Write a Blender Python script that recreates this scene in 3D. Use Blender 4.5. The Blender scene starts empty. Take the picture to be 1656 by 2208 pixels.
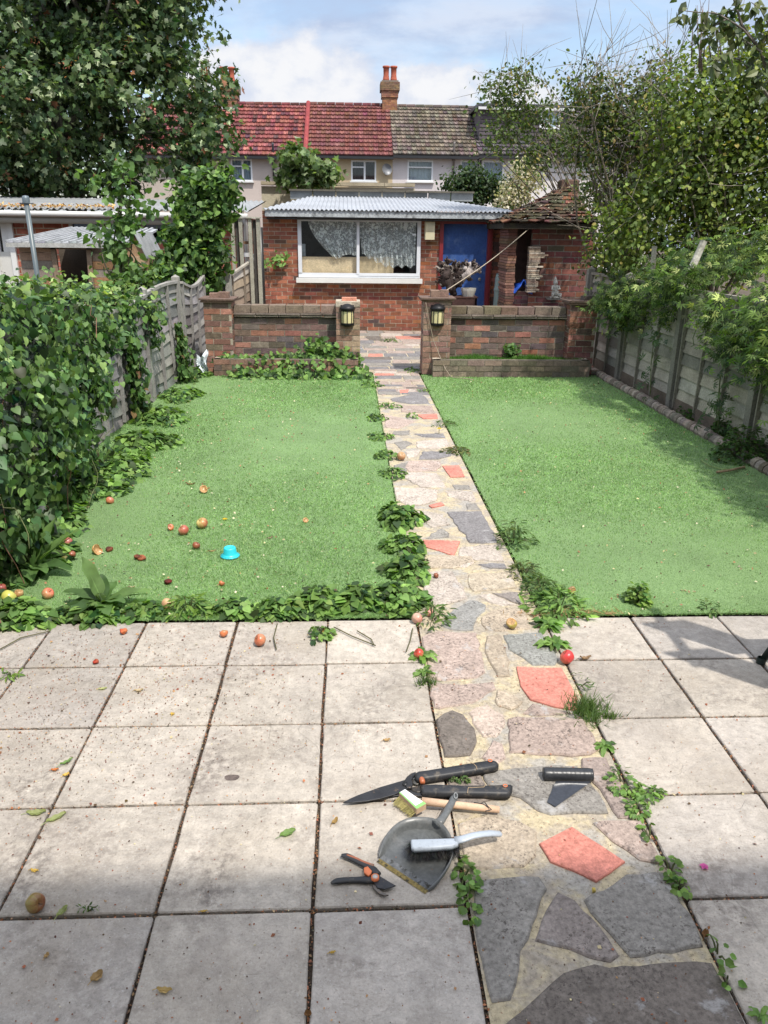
import bpy, math, random
import numpy as np
from math import sin, cos, pi, radians, sqrt, atan2
random.seed(7); rng = np.random.default_rng(11)
SC = bpy.context.scene
COL = SC.collection
# ------------------------------------------------------------------ camera
F = 1662.0; PITCH = radians(19.95); YAW = radians(2.77); ROLL = radians(.68); CH = 1.84
cam = bpy.data.cameras.new('camera'); camo = bpy.data.objects.new('camera', cam); COL.objects.link(camo)
def RZ(a): c, s = cos(a), sin(a); return np.array([[c, -s, 0], [s, c, 0], [0, 0, 1.]])
def RX(a): c, s = cos(a), sin(a); return np.array([[1., 0, 0], [0, c, -s], [0, s, c]])
RC = RZ(-YAW) @ RX(pi/2-PITCH) @ RZ(ROLL)
import mathutils
M4 = mathutils.Matrix([list(RC[i])+[[0, 0, CH][i]] for i in range(3)]+[[0, 0, 0, 1]])
camo.matrix_world = M4
cam.sensor_fit = 'VERTICAL'; cam.sensor_height = 36; cam.lens = F/2208*36
cam.clip_start = .05; cam.clip_end = 2000
SC.camera = camo
# ------------------------------------------------------------------ sun, sky, exposure
SUNV = np.array([.30, -.50, 1.0]); SUNV /= np.linalg.norm(SUNV)
sun = bpy.data.lights.new('sun', 'SUN'); suno = bpy.data.objects.new('sun', sun); COL.objects.link(suno)
sun.energy = 3.55; sun.angle = radians(1.3); sun.color = (1, .95, .87)
suno.rotation_euler = mathutils.Vector(-SUNV).to_track_quat('-Z', 'Y').to_euler()
W = bpy.data.worlds.new('World'); SC.world = W; W.use_nodes = True
SC.view_settings.view_transform = 'Standard'; SC.view_settings.look = 'None'
SC.view_settings.exposure = .5; SC.view_settings.gamma = 1
def world():
    nt = W.node_tree; n = nt.nodes; l = nt.links; n.clear()
    out = n.new('ShaderNodeOutputWorld'); bg = n.new('ShaderNodeBackground'); bg.inputs[1].default_value = .15
    sky = n.new('ShaderNodeTexSky'); sky.sky_type = 'NISHITA'; sky.sun_disc = False
    sky.sun_elevation = math.asin(SUNV[2]); sky.sun_rotation = atan2(SUNV[0], SUNV[1])
    sky.air_density = 1.2; sky.dust_density = 1.2; sky.ozone_density = 2
    tc = n.new('ShaderNodeTexCoord'); sep = n.new('ShaderNodeSeparateXYZ'); l.new(tc.outputs['Generated'], sep.inputs[0])
    def mth(op, a, b=None, c=None, clamp=False):
        m = n.new('ShaderNodeMath'); m.operation = op; m.use_clamp = clamp
        for i, v in enumerate((a, b, c)):
            if v is None: continue
            if isinstance(v, (int, float)): m.inputs[i].default_value = v
            else: l.new(v, m.inputs[i])
        return m.outputs[0]
    def noise(vec, scale, det=8, rough=.55, dist=0.):
        t = n.new('ShaderNodeTexNoise'); t.inputs['Scale'].default_value = scale; t.inputs['Detail'].default_value = det
        t.inputs['Roughness'].default_value = rough; t.inputs['Distortion'].default_value = dist; l.new(vec, t.inputs['Vector']); return t.outputs['Fac']
    def ramp(v, a, b, lo=0., hi=1.):
        m = n.new('ShaderNodeMapRange'); m.interpolation_type = 'SMOOTHSTEP'; l.new(v, m.inputs[0])
        for i, x in enumerate((a, b, lo, hi)): m.inputs[i+1].default_value = x
        return m.outputs[0]
    X, Y, Z = sep.outputs
    zz = mth('MAXIMUM', Z, .0); den = mth('ADD', zz, .16)
    cx = mth('DIVIDE', X, den); cy = mth('DIVIDE', Y, den)
    cv = n.new('ShaderNodeCombineXYZ'); l.new(cx, cv.inputs[0]); l.new(cy, cv.inputs[1])
    f1 = noise(cv.outputs[0], 1.1, 10, .58, .3)
    thin = ramp(f1, .34, .62, .18, .92)
    shade = noise(cv.outputs[0], 2.3, 8, .6, .2)
    # cumulus low over the roofs
    cv2 = n.new('ShaderNodeCombineXYZ'); l.new(X, cv2.inputs[0]); l.new(mth('MULTIPLY', Z, 1.5), cv2.inputs[2]); l.new(mth('MULTIPLY', Y, .4), cv2.inputs[1])
    f2 = noise(cv2.outputs[0], 9, 10, .56, .15)
    def blob(x0, z0, wx, wz):
        a = mth('DIVIDE', mth('SUBTRACT', X, x0), wx); b = mth('DIVIDE', mth('SUBTRACT', Z, z0), wz)
        return mth('SUBTRACT', 1., mth('SQRT', mth('ADD', mth('MULTIPLY', a, a), mth('MULTIPLY', b, b))))
    bl = blob(-.07, .15, .11, .055)
    for args in ((.005, .155, .055, .045), (.09, .15, .07, .045), (.20, .145, .05, .03), (-.16, .15, .06, .035)): bl = mth('MAXIMUM', bl, blob(*args))
    dens = mth('ADD', mth('MULTIPLY', bl, .55), mth('MULTIPLY', mth('SUBTRACT', f2, .5), 1.9))
    cum = ramp(dens, -.02, .22)
    f3 = noise(cv2.outputs[0], 20, 6, .6)
    def mix(f, a, b):
        m = n.new('ShaderNodeMix'); m.data_type = 'RGBA'; l.new(f, m.inputs[0]) if not isinstance(f, float) else None
        for i, v in ((6, a), (7, b)):
            if isinstance(v, tuple): m.inputs[i].default_value = v+(1,)
            else: l.new(v, m.inputs[i])
        return m.outputs[2]
    k = 1/.15
    c_lo = (.35*k, .41*k, .55*k); c_hi = (.51*k, .56*k, .66*k)
    cl = mix(ramp(shade, .38, .62), c_lo, c_hi)
    base = mix(thin, sky.outputs[0], cl)
    ccol = mix(ramp(mth('ADD', f3, mth('MULTIPLY', dens, .25)), .38, .72), (.50*k, .54*k, .63*k), (.66*k, .665*k, .685*k))
    fin = mix(cum, base, ccol)
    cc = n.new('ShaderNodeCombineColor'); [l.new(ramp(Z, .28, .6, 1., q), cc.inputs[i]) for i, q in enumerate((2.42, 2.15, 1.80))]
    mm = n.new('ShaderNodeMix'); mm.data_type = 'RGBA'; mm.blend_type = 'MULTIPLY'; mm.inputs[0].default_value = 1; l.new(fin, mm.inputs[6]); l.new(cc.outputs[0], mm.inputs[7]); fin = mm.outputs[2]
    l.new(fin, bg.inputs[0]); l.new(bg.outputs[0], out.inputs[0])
world()

# ------------------------------------------------------------------ pixel -> place helpers (photo survey)
def ray(x, y): return RC @ np.array([(x-828)/F, -(y-1104)/F, -1.])
def G(x, y, z=0.):
    d = ray(x, y); t = (z-CH)/d[2]; p = d*t; return np.array([p[0], p[1], z])
def D(x, y, Y):
    d = ray(x, y); t = Y/d[1]; p = d*t; return np.array([p[0], Y, CH+p[2]])
def Z9(p): return (860+p[0]/2.0804, 1320+p[1]/2.0804)
def Z5(p): return (700+p[0]/2.671, 1200+p[1]/2.671)
def Z4(p): return (760+p[0]/4.088, 700+p[1]/4.088)
def Z6(p): return (700+p[0]/2.509, 1600+p[1]/2.509)

# ------------------------------------------------------------------ materials
MATS = {}
def nodes(name):
    m = bpy.data.materials.new(name); m.use_nodes = True; nt = m.node_tree; nt.nodes.clear()
    out = nt.nodes.new('ShaderNodeOutputMaterial'); b = nt.nodes.new('ShaderNodeBsdfPrincipled'); nt.links.new(b.outputs[0], out.inputs[0])
    return m, nt, b, out
class NT:
    def __init__(s, nt): s.nt = nt; s.n = nt.nodes; s.l = nt.links; s.tc = s.n.new('ShaderNodeTexCoord')
    def put(s, sock, v):
        if isinstance(v, (int, float)): sock.default_value = v
        elif isinstance(v, tuple): sock.default_value = v+(1,) if len(v) == 3 and sock.type == 'RGBA' else v
        else: s.l.new(v, sock)
    def noise(s, scale, det=5, rough=.55, dist=0., vec=None, w=(1, 1, 1)):
        v = vec if vec is not None else s.tc.outputs['Object']
        if w != (1, 1, 1):
            mp = s.n.new('ShaderNodeMapping'); mp.inputs['Scale'].default_value = w; s.l.new(v, mp.inputs[0]); v = mp.outputs[0]
        t = s.n.new('ShaderNodeTexNoise'); t.inputs['Scale'].default_value = scale; t.inputs['Detail'].default_value = det
        t.inputs['Roughness'].default_value = rough; t.inputs['Distortion'].default_value = dist; s.l.new(v, t.inputs['Vector'])
        return t.outputs['Fac']
    def voro(s, scale, feature='F1', vec=None, rnd=1.):
        t = s.n.new('ShaderNodeTexVoronoi'); t.feature = feature; t.inputs['Scale'].default_value = scale; t.inputs['Randomness'].default_value = rnd
        s.l.new(vec if vec is not None else s.tc.outputs['Object'], t.inputs['Vector']); return t.outputs['Distance']
    def ramp(s, v, a, b, lo=0., hi=1.):
        m = s.n.new('ShaderNodeMapRange'); s.l.new(v, m.inputs[0])
        for i, x in enumerate((a, b, lo, hi)): m.inputs[i+1].default_value = x
        return m.outputs[0]
    def math(s, op, a, b=0.):
        m = s.n.new('ShaderNodeMath'); m.operation = op; s.put(m.inputs[0], a); s.put(m.inputs[1], b); return m.outputs[0]
    def mix(s, f, a, b, blend='MIX'):
        m = s.n.new('ShaderNodeMix'); m.data_type = 'RGBA'; m.blend_type = blend
        s.put(m.inputs[0], f); s.put(m.inputs[6], a); s.put(m.inputs[7], b); return m.outputs[2]
    def attr(s, name='col'):
        a = s.n.new('ShaderNodeAttribute'); a.attribute_name = name; return a.outputs['Color']
    def scale(s, c, f):   # colour * scalar
        cc = s.n.new('ShaderNodeCombineColor'); [s.put(cc.inputs[i], f) for i in range(3)]
        return s.mix(1., c, cc.outputs[0], 'MULTIPLY')
    def bump(s, h, strength, dist, normal=None):
        b = s.n.new('ShaderNodeBump'); b.inputs['Strength'].default_value = strength; b.inputs['Distance'].default_value = dist
        s.l.new(h, b.inputs['Height'])
        if normal is not None: s.l.new(normal, b.inputs['Normal'])
        return b.outputs[0]
    def warp(s, amt, scale):
        t = s.n.new('ShaderNodeTexNoise'); t.inputs['Scale'].default_value = scale; s.l.new(s.tc.outputs['Object'], t.inputs['Vector'])
        m = s.n.new('ShaderNodeVectorMath'); m.operation = 'MULTIPLY_ADD'; s.l.new(t.outputs['Color'], m.inputs[0])
        m.inputs[1].default_value = (amt,)*3; s.l.new(s.tc.outputs['Object'], m.inputs[2]); return m.outputs[0]
def vmat(name, rough=.8, var=.35, vs=20., fine=.2, fs=120., bump=.3, bd=.004, spec=.3, col=None, dirt=None, metal=0., bs=None, coat=0.):
    """base colour from the 'col' attribute (or col) times two noises; optional dirt=(colour, scale, lo, hi)"""
    if name in MATS: return MATS[name]
    m, nt, b, out = nodes(name); t = NT(nt)
    c = t.attr() if col is None else col
    n1 = t.ramp(t.noise(vs, 6, .6), .3, .7, 1-var, 1+var); n2 = t.ramp(t.noise(fs, 4, .6), .3, .7, 1-fine, 1+fine)
    c = t.scale(c, t.math('MULTIPLY', n1, n2))
    if dirt: c = t.mix(t.ramp(t.noise(dirt[1], 8, .62, .2), dirt[2], dirt[3]), c, dirt[0])
    t.put(b.inputs['Base Color'], c); b.inputs['Roughness'].default_value = rough; b.inputs['Specular IOR Level'].default_value = spec
    b.inputs['Metallic'].default_value = metal; b.inputs['Coat Weight'].default_value = coat
    if bump: t.put(b.inputs['Normal'], t.bump(t.noise(bs or fs*.6, 6, .6), bump, bd))
    MATS[name] = m; return m
def leafmat(name, trans=.35, rough=.45, spec=.4, var=.3):
    if name in MATS: return MATS[name]
    m, nt, b, out = nodes(name); t = NT(nt)
    c = t.scale(t.attr(), t.ramp(t.noise(9, 3), .3, .7, 1-var, 1+var))
    t.put(b.inputs['Base Color'], c); b.inputs['Roughness'].default_value = rough; b.inputs['Specular IOR Level'].default_value = spec
    tr = nt.nodes.new('ShaderNodeBsdfTranslucent'); t.put(tr.inputs[0], t.mix(1., c, (1.25, 1.35, .5), 'MULTIPLY'))
    mx = nt.nodes.new('ShaderNodeMixShader'); mx.inputs[0].default_value = trans
    nt.links.new(b.outputs[0], mx.inputs[1]); nt.links.new(tr.outputs[0], mx.inputs[2]); nt.links.new(mx.outputs[0], out.inputs[0])
    MATS[name] = m; return m
def slabmat():
    m, nt, b, out = nodes('riven_slab'); t = NT(nt)
    wv = t.warp(.12, 3.)
    c = t.attr()
    c = t.scale(c, t.ramp(t.noise(3.2, 7, .62, .8), .3, .7, .80, 1.14))
    c = t.scale(c, t.ramp(t.noise(26, 6, .65), .32, .68, .80, 1.16)); c = t.scale(c, t.ramp(t.noise(130, 4, .7), .3, .7, .86, 1.13))
    c = t.mix(t.ramp(t.noise(1.3, 5, .6, .5), .50, .66, 0., .4), c, (.34, .30, .27))
    c = t.mix(t.ramp(t.noise(2.1, 6, .6, .5), .50, .72, 0., .5), c, (.29, .245, .19))
    # fine riven creases
    cr = t.voro(5.5, 'DISTANCE_TO_EDGE', t.warp(.5, 2.6))
    crm = t.math('MULTIPLY', t.ramp(cr, 0., .018, 1., 0.), t.ramp(t.noise(2.7, 4), .5, .62))
    c = t.mix(t.math('MULTIPLY', crm, .22), c, (.16, .14, .12))
    # dark grit and pale quartz flecks
    g = t.ramp(t.noise(85, 5, .75), .56, .68, 0., .55); c = t.mix(g, c, (.14, .12, .10))
    st = t.math('MULTIPLY', t.ramp(t.noise(1.7, 6, .65, .8), .50, .64), t.ramp(t.noise(30, 5, .7), .42, .6)); c = t.mix(t.math('MULTIPLY', st, .8), c, (.17, .145, .125))
    lin = t.ramp(t.noise(7, 7, .6, 2.2, None, (1, 4.5, 1)), .60, .66, 0., .35); c = t.mix(t.math('MULTIPLY', lin, t.ramp(t.noise(1.1, 3), .48, .6)), c, (.16, .14, .12))
    q = t.ramp(t.noise(95, 4, .75, 0, None, (1.1, .9, 1)), .60, .70, 0., .5); c = t.mix(q, c, (.62, .6, .57))
    t.put(b.inputs['Base Color'], c); b.inputs['Roughness'].default_value = .82; b.inputs['Specular IOR Level'].default_value = .25
    h = t.math('ADD', t.math('MULTIPLY', t.noise(4.5, 9, .62, 1.4), 1.), t.math('MULTIPLY', t.noise(60, 6, .7), .22))
    h = t.math('SUBTRACT', h, t.math('MULTIPLY', crm, .10))
    t.put(b.inputs['Normal'], t.bump(h, .75, .026))
    return m
def stonemat():
    m, nt, b, out = nodes('path_stone'); t = NT(nt)
    c = t.attr()
    c = t.scale(c, t.ramp(t.noise(9, 7, .65, .6), .3, .7, .78, 1.2))
    c = t.scale(c, t.ramp(t.noise(62, 6, .78), .3, .7, .58, 1.4))
    mask = t.ramp(t.noise(5, 4, .6), .42, .62)
    g = t.math('MULTIPLY', t.ramp(t.noise(75, 5, .8), .53, .60), t.math('ADD', t.math('MULTIPLY', mask, .7), .22))
    rt = t.attr('tile')
    g = t.math('MULTIPLY', g, t.ramp(rt, 0., 1., 1., .25))
    c = t.mix(g, c, (.055, .045, .04))
    li = t.math('MULTIPLY', t.ramp(t.noise(7, 6, .7, .3), .59, .66, 0., .6), t.ramp(rt, 0., 1., 1., 0.))
    c = t.mix(li, c, (.42, .41, .40))
    t.put(b.inputs['Base Color'], c); b.inputs['Roughness'].default_value = .9; b.inputs['Specular IOR Level'].default_value = .2
    t.put(b.inputs['Normal'], t.bump(t.math('ADD', t.noise(120, 5, .7), t.noise(14, 5, .6)), .45, .006))
    return m
def mortarmat():
    m, nt, b, out = nodes('sandy_mortar'); t = NT(nt)
    f = t.ramp(t.noise(9, 7, .68, .5), .44, .56)
    c = t.mix(f, (.36, .31, .245), (.47, .395, .26))
    c = t.mix(t.ramp(t.noise(4., 5, .6), .52, .60, 0., .85), c, (.34, .32, .29))
    c = t.scale(c, t.ramp(t.noise(60, 5, .75), .3, .7, .66, 1.3))
    c = t.mix(t.ramp(t.noise(75, 4, .8), .57, .64, 0., .7), c, (.12, .095, .06))
    t.put(b.inputs['Base Color'], c); b.inputs['Roughness'].default_value = .95
    t.put(b.inputs['Normal'], t.bump(t.noise(90, 6, .75), .6, .008)); return m
def turfmat():
    m, nt, b, out = nodes('turf_backing'); t = NT(nt)
    c = t.mix(t.ramp(t.noise(160, 4, .7), .35, .65), (.09, .16, .055), (.22, .34, .135))
    c = t.scale(c, t.ramp(t.noise(2.0, 4), .3, .7, .85, 1.12))
    t.put(b.inputs['Base Color'], c); b.inputs['Roughness'].default_value = .8
    t.put(b.inputs['Normal'], t.bump(t.noise(140, 4, .7), .7, .01)); return m
def soilmat():
    return vmat('soil', .95, .4, 3, .35, 60, .6, .01, col=(.085, .065, .045))
def glassmat(name='window_glass', tint=(.9, .93, .95)):
    if name in MATS: return MATS[name]
    m = bpy.data.materials.new(name); m.use_nodes = True; nt = m.node_tree; nt.nodes.clear()
    out = nt.nodes.new('ShaderNodeOutputMaterial'); tr = nt.nodes.new('ShaderNodeBsdfTransparent'); tr.inputs[0].default_value = tint+(1,)
    gl = nt.nodes.new('ShaderNodeBsdfGlossy'); gl.inputs[1].default_value = .02; fr = nt.nodes.new('ShaderNodeLayerWeight'); fr.inputs[0].default_value = .5; t = NT(nt); fac = t.math('ADD', t.math('MULTIPLY', t.math('POWER', fr.outputs['Facing'], 4.), .5), .035)
    mx = nt.nodes.new('ShaderNodeMixShader'); nt.links.new(fac, mx.inputs[0]); nt.links.new(tr.outputs[0], mx.inputs[1]); nt.links.new(gl.outputs[0], mx.inputs[2])
    nt.links.new(mx.outputs[0], out.inputs[0]); MATS[name] = m; return m
SLAB = slabmat(); STONE = stonemat(); MORTAR = mortarmat(); TURF = turfmat(); SOIL = soilmat()
BRICK = vmat('brick', .88, .30, 9, .22, 90, .5, .004)
OLDBRICK = vmat('weathered_brick', .92, .3, 12, .3, 80, .6, .005, dirt=((.05, .048, .035), 6, .55, .75))
TILE = vmat('roof_tile', .85, .22, 1.5, .2, 12, .3, .01)
WOOD = vmat('weathered_timber', .85, .25, 4, .25, 60, .4, .003)
PAINT = vmat('gloss_paint', .35, .05, 5, .03, 60, .05, .001, spec=.5)
METAL = vmat('grey_metal', .45, .15, 3, .1, 60, .1, .001, metal=.3)
PLASTIC = vmat('plastic', .38, .06, 8, .05, 100, .06, .0006, spec=.5)
RENDER = vmat('pebbledash', .95, .10, .8, .12, 26, .5, .01)
SHEET = vmat('corrugated_sheet', .55, .16, 1.4, .12, 30, .2, .002, dirt=((.12, .12, .12), 2.2, .58, .8))
BARK = vmat('bark', .9, .35, 5, .3, 40, .7, .01)
LEAF = leafmat('leaf', .4, .5, .3); GLOSSLEAF = leafmat('glossy_leaf', .3, .45, .32); PLASTGRASS = leafmat('plastic_grass', .3, .5, .35, .12)
SKINM = vmat('apple_skin', .33, .14, 60, .08, 300, .05, .0008, spec=.5)
DRY = leafmat('dry_leaf', .15, .7, .2)
STEEL = vmat('dark_steel', .42, .2, 30, .15, 200, .1, .0008, metal=.55, dirt=((.22, .15, .10), 40, .60, .75))

# ------------------------------------------------------------------ mesh builder
class MB:
    def __init__(s): s.v = []; s.f = []; s.c = []; s.n = 0; s.pc = []
    def add(s, V, Fc, col=(1, 1, 1)):
        V = np.asarray(V, float).reshape(-1, 3); s.v.append(V)
        for k, f in enumerate(Fc): s.f.append([i+s.n for i in f])
        if isinstance(col, tuple): s.c += [col]*len(Fc)
        else: s.c += [tuple(x) for x in col]
        s.n += len(V)
    def box(s, c, d, col=(1, 1, 1), rz=0., rx=0., ry=0., jit=0.):
        x, y, z = [a/2 for a in d]
        V = np.array([[i*x, j*y, k*z] for k in (-1, 1) for i, j in ((-1, -1), (1, -1), (1, 1), (-1, 1))])
        if jit: V += rng.normal(0, jit, V.shape)
        R = RZ(rz)
        if rx: R = R @ RX(rx)
        if ry: cy, sy = cos(ry), sin(ry); R = R @ np.array([[cy, 0, sy], [0, 1, 0], [-sy, 0, cy]])
        s.add(V @ R.T+np.array(c), [[0, 3, 2, 1], [4, 5, 6, 7], [0, 1, 5, 4], [1, 2, 6, 5], [2, 3, 7, 6], [3, 0, 4, 7]], col); return s
    def bar(s, a, b, w, h, col=(1, 1, 1)):
        a = np.array(a, float); b = np.array(b, float); d = b-a; L = np.linalg.norm(d); d /= L
        up = np.array([0, 0, 1.]) if abs(d[2]) < .95 else np.array([0, 1., 0]); sd = np.cross(d, up); sd /= np.linalg.norm(sd); u = np.cross(sd, d)
        V = [p+sd*i*w/2+u*j*h/2 for p in (a, b) for i, j in ((-1, -1), (1, -1), (1, 1), (-1, 1))]
        s.add(V, [[0, 1, 2, 3], [4, 7, 6, 5], [0, 4, 5, 1], [1, 5, 6, 2], [2, 6, 7, 3], [3, 7, 4, 0]], col); return s
    def tube(s, P, r, n=8, col=(1, 1, 1), cap=True):
        P = np.array(P, float); k = len(P); r = np.full(k, r) if np.isscalar(r) else np.array(r)
        V = []; T = np.gradient(P, axis=0); T /= np.linalg.norm(T, axis=1)[:, None]+1e-9
        ref = np.array([0, 0, 1.]) if abs(T[0][2]) < .9 else np.array([1., 0, 0])
        for i in range(k):
            a = np.cross(T[i], ref); a /= np.linalg.norm(a)+1e-9; b = np.cross(T[i], a); ref = np.cross(a, T[i])
            for j in range(n):
                t = 2*pi*j/n; V.append(P[i]+r[i]*(cos(t)*a+sin(t)*b))
        Fc = [[i*n+j, i*n+(j+1) % n, (i+1)*n+(j+1) % n, (i+1)*n+j] for i in range(k-1) for j in range(n)]
        if cap: Fc += [list(range(n))[::-1], [(k-1)*n+j for j in range(n)]]
        s.add(V, Fc, col); return s
    def lathe(s, prof, c=(0, 0, 0), n=24, col=(1, 1, 1), a0=0., a1=2*pi):
        full = abs(a1-a0-2*pi) < 1e-6; m = n if full else n+1
        V = [(c[0]+r*cos(a0+(a1-a0)*j/n), c[1]+r*sin(a0+(a1-a0)*j/n), c[2]+z) for r, z in prof for j in range(m)]
        Fc = []
        for i in range(len(prof)-1):
            for j in range(n):
                j2 = (j+1) % m if full else j+1
                Fc.append([i*m+j, i*m+j2, (i+1)*m+j2, (i+1)*m+j])
        s.add(V, Fc, col); return s
    def prism(s, P, z0, z1, col=(1, 1, 1), bev=0.):
        P = [np.array(p[:2], float) for p in P]
        ar = sum(P[i][0]*P[(i+1) % len(P)][1]-P[(i+1) % len(P)][0]*P[i][1] for i in range(len(P)))
        if ar < 0: P = P[::-1]
        n = len(P); rings = [(P, z0)]
        if bev:
            Q = []
            for i in range(n):
                a = P[i]-P[i-1]; b = P[(i+1) % n]-P[i]; a /= np.linalg.norm(a)+1e-9; b /= np.linalg.norm(b)+1e-9
                nn = np.array([-a[1]-b[1], a[0]+b[0]]); L = np.linalg.norm(nn); nn = nn/L if L > 1e-6 else np.array([-a[1], a[0]])
                Q.append(P[i]+nn*bev*min(1.5, 2/max(L, .8)))
            h = min(bev, abs(z1-z0)*.5); Q2 = [(p*.35+q*.65) for p, q in zip(P, Q)]
            rings += [(P, z1-h), (Q2, z1-h*.25), (Q, z1)]
        else: rings += [(P, z1)]
        V = [(p[0], p[1], z) for R_, z in rings for p in R_]
        Fc = [[k*n+i, k*n+(i+1) % n, (k+1)*n+(i+1) % n, (k+1)*n+i] for k in range(len(rings)-1) for i in range(n)]
        Fc += [[(len(rings)-1)*n+i for i in range(n)], list(range(n))[::-1]]
        s.add(V, Fc, col); return s
    def grid(s, fn, nu, nv, col=(1, 1, 1)):
        V = [fn(i/nu, j/nv) for j in range(nv+1) for i in range(nu+1)]
        s.add(V, [[j*(nu+1)+i, j*(nu+1)+i+1, (j+1)*(nu+1)+i+1, (j+1)*(nu+1)+i] for j in range(nv) for i in range(nu)], col); return s
    def leaf(s, base, d, L, w, droop=.4, col=(.1, .2, .05), nu=8, fold=.25, up=(0, 0, 1), wav=0., ph=0.):
        """one long modelled leaf: base point, direction, length, half width"""
        d = np.array(d, float); d /= np.linalg.norm(d); up = np.array(up, float); sd = np.cross(d, up); sd /= np.linalg.norm(sd)+1e-9; nn = np.cross(sd, d)
        V = []
        for i in range(nu+1):
            t = i/nu; ww = w*(sin(pi*min(1, t*.92+.05))**.75)*(1-.25*t)
            c = np.array(base)+d*L*t*(1-.12*droop*t)+np.array([0, 0, -1.])*droop*L*t*t*.6
            q = wav*w*sin(ph+t*13)
            for k in (-1, -.5, 0, .5, 1): V.append(c+sd*ww*k+nn*(abs(k)*ww*fold+q*k*abs(k)))
        Fc = [[i*5+j, i*5+j+1, (i+1)*5+j+1, (i+1)*5+j] for i in range(nu) for j in range(4)]
        s.add(V, Fc, col); return s
def mesh_of(name, V, Fc, C, mat, smooth=False):
    me = bpy.data.meshes.new(name); me.from_pydata([tuple(v) for v in V] if not isinstance(V, np.ndarray) else V.tolist(), [], Fc)
    at = me.attributes.new('col', 'FLOAT_COLOR', 'FACE'); a = np.ones((len(Fc), 4), np.float32); a[:, :3] = np.array(C, np.float32).reshape(-1, 3); at.data.foreach_set('color', a.ravel())
    me.materials.append(mat)
    if smooth: me.polygons.foreach_set('use_smooth', [True]*len(Fc))
    me.update(); return me
def tag(o, label=None, cat=None, group=None, kind=None):
    if label: o['label'] = label
    if cat: o['category'] = cat
    if group: o['group'] = group
    if kind: o['kind'] = kind
    return o
def wloc(o):
    p = np.zeros(3)
    while o is not None: p = p+np.array(o.location); o = o.parent
    return p
def obj(name, mb, mat, parent=None, smooth=False, label=None):
    V = np.concatenate(mb.v); 
    if parent is not None: V = V-wloc(parent)
    o = bpy.data.objects.new(name, mesh_of(name, V, mb.f, mb.c, mat, smooth)); COL.objects.link(o)
    if parent is not None: o.parent = parent
    if label: o['label'] = label
    return o
def thing(name, label, cat, loc=(0, 0, 0), group=None):
    o = bpy.data.objects.new(name, None); COL.objects.link(o); o.location = tuple(float(x) for x in loc); o.empty_display_size = .1
    return tag(o, label, cat, group)
def struct(name, mb, mat, smooth=False): return tag(obj(name, mb, mat, None, smooth), kind='structure')

# ------------------------------------------------------------------ leaf clouds
def T_heart():
    V = np.array([[0, 0, 0], [-.12, .28, .05], [.12, .50, .09], [.48, .42, .06], [1, 0, -.14], [.48, -.42, .06], [.12, -.50, .09], [-.12, -.28, .05], [.5, 0, -.02]])
    return V, np.array([[0, 8, 2, 1], [8, 4, 3, 2], [0, 7, 6, 8], [8, 6, 5, 4]])
def T_maple():
    a = [(0, 0), (.02, .22), (.12, .50), (.27, .30), (.58, .56), (.52, .26), (1.0, 0), (.52, -.26), (.58, -.56), (.27, -.30), (.12, -.50), (.02, -.22)]
    V = np.array([(x, y, .12*abs(y)-.10*x*x) for x, y in a]); V = np.concatenate([V, [[.3, 0, 0.]]]); c = 12
    return V, np.array([[c, 1, 2, 3], [c, 3, 4, 5], [c, 5, 6, 7], [c, 7, 8, 9], [c, 9, 10, 11], [c, 11, 0, 1]])
def T_oval(w=.26):
    V = np.array([[0, 0, 0], [.3, w, .05], [.7, w*.85, .02], [1, 0, -.12], [.7, -w*.85, .02], [.3, -w, .05], [.5, 0, -.02]])
    return V, np.array([[0, 6, 2, 1], [6, 3, 2, 2], [0, 5, 4, 6], [6, 4, 3, 3]])
def T_quad(w=.3):
    V = np.array([[0, 0, 0], [.45, w, .07], [1, 0, -.06], [.45, -w, .07]]); return V, np.array([[0, 3, 2, 1]])
def T_finger():
    V = []; Fc = []
    for k, a in enumerate((-1.25, -.65, 0, .65, 1.25)):
        L = (.7, .92, 1, .92, .7)[k]; c, s = cos(a), sin(a); n = len(V)
        for x, y, z in ((0, 0, 0), (.5*L, .10, .02), (L, 0, -.12), (.5*L, -.10, .02)): V.append((x*c-y*s, x*s+y*c, z))
        Fc.append([n, n+3, n+2, n+1])
    return np.array(V), np.array(Fc)
def T_blade():
    return np.array([[0, .5, 0], [0, -.5, 0], [1, 0, .0]]), np.array([[0, 1, 2]])
def unit(a): return a/(np.linalg.norm(a, axis=1)[:, None]+1e-9)
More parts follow.
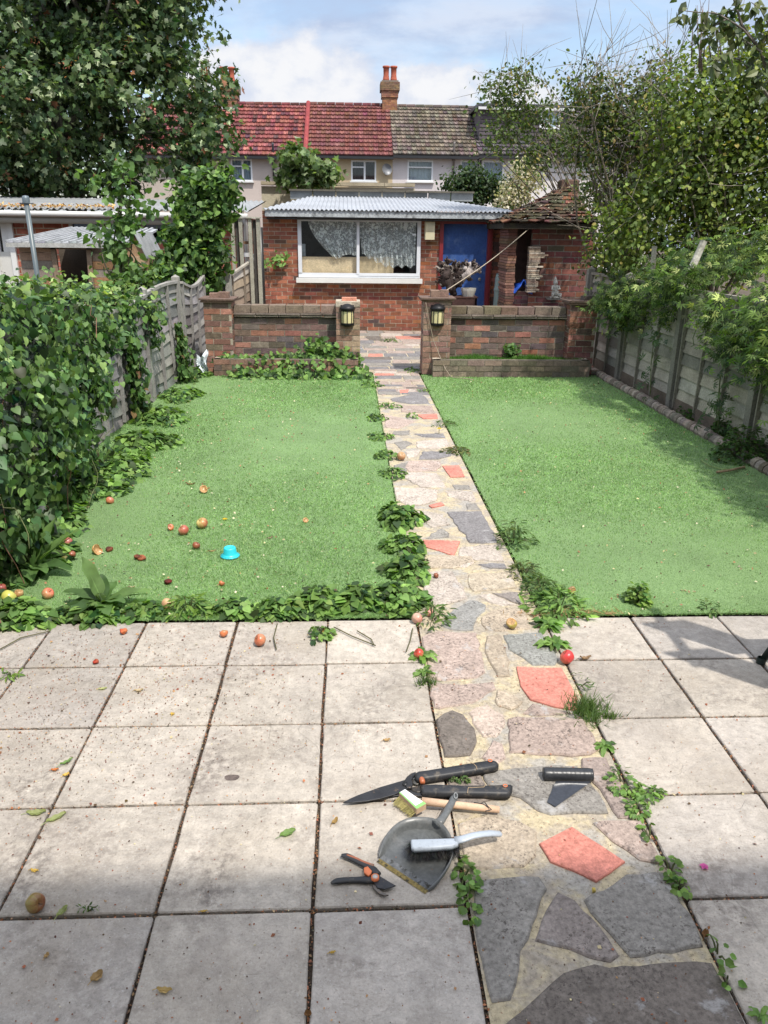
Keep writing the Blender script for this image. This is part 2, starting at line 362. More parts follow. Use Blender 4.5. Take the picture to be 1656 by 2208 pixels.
def cloud(name, P, N, S, T, C, mat, parent=None, A=None, wid=None):
    """P points, N leaf normals, S sizes, C colours, A optional leaf axis directions"""
    P = np.asarray(P); n = len(P); TV, TF = T
    N = unit(N); A = rng.normal(size=(n, 3)) if A is None else A
    A = unit(A-N*(A*N).sum(1)[:, None]); B = np.cross(N, A)
    S = np.broadcast_to(S, (n,)); Wd = S if wid is None else wid
    V = P[:, None, :]+(TV[None, :, 0:1]*A[:, None, :]+TV[None, :, 2:3]*N[:, None, :])*S[:, None, None]+TV[None, :, 1:2]*B[:, None, :]*np.broadcast_to(Wd, (n,))[:, None, None]
    k = len(TV); V = V.reshape(-1, 3)
    if parent is not None: V = V-wloc(parent)
    m, q = TF.shape
    Fi = (TF[None]+(np.arange(n)*k)[:, None, None]).reshape(-1, q)
    tri = TF.shape[1] == 4 and (TF[:, 2] == TF[:, 3]).any()
    me = bpy.data.meshes.new(name)
    if tri:
        mk = np.tile(TF[:, 2] == TF[:, 3], n); f = [list(r[:3]) if t else list(r) for r, t in zip(Fi.tolist(), mk)]
        me.from_pydata(V.tolist(), [], f)
    else:
        me.vertices.add(len(V)); me.vertices.foreach_set('co', V.astype(np.float32).ravel())
        me.loops.add(Fi.size); me.loops.foreach_set('vertex_index', Fi.astype(np.int32).ravel())
        me.polygons.add(len(Fi)); me.polygons.foreach_set('loop_start', (np.arange(len(Fi))*q).astype(np.int32)); me.polygons.foreach_set('loop_total', np.full(len(Fi), q, np.int32))
        me.update(calc_edges=True)
    C = np.asarray(C, np.float32); a = np.ones((n*m, 4), np.float32); a[:, :3] = np.repeat(C, m, 0)
    at = me.attributes.new('col', 'FLOAT_COLOR', 'FACE'); at.data.foreach_set('color', a.ravel())
    me.materials.append(mat); me.validate(); me.update()
    o = bpy.data.objects.new(name, me); COL.objects.link(o)
    if parent is not None: o.parent = parent
    return o
def pal(n, cols, w=None, j=.18):
    cols = np.array(cols); k = rng.choice(len(cols), n, p=w); c = cols[k]*(1+rng.normal(0, j, (n, 1))); c += rng.normal(0, .006, (n, 3)); return np.clip(c, .004, 1)
def blobpts(n, blobs, surf=.6):
    """points in ellipsoids, biased to the shell; returns points and outward normals"""
    vols = np.array([b[3]*b[4]*b[5] for b in blobs])**.8; k = rng.choice(len(blobs), n, p=vols/vols.sum()); B = np.array(blobs)[k]
    d = unit(rng.normal(size=(n, 3))); r = 1-rng.random(n)**1.3*(1-surf); r = r+rng.normal(0, .06, n)
    return B[:, :3]+d*r[:, None]*B[:, 3:6], d
def tree(name, label, cat, base, trunk_pts, trunk_r, blobs, nclus, per, lsize, T, cols, w=None, spread=.25, mat=None, group=None, barkc=(.12, .10, .075), limbs=10, surf=.55, twigs=0, droop=.3):
    t = thing(name, label, cat, base, group)
    mb = MB(); trunk_pts = np.array(trunk_pts, float); mb.tube(trunk_pts, np.linspace(trunk_r, trunk_r*.35, len(trunk_pts)), 8, barkc)
    C, Nn = blobpts(nclus, blobs, surf)
    for i in range(limbs):
        e = C[rng.integers(len(C))]; k = rng.integers(len(trunk_pts)//3, len(trunk_pts)); s0 = trunk_pts[k]; mid = (s0+e)/2+rng.normal(0, .12*np.linalg.norm(e-s0), 3); mid[2] += .05
        u = np.linspace(0, 1, 7)[:, None]; mb.tube((1-u)**2*s0+2*u*(1-u)*mid+u*u*e, np.linspace(trunk_r*.45, .006, 7), 5, barkc)
    obj('trunk', mb, BARK, t, True)
    P = np.repeat(C, per, 0)+rng.normal(0, 1, (nclus*per, 3))*spread*np.array([1, 1, .75]); n = len(P)
    N = np.repeat(Nn, per, 0)*.7+rng.normal(0, .7, (n, 3))+np.array([0, 0, .55])
    A = rng.normal(0, 1, (n, 3))+np.array([0, 0, -droop*2])
    keep = P[:, 2] > .05; P, N, A = P[keep], N[keep], A[keep]; n = len(P)
    cl = pal(nclus, [(1, 1, 1)], None, .16)[:, :1]; cf = np.repeat(cl, per, 0)[keep]
    cloud('crown', P, N, lsize*rng.uniform(.6, 1.25, n), T, pal(n, cols, w)*cf, mat or LEAF, t, A)
    if twigs:
        mb = MB()
        for i in range(twigs):
            s0 = C[rng.integers(len(C))]; d = rng.normal(0, .6, 3)+np.array([0, -.15, .75]); d /= np.linalg.norm(d); L = rng.uniform(.35, .85)
            b = rng.normal(0, .18, 3); u = np.linspace(0, 1, 6)[:, None]; P_ = s0+d*L*u+b*u*u*L
            mb.tube(P_, np.linspace(.007, .0022, 6), 3, (.20, .17, .14), False)
            for q in range(2):
                k = rng.integers(2, 5); d2 = d+rng.normal(0, .6, 3); mb.tube([P_[k], P_[k]+d2*.2, P_[k]+d2*.42+rng.normal(0, .03, 3)], [.005, .004, .002], 3, (.24, .21, .17), False)
        obj('bare_twigs', mb, BARK, t)
    return t

# ------------------------------------------------------------------ brickwork with real bricks
RED = [(.27, .10, .06), (.23, .085, .052), (.32, .125, .07), (.18, .08, .052), (.11, .068, .055)]
REDW = [.32, .25, .2, .15, .08]
OLD = [(.15, .11, .095), (.20, .12, .10), (.28, .13, .095), (.11, .09, .085), (.33, .16, .12), (.19, .16, .13)]
OLDW = [.28, .24, .16, .14, .08, .10]
def bricks(mb, x0, x1, z0, z1, Y, dep=.1, face=-1, cols=RED, w=REDW, L=.225, H=.075, axis='x', gap=.011, holes=(), mort=(.42, .36, .28), core=True, jit=.0015, miss=0.):
    """wall of separate bricks along x (or y) whose outer face is at Y (or X); holes = rectangles left open"""
    nrow = max(1, int(round((z1-z0)/H))); H = (z1-z0)/nrow
    def put(a, b, za, zb, proud, col):
        cA, cZ = (a+b)/2, (za+zb)/2; off = Y-face*(dep/2-proud)
        d = (b-a, dep, zb-za); c = (cA, off, cZ)
        if axis == 'y': c = (off, cA, cZ); d = (dep, b-a, zb-za)
        mb.box(c, d, col, jit=jit if proud > 0 else 0)
    # mortar core cut round the holes
    if core:
        xs = sorted({x0, x1, *[h[0] for h in holes], *[h[1] for h in holes]}); xs = [x for x in xs if x0 <= x <= x1]
        for a, b in zip(xs, xs[1:]):
            zs = [z0]; hh = sorted([(h[2], h[3]) for h in holes if h[0] < (a+b)/2 < h[1]]); cur = z0
            for p, q in hh:
                if p > cur: put(a, b, cur, p, -.004, mort)
                cur = max(cur, q)
            if cur < z1: put(a, b, cur, z1, -.004, mort)
    for r in range(nrow):
        za, zb = z0+r*H+gap/2, z0+(r+1)*H-gap/2; x = x0-(L/2 if r % 2 else 0)-rng.uniform(0, .01)
        while x < x1:
            a, b = max(x, x0), min(x+L-gap, x1); x += L
            segs = [(a, b)]
            for h in holes:
                if h[2] < (za+zb)/2 < h[3]:
                    ns = []
                    for p, q in segs:
                        if q <= h[0] or p >= h[1]: ns.append((p, q))
                        else:
                            if p < h[0]: ns.append((p, h[0]))
                            if q > h[1]: ns.append((h[1], q))
                    segs = ns
            for p, q in segs:
                if q-p < .03 or rng.random() < miss: continue
                c = pal(1, cols, w, .12)[0]; put(p, q, za, zb, rng.uniform(0, .003), tuple(c))

# ================================================================== GROUND
mb = MB(); mb.add([(-60, -12, -.06), (60, -12, -.06), (60, 120, -.06), (-60, 120, -.06)], [[0, 1, 2, 3]], (1, 1, 1)); struct('ground', mb, SOIL)
XL = .341; XR = .985; YT = 3.485
# patio bed (dark joints) and the slabs
mb = MB()
mb.box(((-5+XL)/2, (YT-.4)/2+.0, -.03), (5+XL, YT+.4, .03), (1, 1, 1)); mb.box(((5+XR)/2, (YT-.4)/2, -.03), (5-XR, YT+.4, .03), (1, 1, 1))
mb.box(((XL+XR)/2, (YT-.4)/2, -.035), (XR-XL-.001, YT+.4, .03), (1, 1, 1))
struct('patio_bed', mb, vmat('joint_dirt', .95, .4, 20, .5, 120, .7, .006, col=(.05, .037, .027)))
mb = MB(); rowY = [YT-.012, 3.056, 2.606, 2.156, 1.706, 1.256, .806, .356, -.1, -.4]
colL = [XL-i*.45 for i in range(12)]; colR = [XR+i*.45 for i in range(10)]
def slab(xa, xb, yb, ya):
    g = .005; o = lambda: rng.uniform(-.003, .003)
    n = 5; P = []
    c = [(xa+g+o(), ya+g+o()), (xb-g+o(), ya+g+o()), (xb-g+o(), yb-g+o()), (xa+g+o(), yb-g+o())]
    for i in range(4):
        a, b = np.array(c[i]), np.array(c[(i+1) % 4]); nn = np.array([-(b-a)[1], (b-a)[0]])/np.linalg.norm(b-a)
        for k in range(n): P.append(a+(b-a)*(k+.07*(k == 0))/n+nn*(abs(rng.normal(0, .0013)) if k else 0)); 
        P.append(a+(b-a)*.985)
    t = rng.uniform(-.5, .5); base = np.array([.452, .405, .348]) if rng.random() < .6 else np.array([.41, .372, .332])
    base = base*(1+rng.normal(0, .06)); z = rng.uniform(-.0018, .0018)
    mb.prism(P, -.016, z, tuple(base), .004)
for xs in (colL[::-1], colR):
    for a, b in zip(xs, xs[1:]):
        for yb, ya in zip(rowY, rowY[1:]): slab(a, b, yb, ya)
struct('patio', mb, SLAB)
# crazy paving path: mortar sheet and stones
mb = MB(); mb.grid(lambda u, v: (XL+.004+(XR-XL-.008)*u, -.4+11.2*v, -.004+.002*sin(u*9+v*40)), 6, 80)
mb.box((.95, 13.3, -.011), (5.6, 5.0, .015), (1, 1, 1))
struct('path', mb, MORTAR, True)
PINK = (.36, .285, .245); GREY = (.245, .228, .205); DARK = (.16, .138, .12); REDT = (.52, .205, .16); BEI = (.39, .325, .25); BLUE = (.20, .19, .19); PALE = (.46, .40, .345)
stones = [
 (Z9, DARK, [(470, 1850), (545, 1790), (600, 1740), (740, 1615), (820, 1590), (1130, 1575), (1405, 1570), (1480, 1690), (1570, 1850), (1680, 2060), (640, 2060), (520, 1990)]),
 (Z9, GREY, [(325, 1200), (440, 1193), (630, 1187), (665, 1240), (600, 1400), (545, 1520), (540, 1600), (500, 1740), (418, 1750), (350, 1500)]),
 (Z9, (.25, .215, .195), [(715, 1252), (790, 1290), (870, 1370), (940, 1460), (990, 1540), (950, 1568), (850, 1545), (690, 1492), (610, 1472), (640, 1380), (688, 1290)]),
 (Z9, GREY, [(830, 1290), (960, 1222), (1022, 1175), (1190, 1168), (1300, 1345), (1365, 1498), (1230, 1530), (1040, 1548), (955, 1450)]),
 (Z9, REDT, [(630, 1040), (775, 965), (900, 1045), (1015, 1122), (950, 1170), (885, 1212), (780, 1160), (680, 1120)]),
 (Z9, BEI, [(262, 950), (340, 920), (440, 918), (540, 935), (620, 985), (615, 1090), (560, 1140), (400, 1150), (318, 1150), (288, 1090)]),
 (Z9, PINK, [(870, 945), (960, 935), (1085, 935), (1130, 1030), (1178, 1128), (1080, 1112), (960, 1030)]),
 (Z9, GREY, [(375, 722), (520, 700), (700, 686), (800, 692), (850, 760), (900, 815), (940, 900), (740, 905), (620, 890), (545, 832), (470, 812), (405, 780)]),
 (Z9, (.31, .25, .22), [(820, 655), (930, 652), (1010, 790), (1072, 922), (985, 922), (905, 795), (818, 690)]),
 (Z9, (.28, .235, .20), [(215, 745), (365, 722), (398, 790), (430, 835), (300, 880), (248, 880)]),
 (Z9, PINK, [(490, 478), (660, 470), (830, 480), (870, 545), (905, 610), (860, 638), (640, 642), (495, 630)]),
 (Z9, DARK, [(160, 480), (200, 455), (240, 440), (290, 460), (338, 520), (350, 580), (320, 640), (205, 648), (178, 580)]),
 (Z9, PINK, [(372, 650), (420, 572), (465, 590), (480, 655), (415, 685)]),
 (Z9, (.38, .31, .26), [(312, 450), (345, 425), (400, 415), (470, 460), (478, 490), (438, 560), (378, 558), (348, 520)]),
 (Z9, REDT, [(528, 245), (640, 252), (730, 250), (762, 310), (800, 385), (802, 443), (690, 423), (590, 392), (545, 330)]),
 (Z9, PINK, [(600, 408), (700, 435), (785, 455), (640, 463), (555, 453)]),
 (Z9, PINK, [(103, 110), (180, 85), (350, 92), (372, 180), (388, 270), (350, 295), (170, 303), (125, 288)]),
 (Z9, PINK, [(130, 322), (280, 325), (425, 312), (435, 345), (370, 388), (330, 408), (182, 432), (148, 425)]),
 (Z9, BEI, [(385, 175), (395, 108), (458, 102), (488, 200), (498, 285), (445, 288), (412, 230)]),
 (Z9, (.24, .24, .22), [(468, 103), (640, 92), (690, 160), (718, 215), (700, 238), (600, 238), (552, 200), (492, 165)]),
 (Z9, BEI, [(440, 352), (515, 372), (555, 402), (505, 438), (442, 418)]),
 (Z5, (.26, .255, .24), [(668, 400), (705, 335), (830, 250), (880, 255), (930, 278), (925, 312), (878, 350), (858, 422), (750, 422)]),
 (Z5, PALE, [(555, 245), (570, 160), (592, 92), (660, 82), (738, 86), (760, 125), (800, 175), (823, 238), (740, 262), (660, 283), (592, 265)]),
 (Z5, (.40, .34, .26), [(828, 105), (870, 97), (960, 98), (1068, 92), (1098, 158), (1108, 178), (980, 195), (862, 203), (832, 180)]),
 (Z5, (.25, .22, .20), [(965, 212), (1108, 205), (1160, 262), (1118, 272), (1040, 240)]),
 (Z5, PALE, [(880, 225), (950, 212), (1040, 250), (1110, 278), (1020, 285), (940, 262)]),
 (Z5, BEI, [(903, 350), (960, 312), (1040, 292), (1150, 302), (1178, 388), (1188, 418), (1050, 426), (930, 418), (905, 390)]),
 (Z5, BLUE, [(885, 45), (960, 38), (1038, 42), (1050, 68), (950, 65)]),
 (Z5, BEI, [(590, 8), (700, -5), (850, 0), (868, 32), (740, 68), (612, 66), (575, 40)]),
 (Z4, BLUE, [(835, 1653), (980, 1647), (1140, 1645), (1235, 1810), (1278, 1922), (1150, 1926), (1032, 1920), (1000, 1850), (930, 1795)]),
 (Z4, REDT, [(622, 1902), (780, 1905), (948, 1912), (920, 1980), (895, 2040), (760, 1995), (640, 1960)]),
 (Z4, GREY, [(642, 1885), (690, 1840), (790, 1797), (855, 1838), (850, 1872), (700, 1890)]),
 (Z4, PALE, [(955, 1962), (1120, 1945), (1275, 1942), (1335, 2085), (1160, 2075), (960, 2060), (930, 2030)]),
 (Z4, PALE, [(660, 2060), (800, 2040), (900, 2070), (1080, 2090), (1000, 2140), (700, 2120), (650, 2090)]),
 (Z4, REDT, [(672, 1596), (780, 1568), (812, 1590), (700, 1615)]),
 (Z4, PALE, [(352, 1437), (560, 1442), (758, 1460), (738, 1550), (640, 1582), (480, 1600), (368, 1540)]),
 (Z4, PALE, [(812, 1470), (930, 1465), (1060, 1467), (1085, 1558), (960, 1545), (850, 1518)]),
 (Z4, REDT, [(792, 1246), (940, 1242), (968, 1290), (990, 1340), (865, 1345)]),
 (Z4, PINK, [(495, 1202), (770, 1202), (785, 1240), (740, 1288), (500, 1296), (460, 1262)]),
 (Z4, PALE, [(402, 1302), (600, 1302), (745, 1312), (830, 1435), (600, 1432), (480, 1362)]),
 (Z4, BLUE, [(625, 1118), (870, 1122), (868, 1158), (760, 1183), (582, 1188)]),
 (Z4, PALE, [(562, 1032), (700, 1015), (832, 1007), (858, 1060), (762, 1093), (572, 1088)]),
 (Z4, GREY, [(365, 1040), (478, 1022), (528, 1045), (430, 1108)]),
 (Z4, PALE, [(465, 1122), (600, 1106), (570, 1158), (488, 1178)]),
 (Z4, GREY, [(362, 942), (508, 932), (500, 968), (440, 975), (352, 962)]),
 (Z4, BLUE, [(538, 962), (800, 962), (820, 998), (620, 990)]),
 (Z4, PINK, [(284, 795), (400, 815), (555, 852), (498, 882), (400, 918), (286, 900)]),
 (Z4, REDT, [(565, 792), (745, 787), (752, 828), (625, 830)]),
 (Z4, PINK, [(432, 712), (698, 716), (722, 782), (432, 768)]),
 (Z4, BLUE, [(335, 652), (460, 625), (600, 608), (648, 640), (688, 698), (520, 700), (345, 672)]),
 (Z4, PINK, [(210, 560), (400, 520), (560, 545), (580, 595), (380, 600), (262, 622)]),
 (Z4, REDT, [(412, 578), (500, 574), (490, 602), (418, 603)]),
 (Z4, GREY, [(500, 1210), (480, 1300), (380, 1290), (362, 1240)]),
 (Z4, GREY, [(880, 1410), (1030, 1415), (1045, 1452), (900, 1452)]),
 (Z4, GREY, [(1005, 1575), (1090, 1575), (1130, 1635), (1010, 1632)]),
 (Z4, (.4, .35, .3), [(560, 1640), (640, 1640), (800, 1680), (860, 1760), (700, 1790), (650, 1740)]),
]
SM = MB(); tiles = []
def add_stone(P, c, z):
    n0 = len(SM.f); SM.prism(P, -.02, z, c, .006 if c != REDT else .003); tiles.extend([1. if c == REDT else 0.]*(len(SM.f)-n0))
def rough(P, amp):
    Q = []
    for i in range(len(P)):
        a, b = np.array(P[i][:2]), np.array(P[(i+1) % len(P)][:2]); L = np.linalg.norm(b-a); k = max(1, min(7, int(L/.035)))
        nn = np.array([-(b-a)[1], (b-a)[0]])/(L+1e-9)
        for j in range(k): Q.append(a+(b-a)*j/k+nn*(rng.normal(0, amp) if j else 0))
    return Q
traced = []
for fn, c, P in stones:
    Q = [G(*fn(p)) for p in P]; Q = [np.array([min(max(q[0], XL+.006), XR-.006), q[1]]) for q in Q]
    traced.append((min(q[1] for q in Q), max(q[1] for q in Q), np.mean([q[0] for q in Q])))
    cc = c if c == REDT else tuple(np.array(c)*(1+rng.normal(0, .07)))
    n0 = len(SM.f); SM.prism(rough(Q, .0042 if c != REDT else .001), -.02, .004+rng.uniform(-.0015, .002), cc, .006 if c != REDT else .003); tiles.extend([1. if c == REDT else 0.]*(len(SM.f)-n0))
# untraced stones: the far run of the path and the paved yard behind the wall
def crazy(xa, xb, ya, yb, sx, sy):
    y = ya
    while y < yb:
        h = rng.uniform(.7, 1.2)*sy; x = xa+.01; 
        while x < xb-.05:
            w = min(rng.uniform(.6, 1.5)*sx, xb-x-.004)
            if xb-x-w < .07: w = xb-x-.006
            hh = h*rng.uniform(.8, 1.15); j = lambda s: rng.uniform(-s, s)
            P = [(x+.012+j(.01), y+.01+j(.02)), (x+w*.5, y+.008+j(.015)), (x+w-.012+j(.01), y+.01+j(.02)), (x+w-.01, y+hh*.5+j(.02)), (x+w-.012+j(.02), y+hh-.012+j(.02)), (x+w*.5, y+hh-.008), (x+.012+j(.02), y+hh-.014+j(.02)), (x+.008, y+hh*.5)]
            P = [(min(max(p[0], xa+.004), xb-.004), p[1]) for p in P]
            c = [PINK, GREY, BLUE, PALE, BEI, DARK, (.50, .22, .17)][rng.choice(7, p=[.26, .2, .2, .12, .14, .05, .03])]
            yield P, c
            x += w
        y += h
for P, c in crazy(XL, XR, 9.2, 11.0, .26, .22): add_stone(rough(P, .003), c, .004+rng.uniform(-.001, .001))
for P, c in crazy(-1.75, 3.7, 11.0, 15.75, .42, .36): add_stone(P, c, .004+rng.uniform(-.001, .001))
o = struct('crazy_paving', SM, STONE)
a = o.data.attributes.new('tile', 'FLOAT', 'FACE'); a.data.foreach_set('value', np.array(tiles, np.float32))
# ------------------------------------------------------------------ artificial turf
TXL = -2.35; TXR = 3.46; TY1 = 10.55
mb = MB(); mb.grid(lambda u, v: (TXL+(XL-.008-TXL)*u, YT+(TY1-YT)*v, .004+.006*sin(u*5+1)*sin(v*9)), 20, 40); mb2 = mb
mb.grid(lambda u, v: (XR+.012+(TXR-XR-.012)*u, YT+(TY1-YT)*v, .004+.006*sin(u*4)*sin(v*11+1)), 20, 40)
struct('turf', mb, TURF, True)
def blades(name, xa, xb, n, label):
    u = rng.random(n); y = YT+(TY1-YT)*u**1.75; x = rng.uniform(xa, xb, n)
    far = 1+(y-YT)*.16
    h = rng.uniform(.010, .021, n)*far**.3; w = rng.uniform(.0022, .0042, n)*far
    lean = rng.normal(0, .75, (n, 2)); sw = .35*np.sin(x*2.3+np.sin(y*1.7)*1.5)[:, None]*np.array([[1, .6]])
    A = np.concatenate([lean+sw+np.array([[.1, -.25]]), np.ones((n, 1))], 1); N = rng.normal(0, 1, (n, 3)); N[:, 1] -= .6
    P = np.stack([x, y, np.full(n, .002)], 1)
    pat = 1+.06*np.sin(x*3.1+y*1.3)+.06*np.sin(x*7-y*5+2*np.sin(x*4))+.05*np.sin(x*13+3*np.sin(y*9))
    C = pal(n, [(.235, .405, .145), (.19, .33, .115), (.31, .49, .20), (.38, .49, .22), (.10, .19, .065)], [.33, .26, .2, .07, .14], .2)*pat[:, None]
    o = cloud(name, P, N, h, T_blade(), C, PLASTGRASS, None, A, w); tag(o, label, 'grass', kind='stuff')
blades('turf_blades', TXL, XL+.004, 190000, 'short green artificial grass left of the stone path')
blades('turf_blades', XR-.004, TXR, 190000, 'short green artificial grass right of the stone path')
# ================================================================== TERRACE BEYOND
TY = 42.; RY = 46.2
WHITE = (.74, .75, .76)
def px_rect(x0, y0, x1, y1, Y):
    a = D(x0, y0, Y); b = D(x1, y1, Y); return a[0], b[0], b[2], a[2]
def terrace_house(label, x0, x1, eave_z, ridge_z, roofcols, wallc, windows, chim=None, left_verge=None, rows=13, dark=False):
    t = thing('terraced_house', label, 'house', (x0, TY, 0), 'terraced houses beyond the gardens')
    mb = MB(); holes = [w[:4] for w in windows]
    xs = sorted({x0, x1, *[h[0] for h in holes], *[h[1] for h in holes]})
    for a, b in zip(xs, xs[1:]):
        zs = sorted((h[2], h[3]) for h in holes if h[0] < (a+b)/2 < h[1]); cur = 0
        for p, q in zs: mb.box(((a+b)/2, TY+.14, (cur+p)/2), (b-a, .28, p-cur), wallc); cur = q
        mb.box(((a+b)/2, TY+.14, (cur+eave_z)/2), (b-a, .28, eave_z-cur), wallc)
    obj('wall', mb, RENDER, t)
    mb = MB(); mb.box(((x0+x1)/2, RY+4.1, eave_z/2), (x1-x0-.002, .2, eave_z-.02), wallc); obj('rear_wall', mb, RENDER, t)
    # roof of separate tiles
    mb = MB(); sl = np.array([0, RY-TY+.35, ridge_z-eave_z]); Ls = np.linalg.norm(sl); sd = sl/Ls; nn = np.array([0, -sd[2], sd[1]])
    ncol = int((x1-x0)/.235); cw = (x1-x0)/ncol; rl = Ls/rows
    for r in range(rows):
        for c in range(ncol):
            col = pal(1, roofcols, None, .14)[0]
            b0 = np.array([x0+c*cw, TY-.35, eave_z-.02])+sd*r*rl; tilt = .075
            pts = []
            for k, (u, h) in enumerate(((0, 0), (.1, .03), (.3, .005), (.62, .0), (.8, .028), (1, .0))):
                for v in (0, 1): pts.append(b0+np.array([u*cw, 0, 0])+sd*v*(rl+.03)+nn*(h*1.2+tilt*(1-v)))
            Fq = [[2*i, 2*i+2, 2*i+3, 2*i+1] for i in range(5)]
            n0 = len(pts); pts += [p-nn*.06 for p in (pts[0], pts[10])]; Fq.append([n0, n0+1, 10, 8, 6, 4, 2, 0])
            mb.add(pts, Fq, tuple(col))
    back = [(x0, RY, ridge_z-.01), (x1, RY, ridge_z-.01), (x1, RY+4.3, eave_z), (x0, RY+4.3, eave_z)]; mb.add(back, [[0, 1, 2, 3]], roofcols[0])
    mb.add([(x0, TY-.33, eave_z-.04), (x1, TY-.33, eave_z-.04), (x1, RY, ridge_z-.06), (x0, RY, ridge_z-.06)], [[0, 1, 2, 3]], (.03, .025, .02))
    rf = obj('roof', mb, TILE, t)
    mb = MB(); n = int((x1-x0)/.45)
    for i in range(n):
        a = x0+(x1-x0)*i/n; b = x0+(x1-x0)*(i+1)/n-.02
        mb.tube([(a, RY, ridge_z), (b, RY, ridge_z+.01)], .11, 8, tuple(pal(1, roofcols, None, .15)[0]*.8))
    obj('ridge_tiles', mb, TILE, t)
    if left_verge:
        mb = MB(); P0 = np.array([x0, TY-.4, eave_z+.04]); mb.tube([P0, P0+sl*1.0+np.array([0, 0, .02])], .12, 8, left_verge); obj('roof_verge', mb, TILE, t)
    mb = MB(); mb.box(((x0+x1)/2, TY-.42, eave_z-.1), (x1-x0, .12, .12), (.02, .02, .022)); mb.box(((x0+x1)/2, TY-.2, eave_z-.13), (x1-x0, .34, .03), (.05, .05, .05)); obj('gutter', mb, PLASTIC, t)
    for (a, b, p, q, style) in windows:
        w = MB(); fw = .075; Yf = TY+.04; wc = WHITE
        w.box(((a+b)/2, Yf, p+fw/2), (b-a, .08, fw), wc); w.box(((a+b)/2, Yf, q-fw/2), (b-a, .08, fw), wc)
        for x in (a+fw/2, b-fw/2): w.box((x, Yf, (p+q)/2), (fw, .08, q-p-2*fw), wc)
        if style in ('split', 'open'): w.box(((a+b)/2+.05, Yf, (p+q)/2), (.09, .075, q-p-2*fw), wc)
        if style in ('split', 'top'): w.box(((a+b)/2, Yf-.004, q-(q-p)*.33), (b-a-2*fw, .07, .06), wc)
        if style == 'open': w.box((a+(b-a)*.27, Yf-.004, q-(q-p)*.33), ((b-a)*.46, .07, .06), wc)
        w.box(((a+b)/2, TY-.06, p-.035), (b-a+.12, .16, .06), (.6, .6, .58))
        fo = obj('window', w, PAINT, t)
        g = MB(); g.box(((a+b)/2, TY+.06, (p+q)/2), (b-a-.02, .01, q-p-.02)); obj('pane', g, glassmat(), fo)
        g = MB(); inner = (.03, .032, .036) if style == 'open' else (.35, .39, .42)  # open window: near-black sheet paints the unlit room, no real curtain there
        nfold = 26
        g.grid(lambda u, v: (a+(b-a)*u, TY+.2+.025*sin(u*38), p+(q-p)*v), nfold*3, 1, inner); obj('curtain', g, vmat('cloth', .95, .1, 8, .1, 60, .1, .002), fo)
    if chim:
        cx, cz0, cz1, cw_, pots = chim; c = MB()
        H = .085
        for fa, X_, ax in ((-1, RY-.32, 'x'),):
            bricks(c, cx-cw_/2, cx+cw_/2, cz0, cz1-.35, RY-.42, cw_*.99, -1, [(.26, .12, .07), (.30, .15, .08), (.2, .1, .065)], [.4, .35, .25], L=.24, H=.085, mort=(.22, .17, .12))
        bricks(c, cx-cw_/2-.05, cx+cw_/2+.05, cz1-.72, cz1-.4, RY-.48, cw_+.12, -1, [(.24, .11, .07), (.27, .13, .08)], [.5, .5], L=.24, H=.085, mort=(.2, .16, .12))
        bricks(c, cx-cw_/2-.12, cx+cw_/2+.12, cz1-.4, cz1, RY-.55, cw_+.26, -1, [(.16, .10, .06), (.2, .12, .07)], [.5, .5], L=.24, H=.085, mort=(.15, .12, .09))
        c.box((cx, RY-.1, cz1+.03), (cw_+.1, cw_+.1, .08), (.2, .16, .13)); c.box((cx-.02, RY-.5, cz0+.05), (cw_+.14, .3, .1), (.42, .42, .42)) 
        co = obj('chimney', c, BRICK, t)
        for k, dx in enumerate(pots):
            q = MB(); q.lathe([(.0, .0), (.19, .0), (.17, .12), (.14, .3), (.15, .62), (.19, .64), (.19, .72), (.12, .72), (.12, .4)], (cx+dx, RY-.15+.0*k, cz1+.06), 14, (.36, .10, .06)); obj('chimney_pot', q, TILE, co, True)
    return t
def wr(x0, y0, x1, y1, st):
    a, b, p, q = px_rect(x0, y0, x1, y1, TY); return (a, b, p, q, st)
rz = D(750, 226, RY)[2]
RT1 = [(.20, .062, .055), (.175, .052, .05), (.25, .092, .078), (.10, .04, .042)]; RT2 = [(.155, .055, .047), (.14, .052, .048), (.175, .07, .06)]
BT = [(.12, .095, .075), (.155, .125, .10), (.095, .075, .06), (.17, .14, .11)]; GT = [(.085, .07, .075), (.11, .095, .095), (.07, .06, .065)]
terrace_house('terraced house at far left, mostly hidden by the sycamore, chimney on its ridge', -10.6, -6.32, 5.26, rz-.1, RT1, (.42, .36, .31), [], (-6.25, rz-.4, D(470, 182, RY)[2], .9, (-.22, .22)))
terrace_house('terraced house with bright mottled red tiles left of the raised red roof seam', -6.32, -2.06, 5.31, rz-.05, RT1, (.47, .40, .36), [wr(497, 342, 545, 391, 'split'), wr(655, 343, 697, 388, 'split')])
terrace_house('terraced house with plain red tiles and chimney, satellite dish on tan wall', -2.06, 2.26, 5.38, rz, RT2, (.50, .40, .26), [wr(757, 345, 811, 391, 'open')], (D(840, 200, RY)[0], rz-.55, D(840, 180, RY)[2], .78, (-.2, .2)), (.24, .045, .045))
terrace_house('terraced house with grey brown tiled roof and white rendered wall', 2.26, 6.5, 5.45, rz-.03, BT, (.58, .53, .52), [wr(879, 345, 933, 392, 'top'), wr(993, 346, 1031, 391, 'plain')])
h5 = terrace_house('terraced house with dark clad loft dormer behind the overgrown bushes', 6.5, 11.2, 5.50, rz-.05, GT, (.62, .58, .56), [wr(1041, 346, 1085, 394, 'plain')])
mb = MB(); a, b, p, q = px_rect(1036, 232, 1222, 312, TY+.9)
mb.box(((a+b)/2, TY+2.6, (p+q)/2), (b-a, 3.4, q-p), (.13, .11, .115))
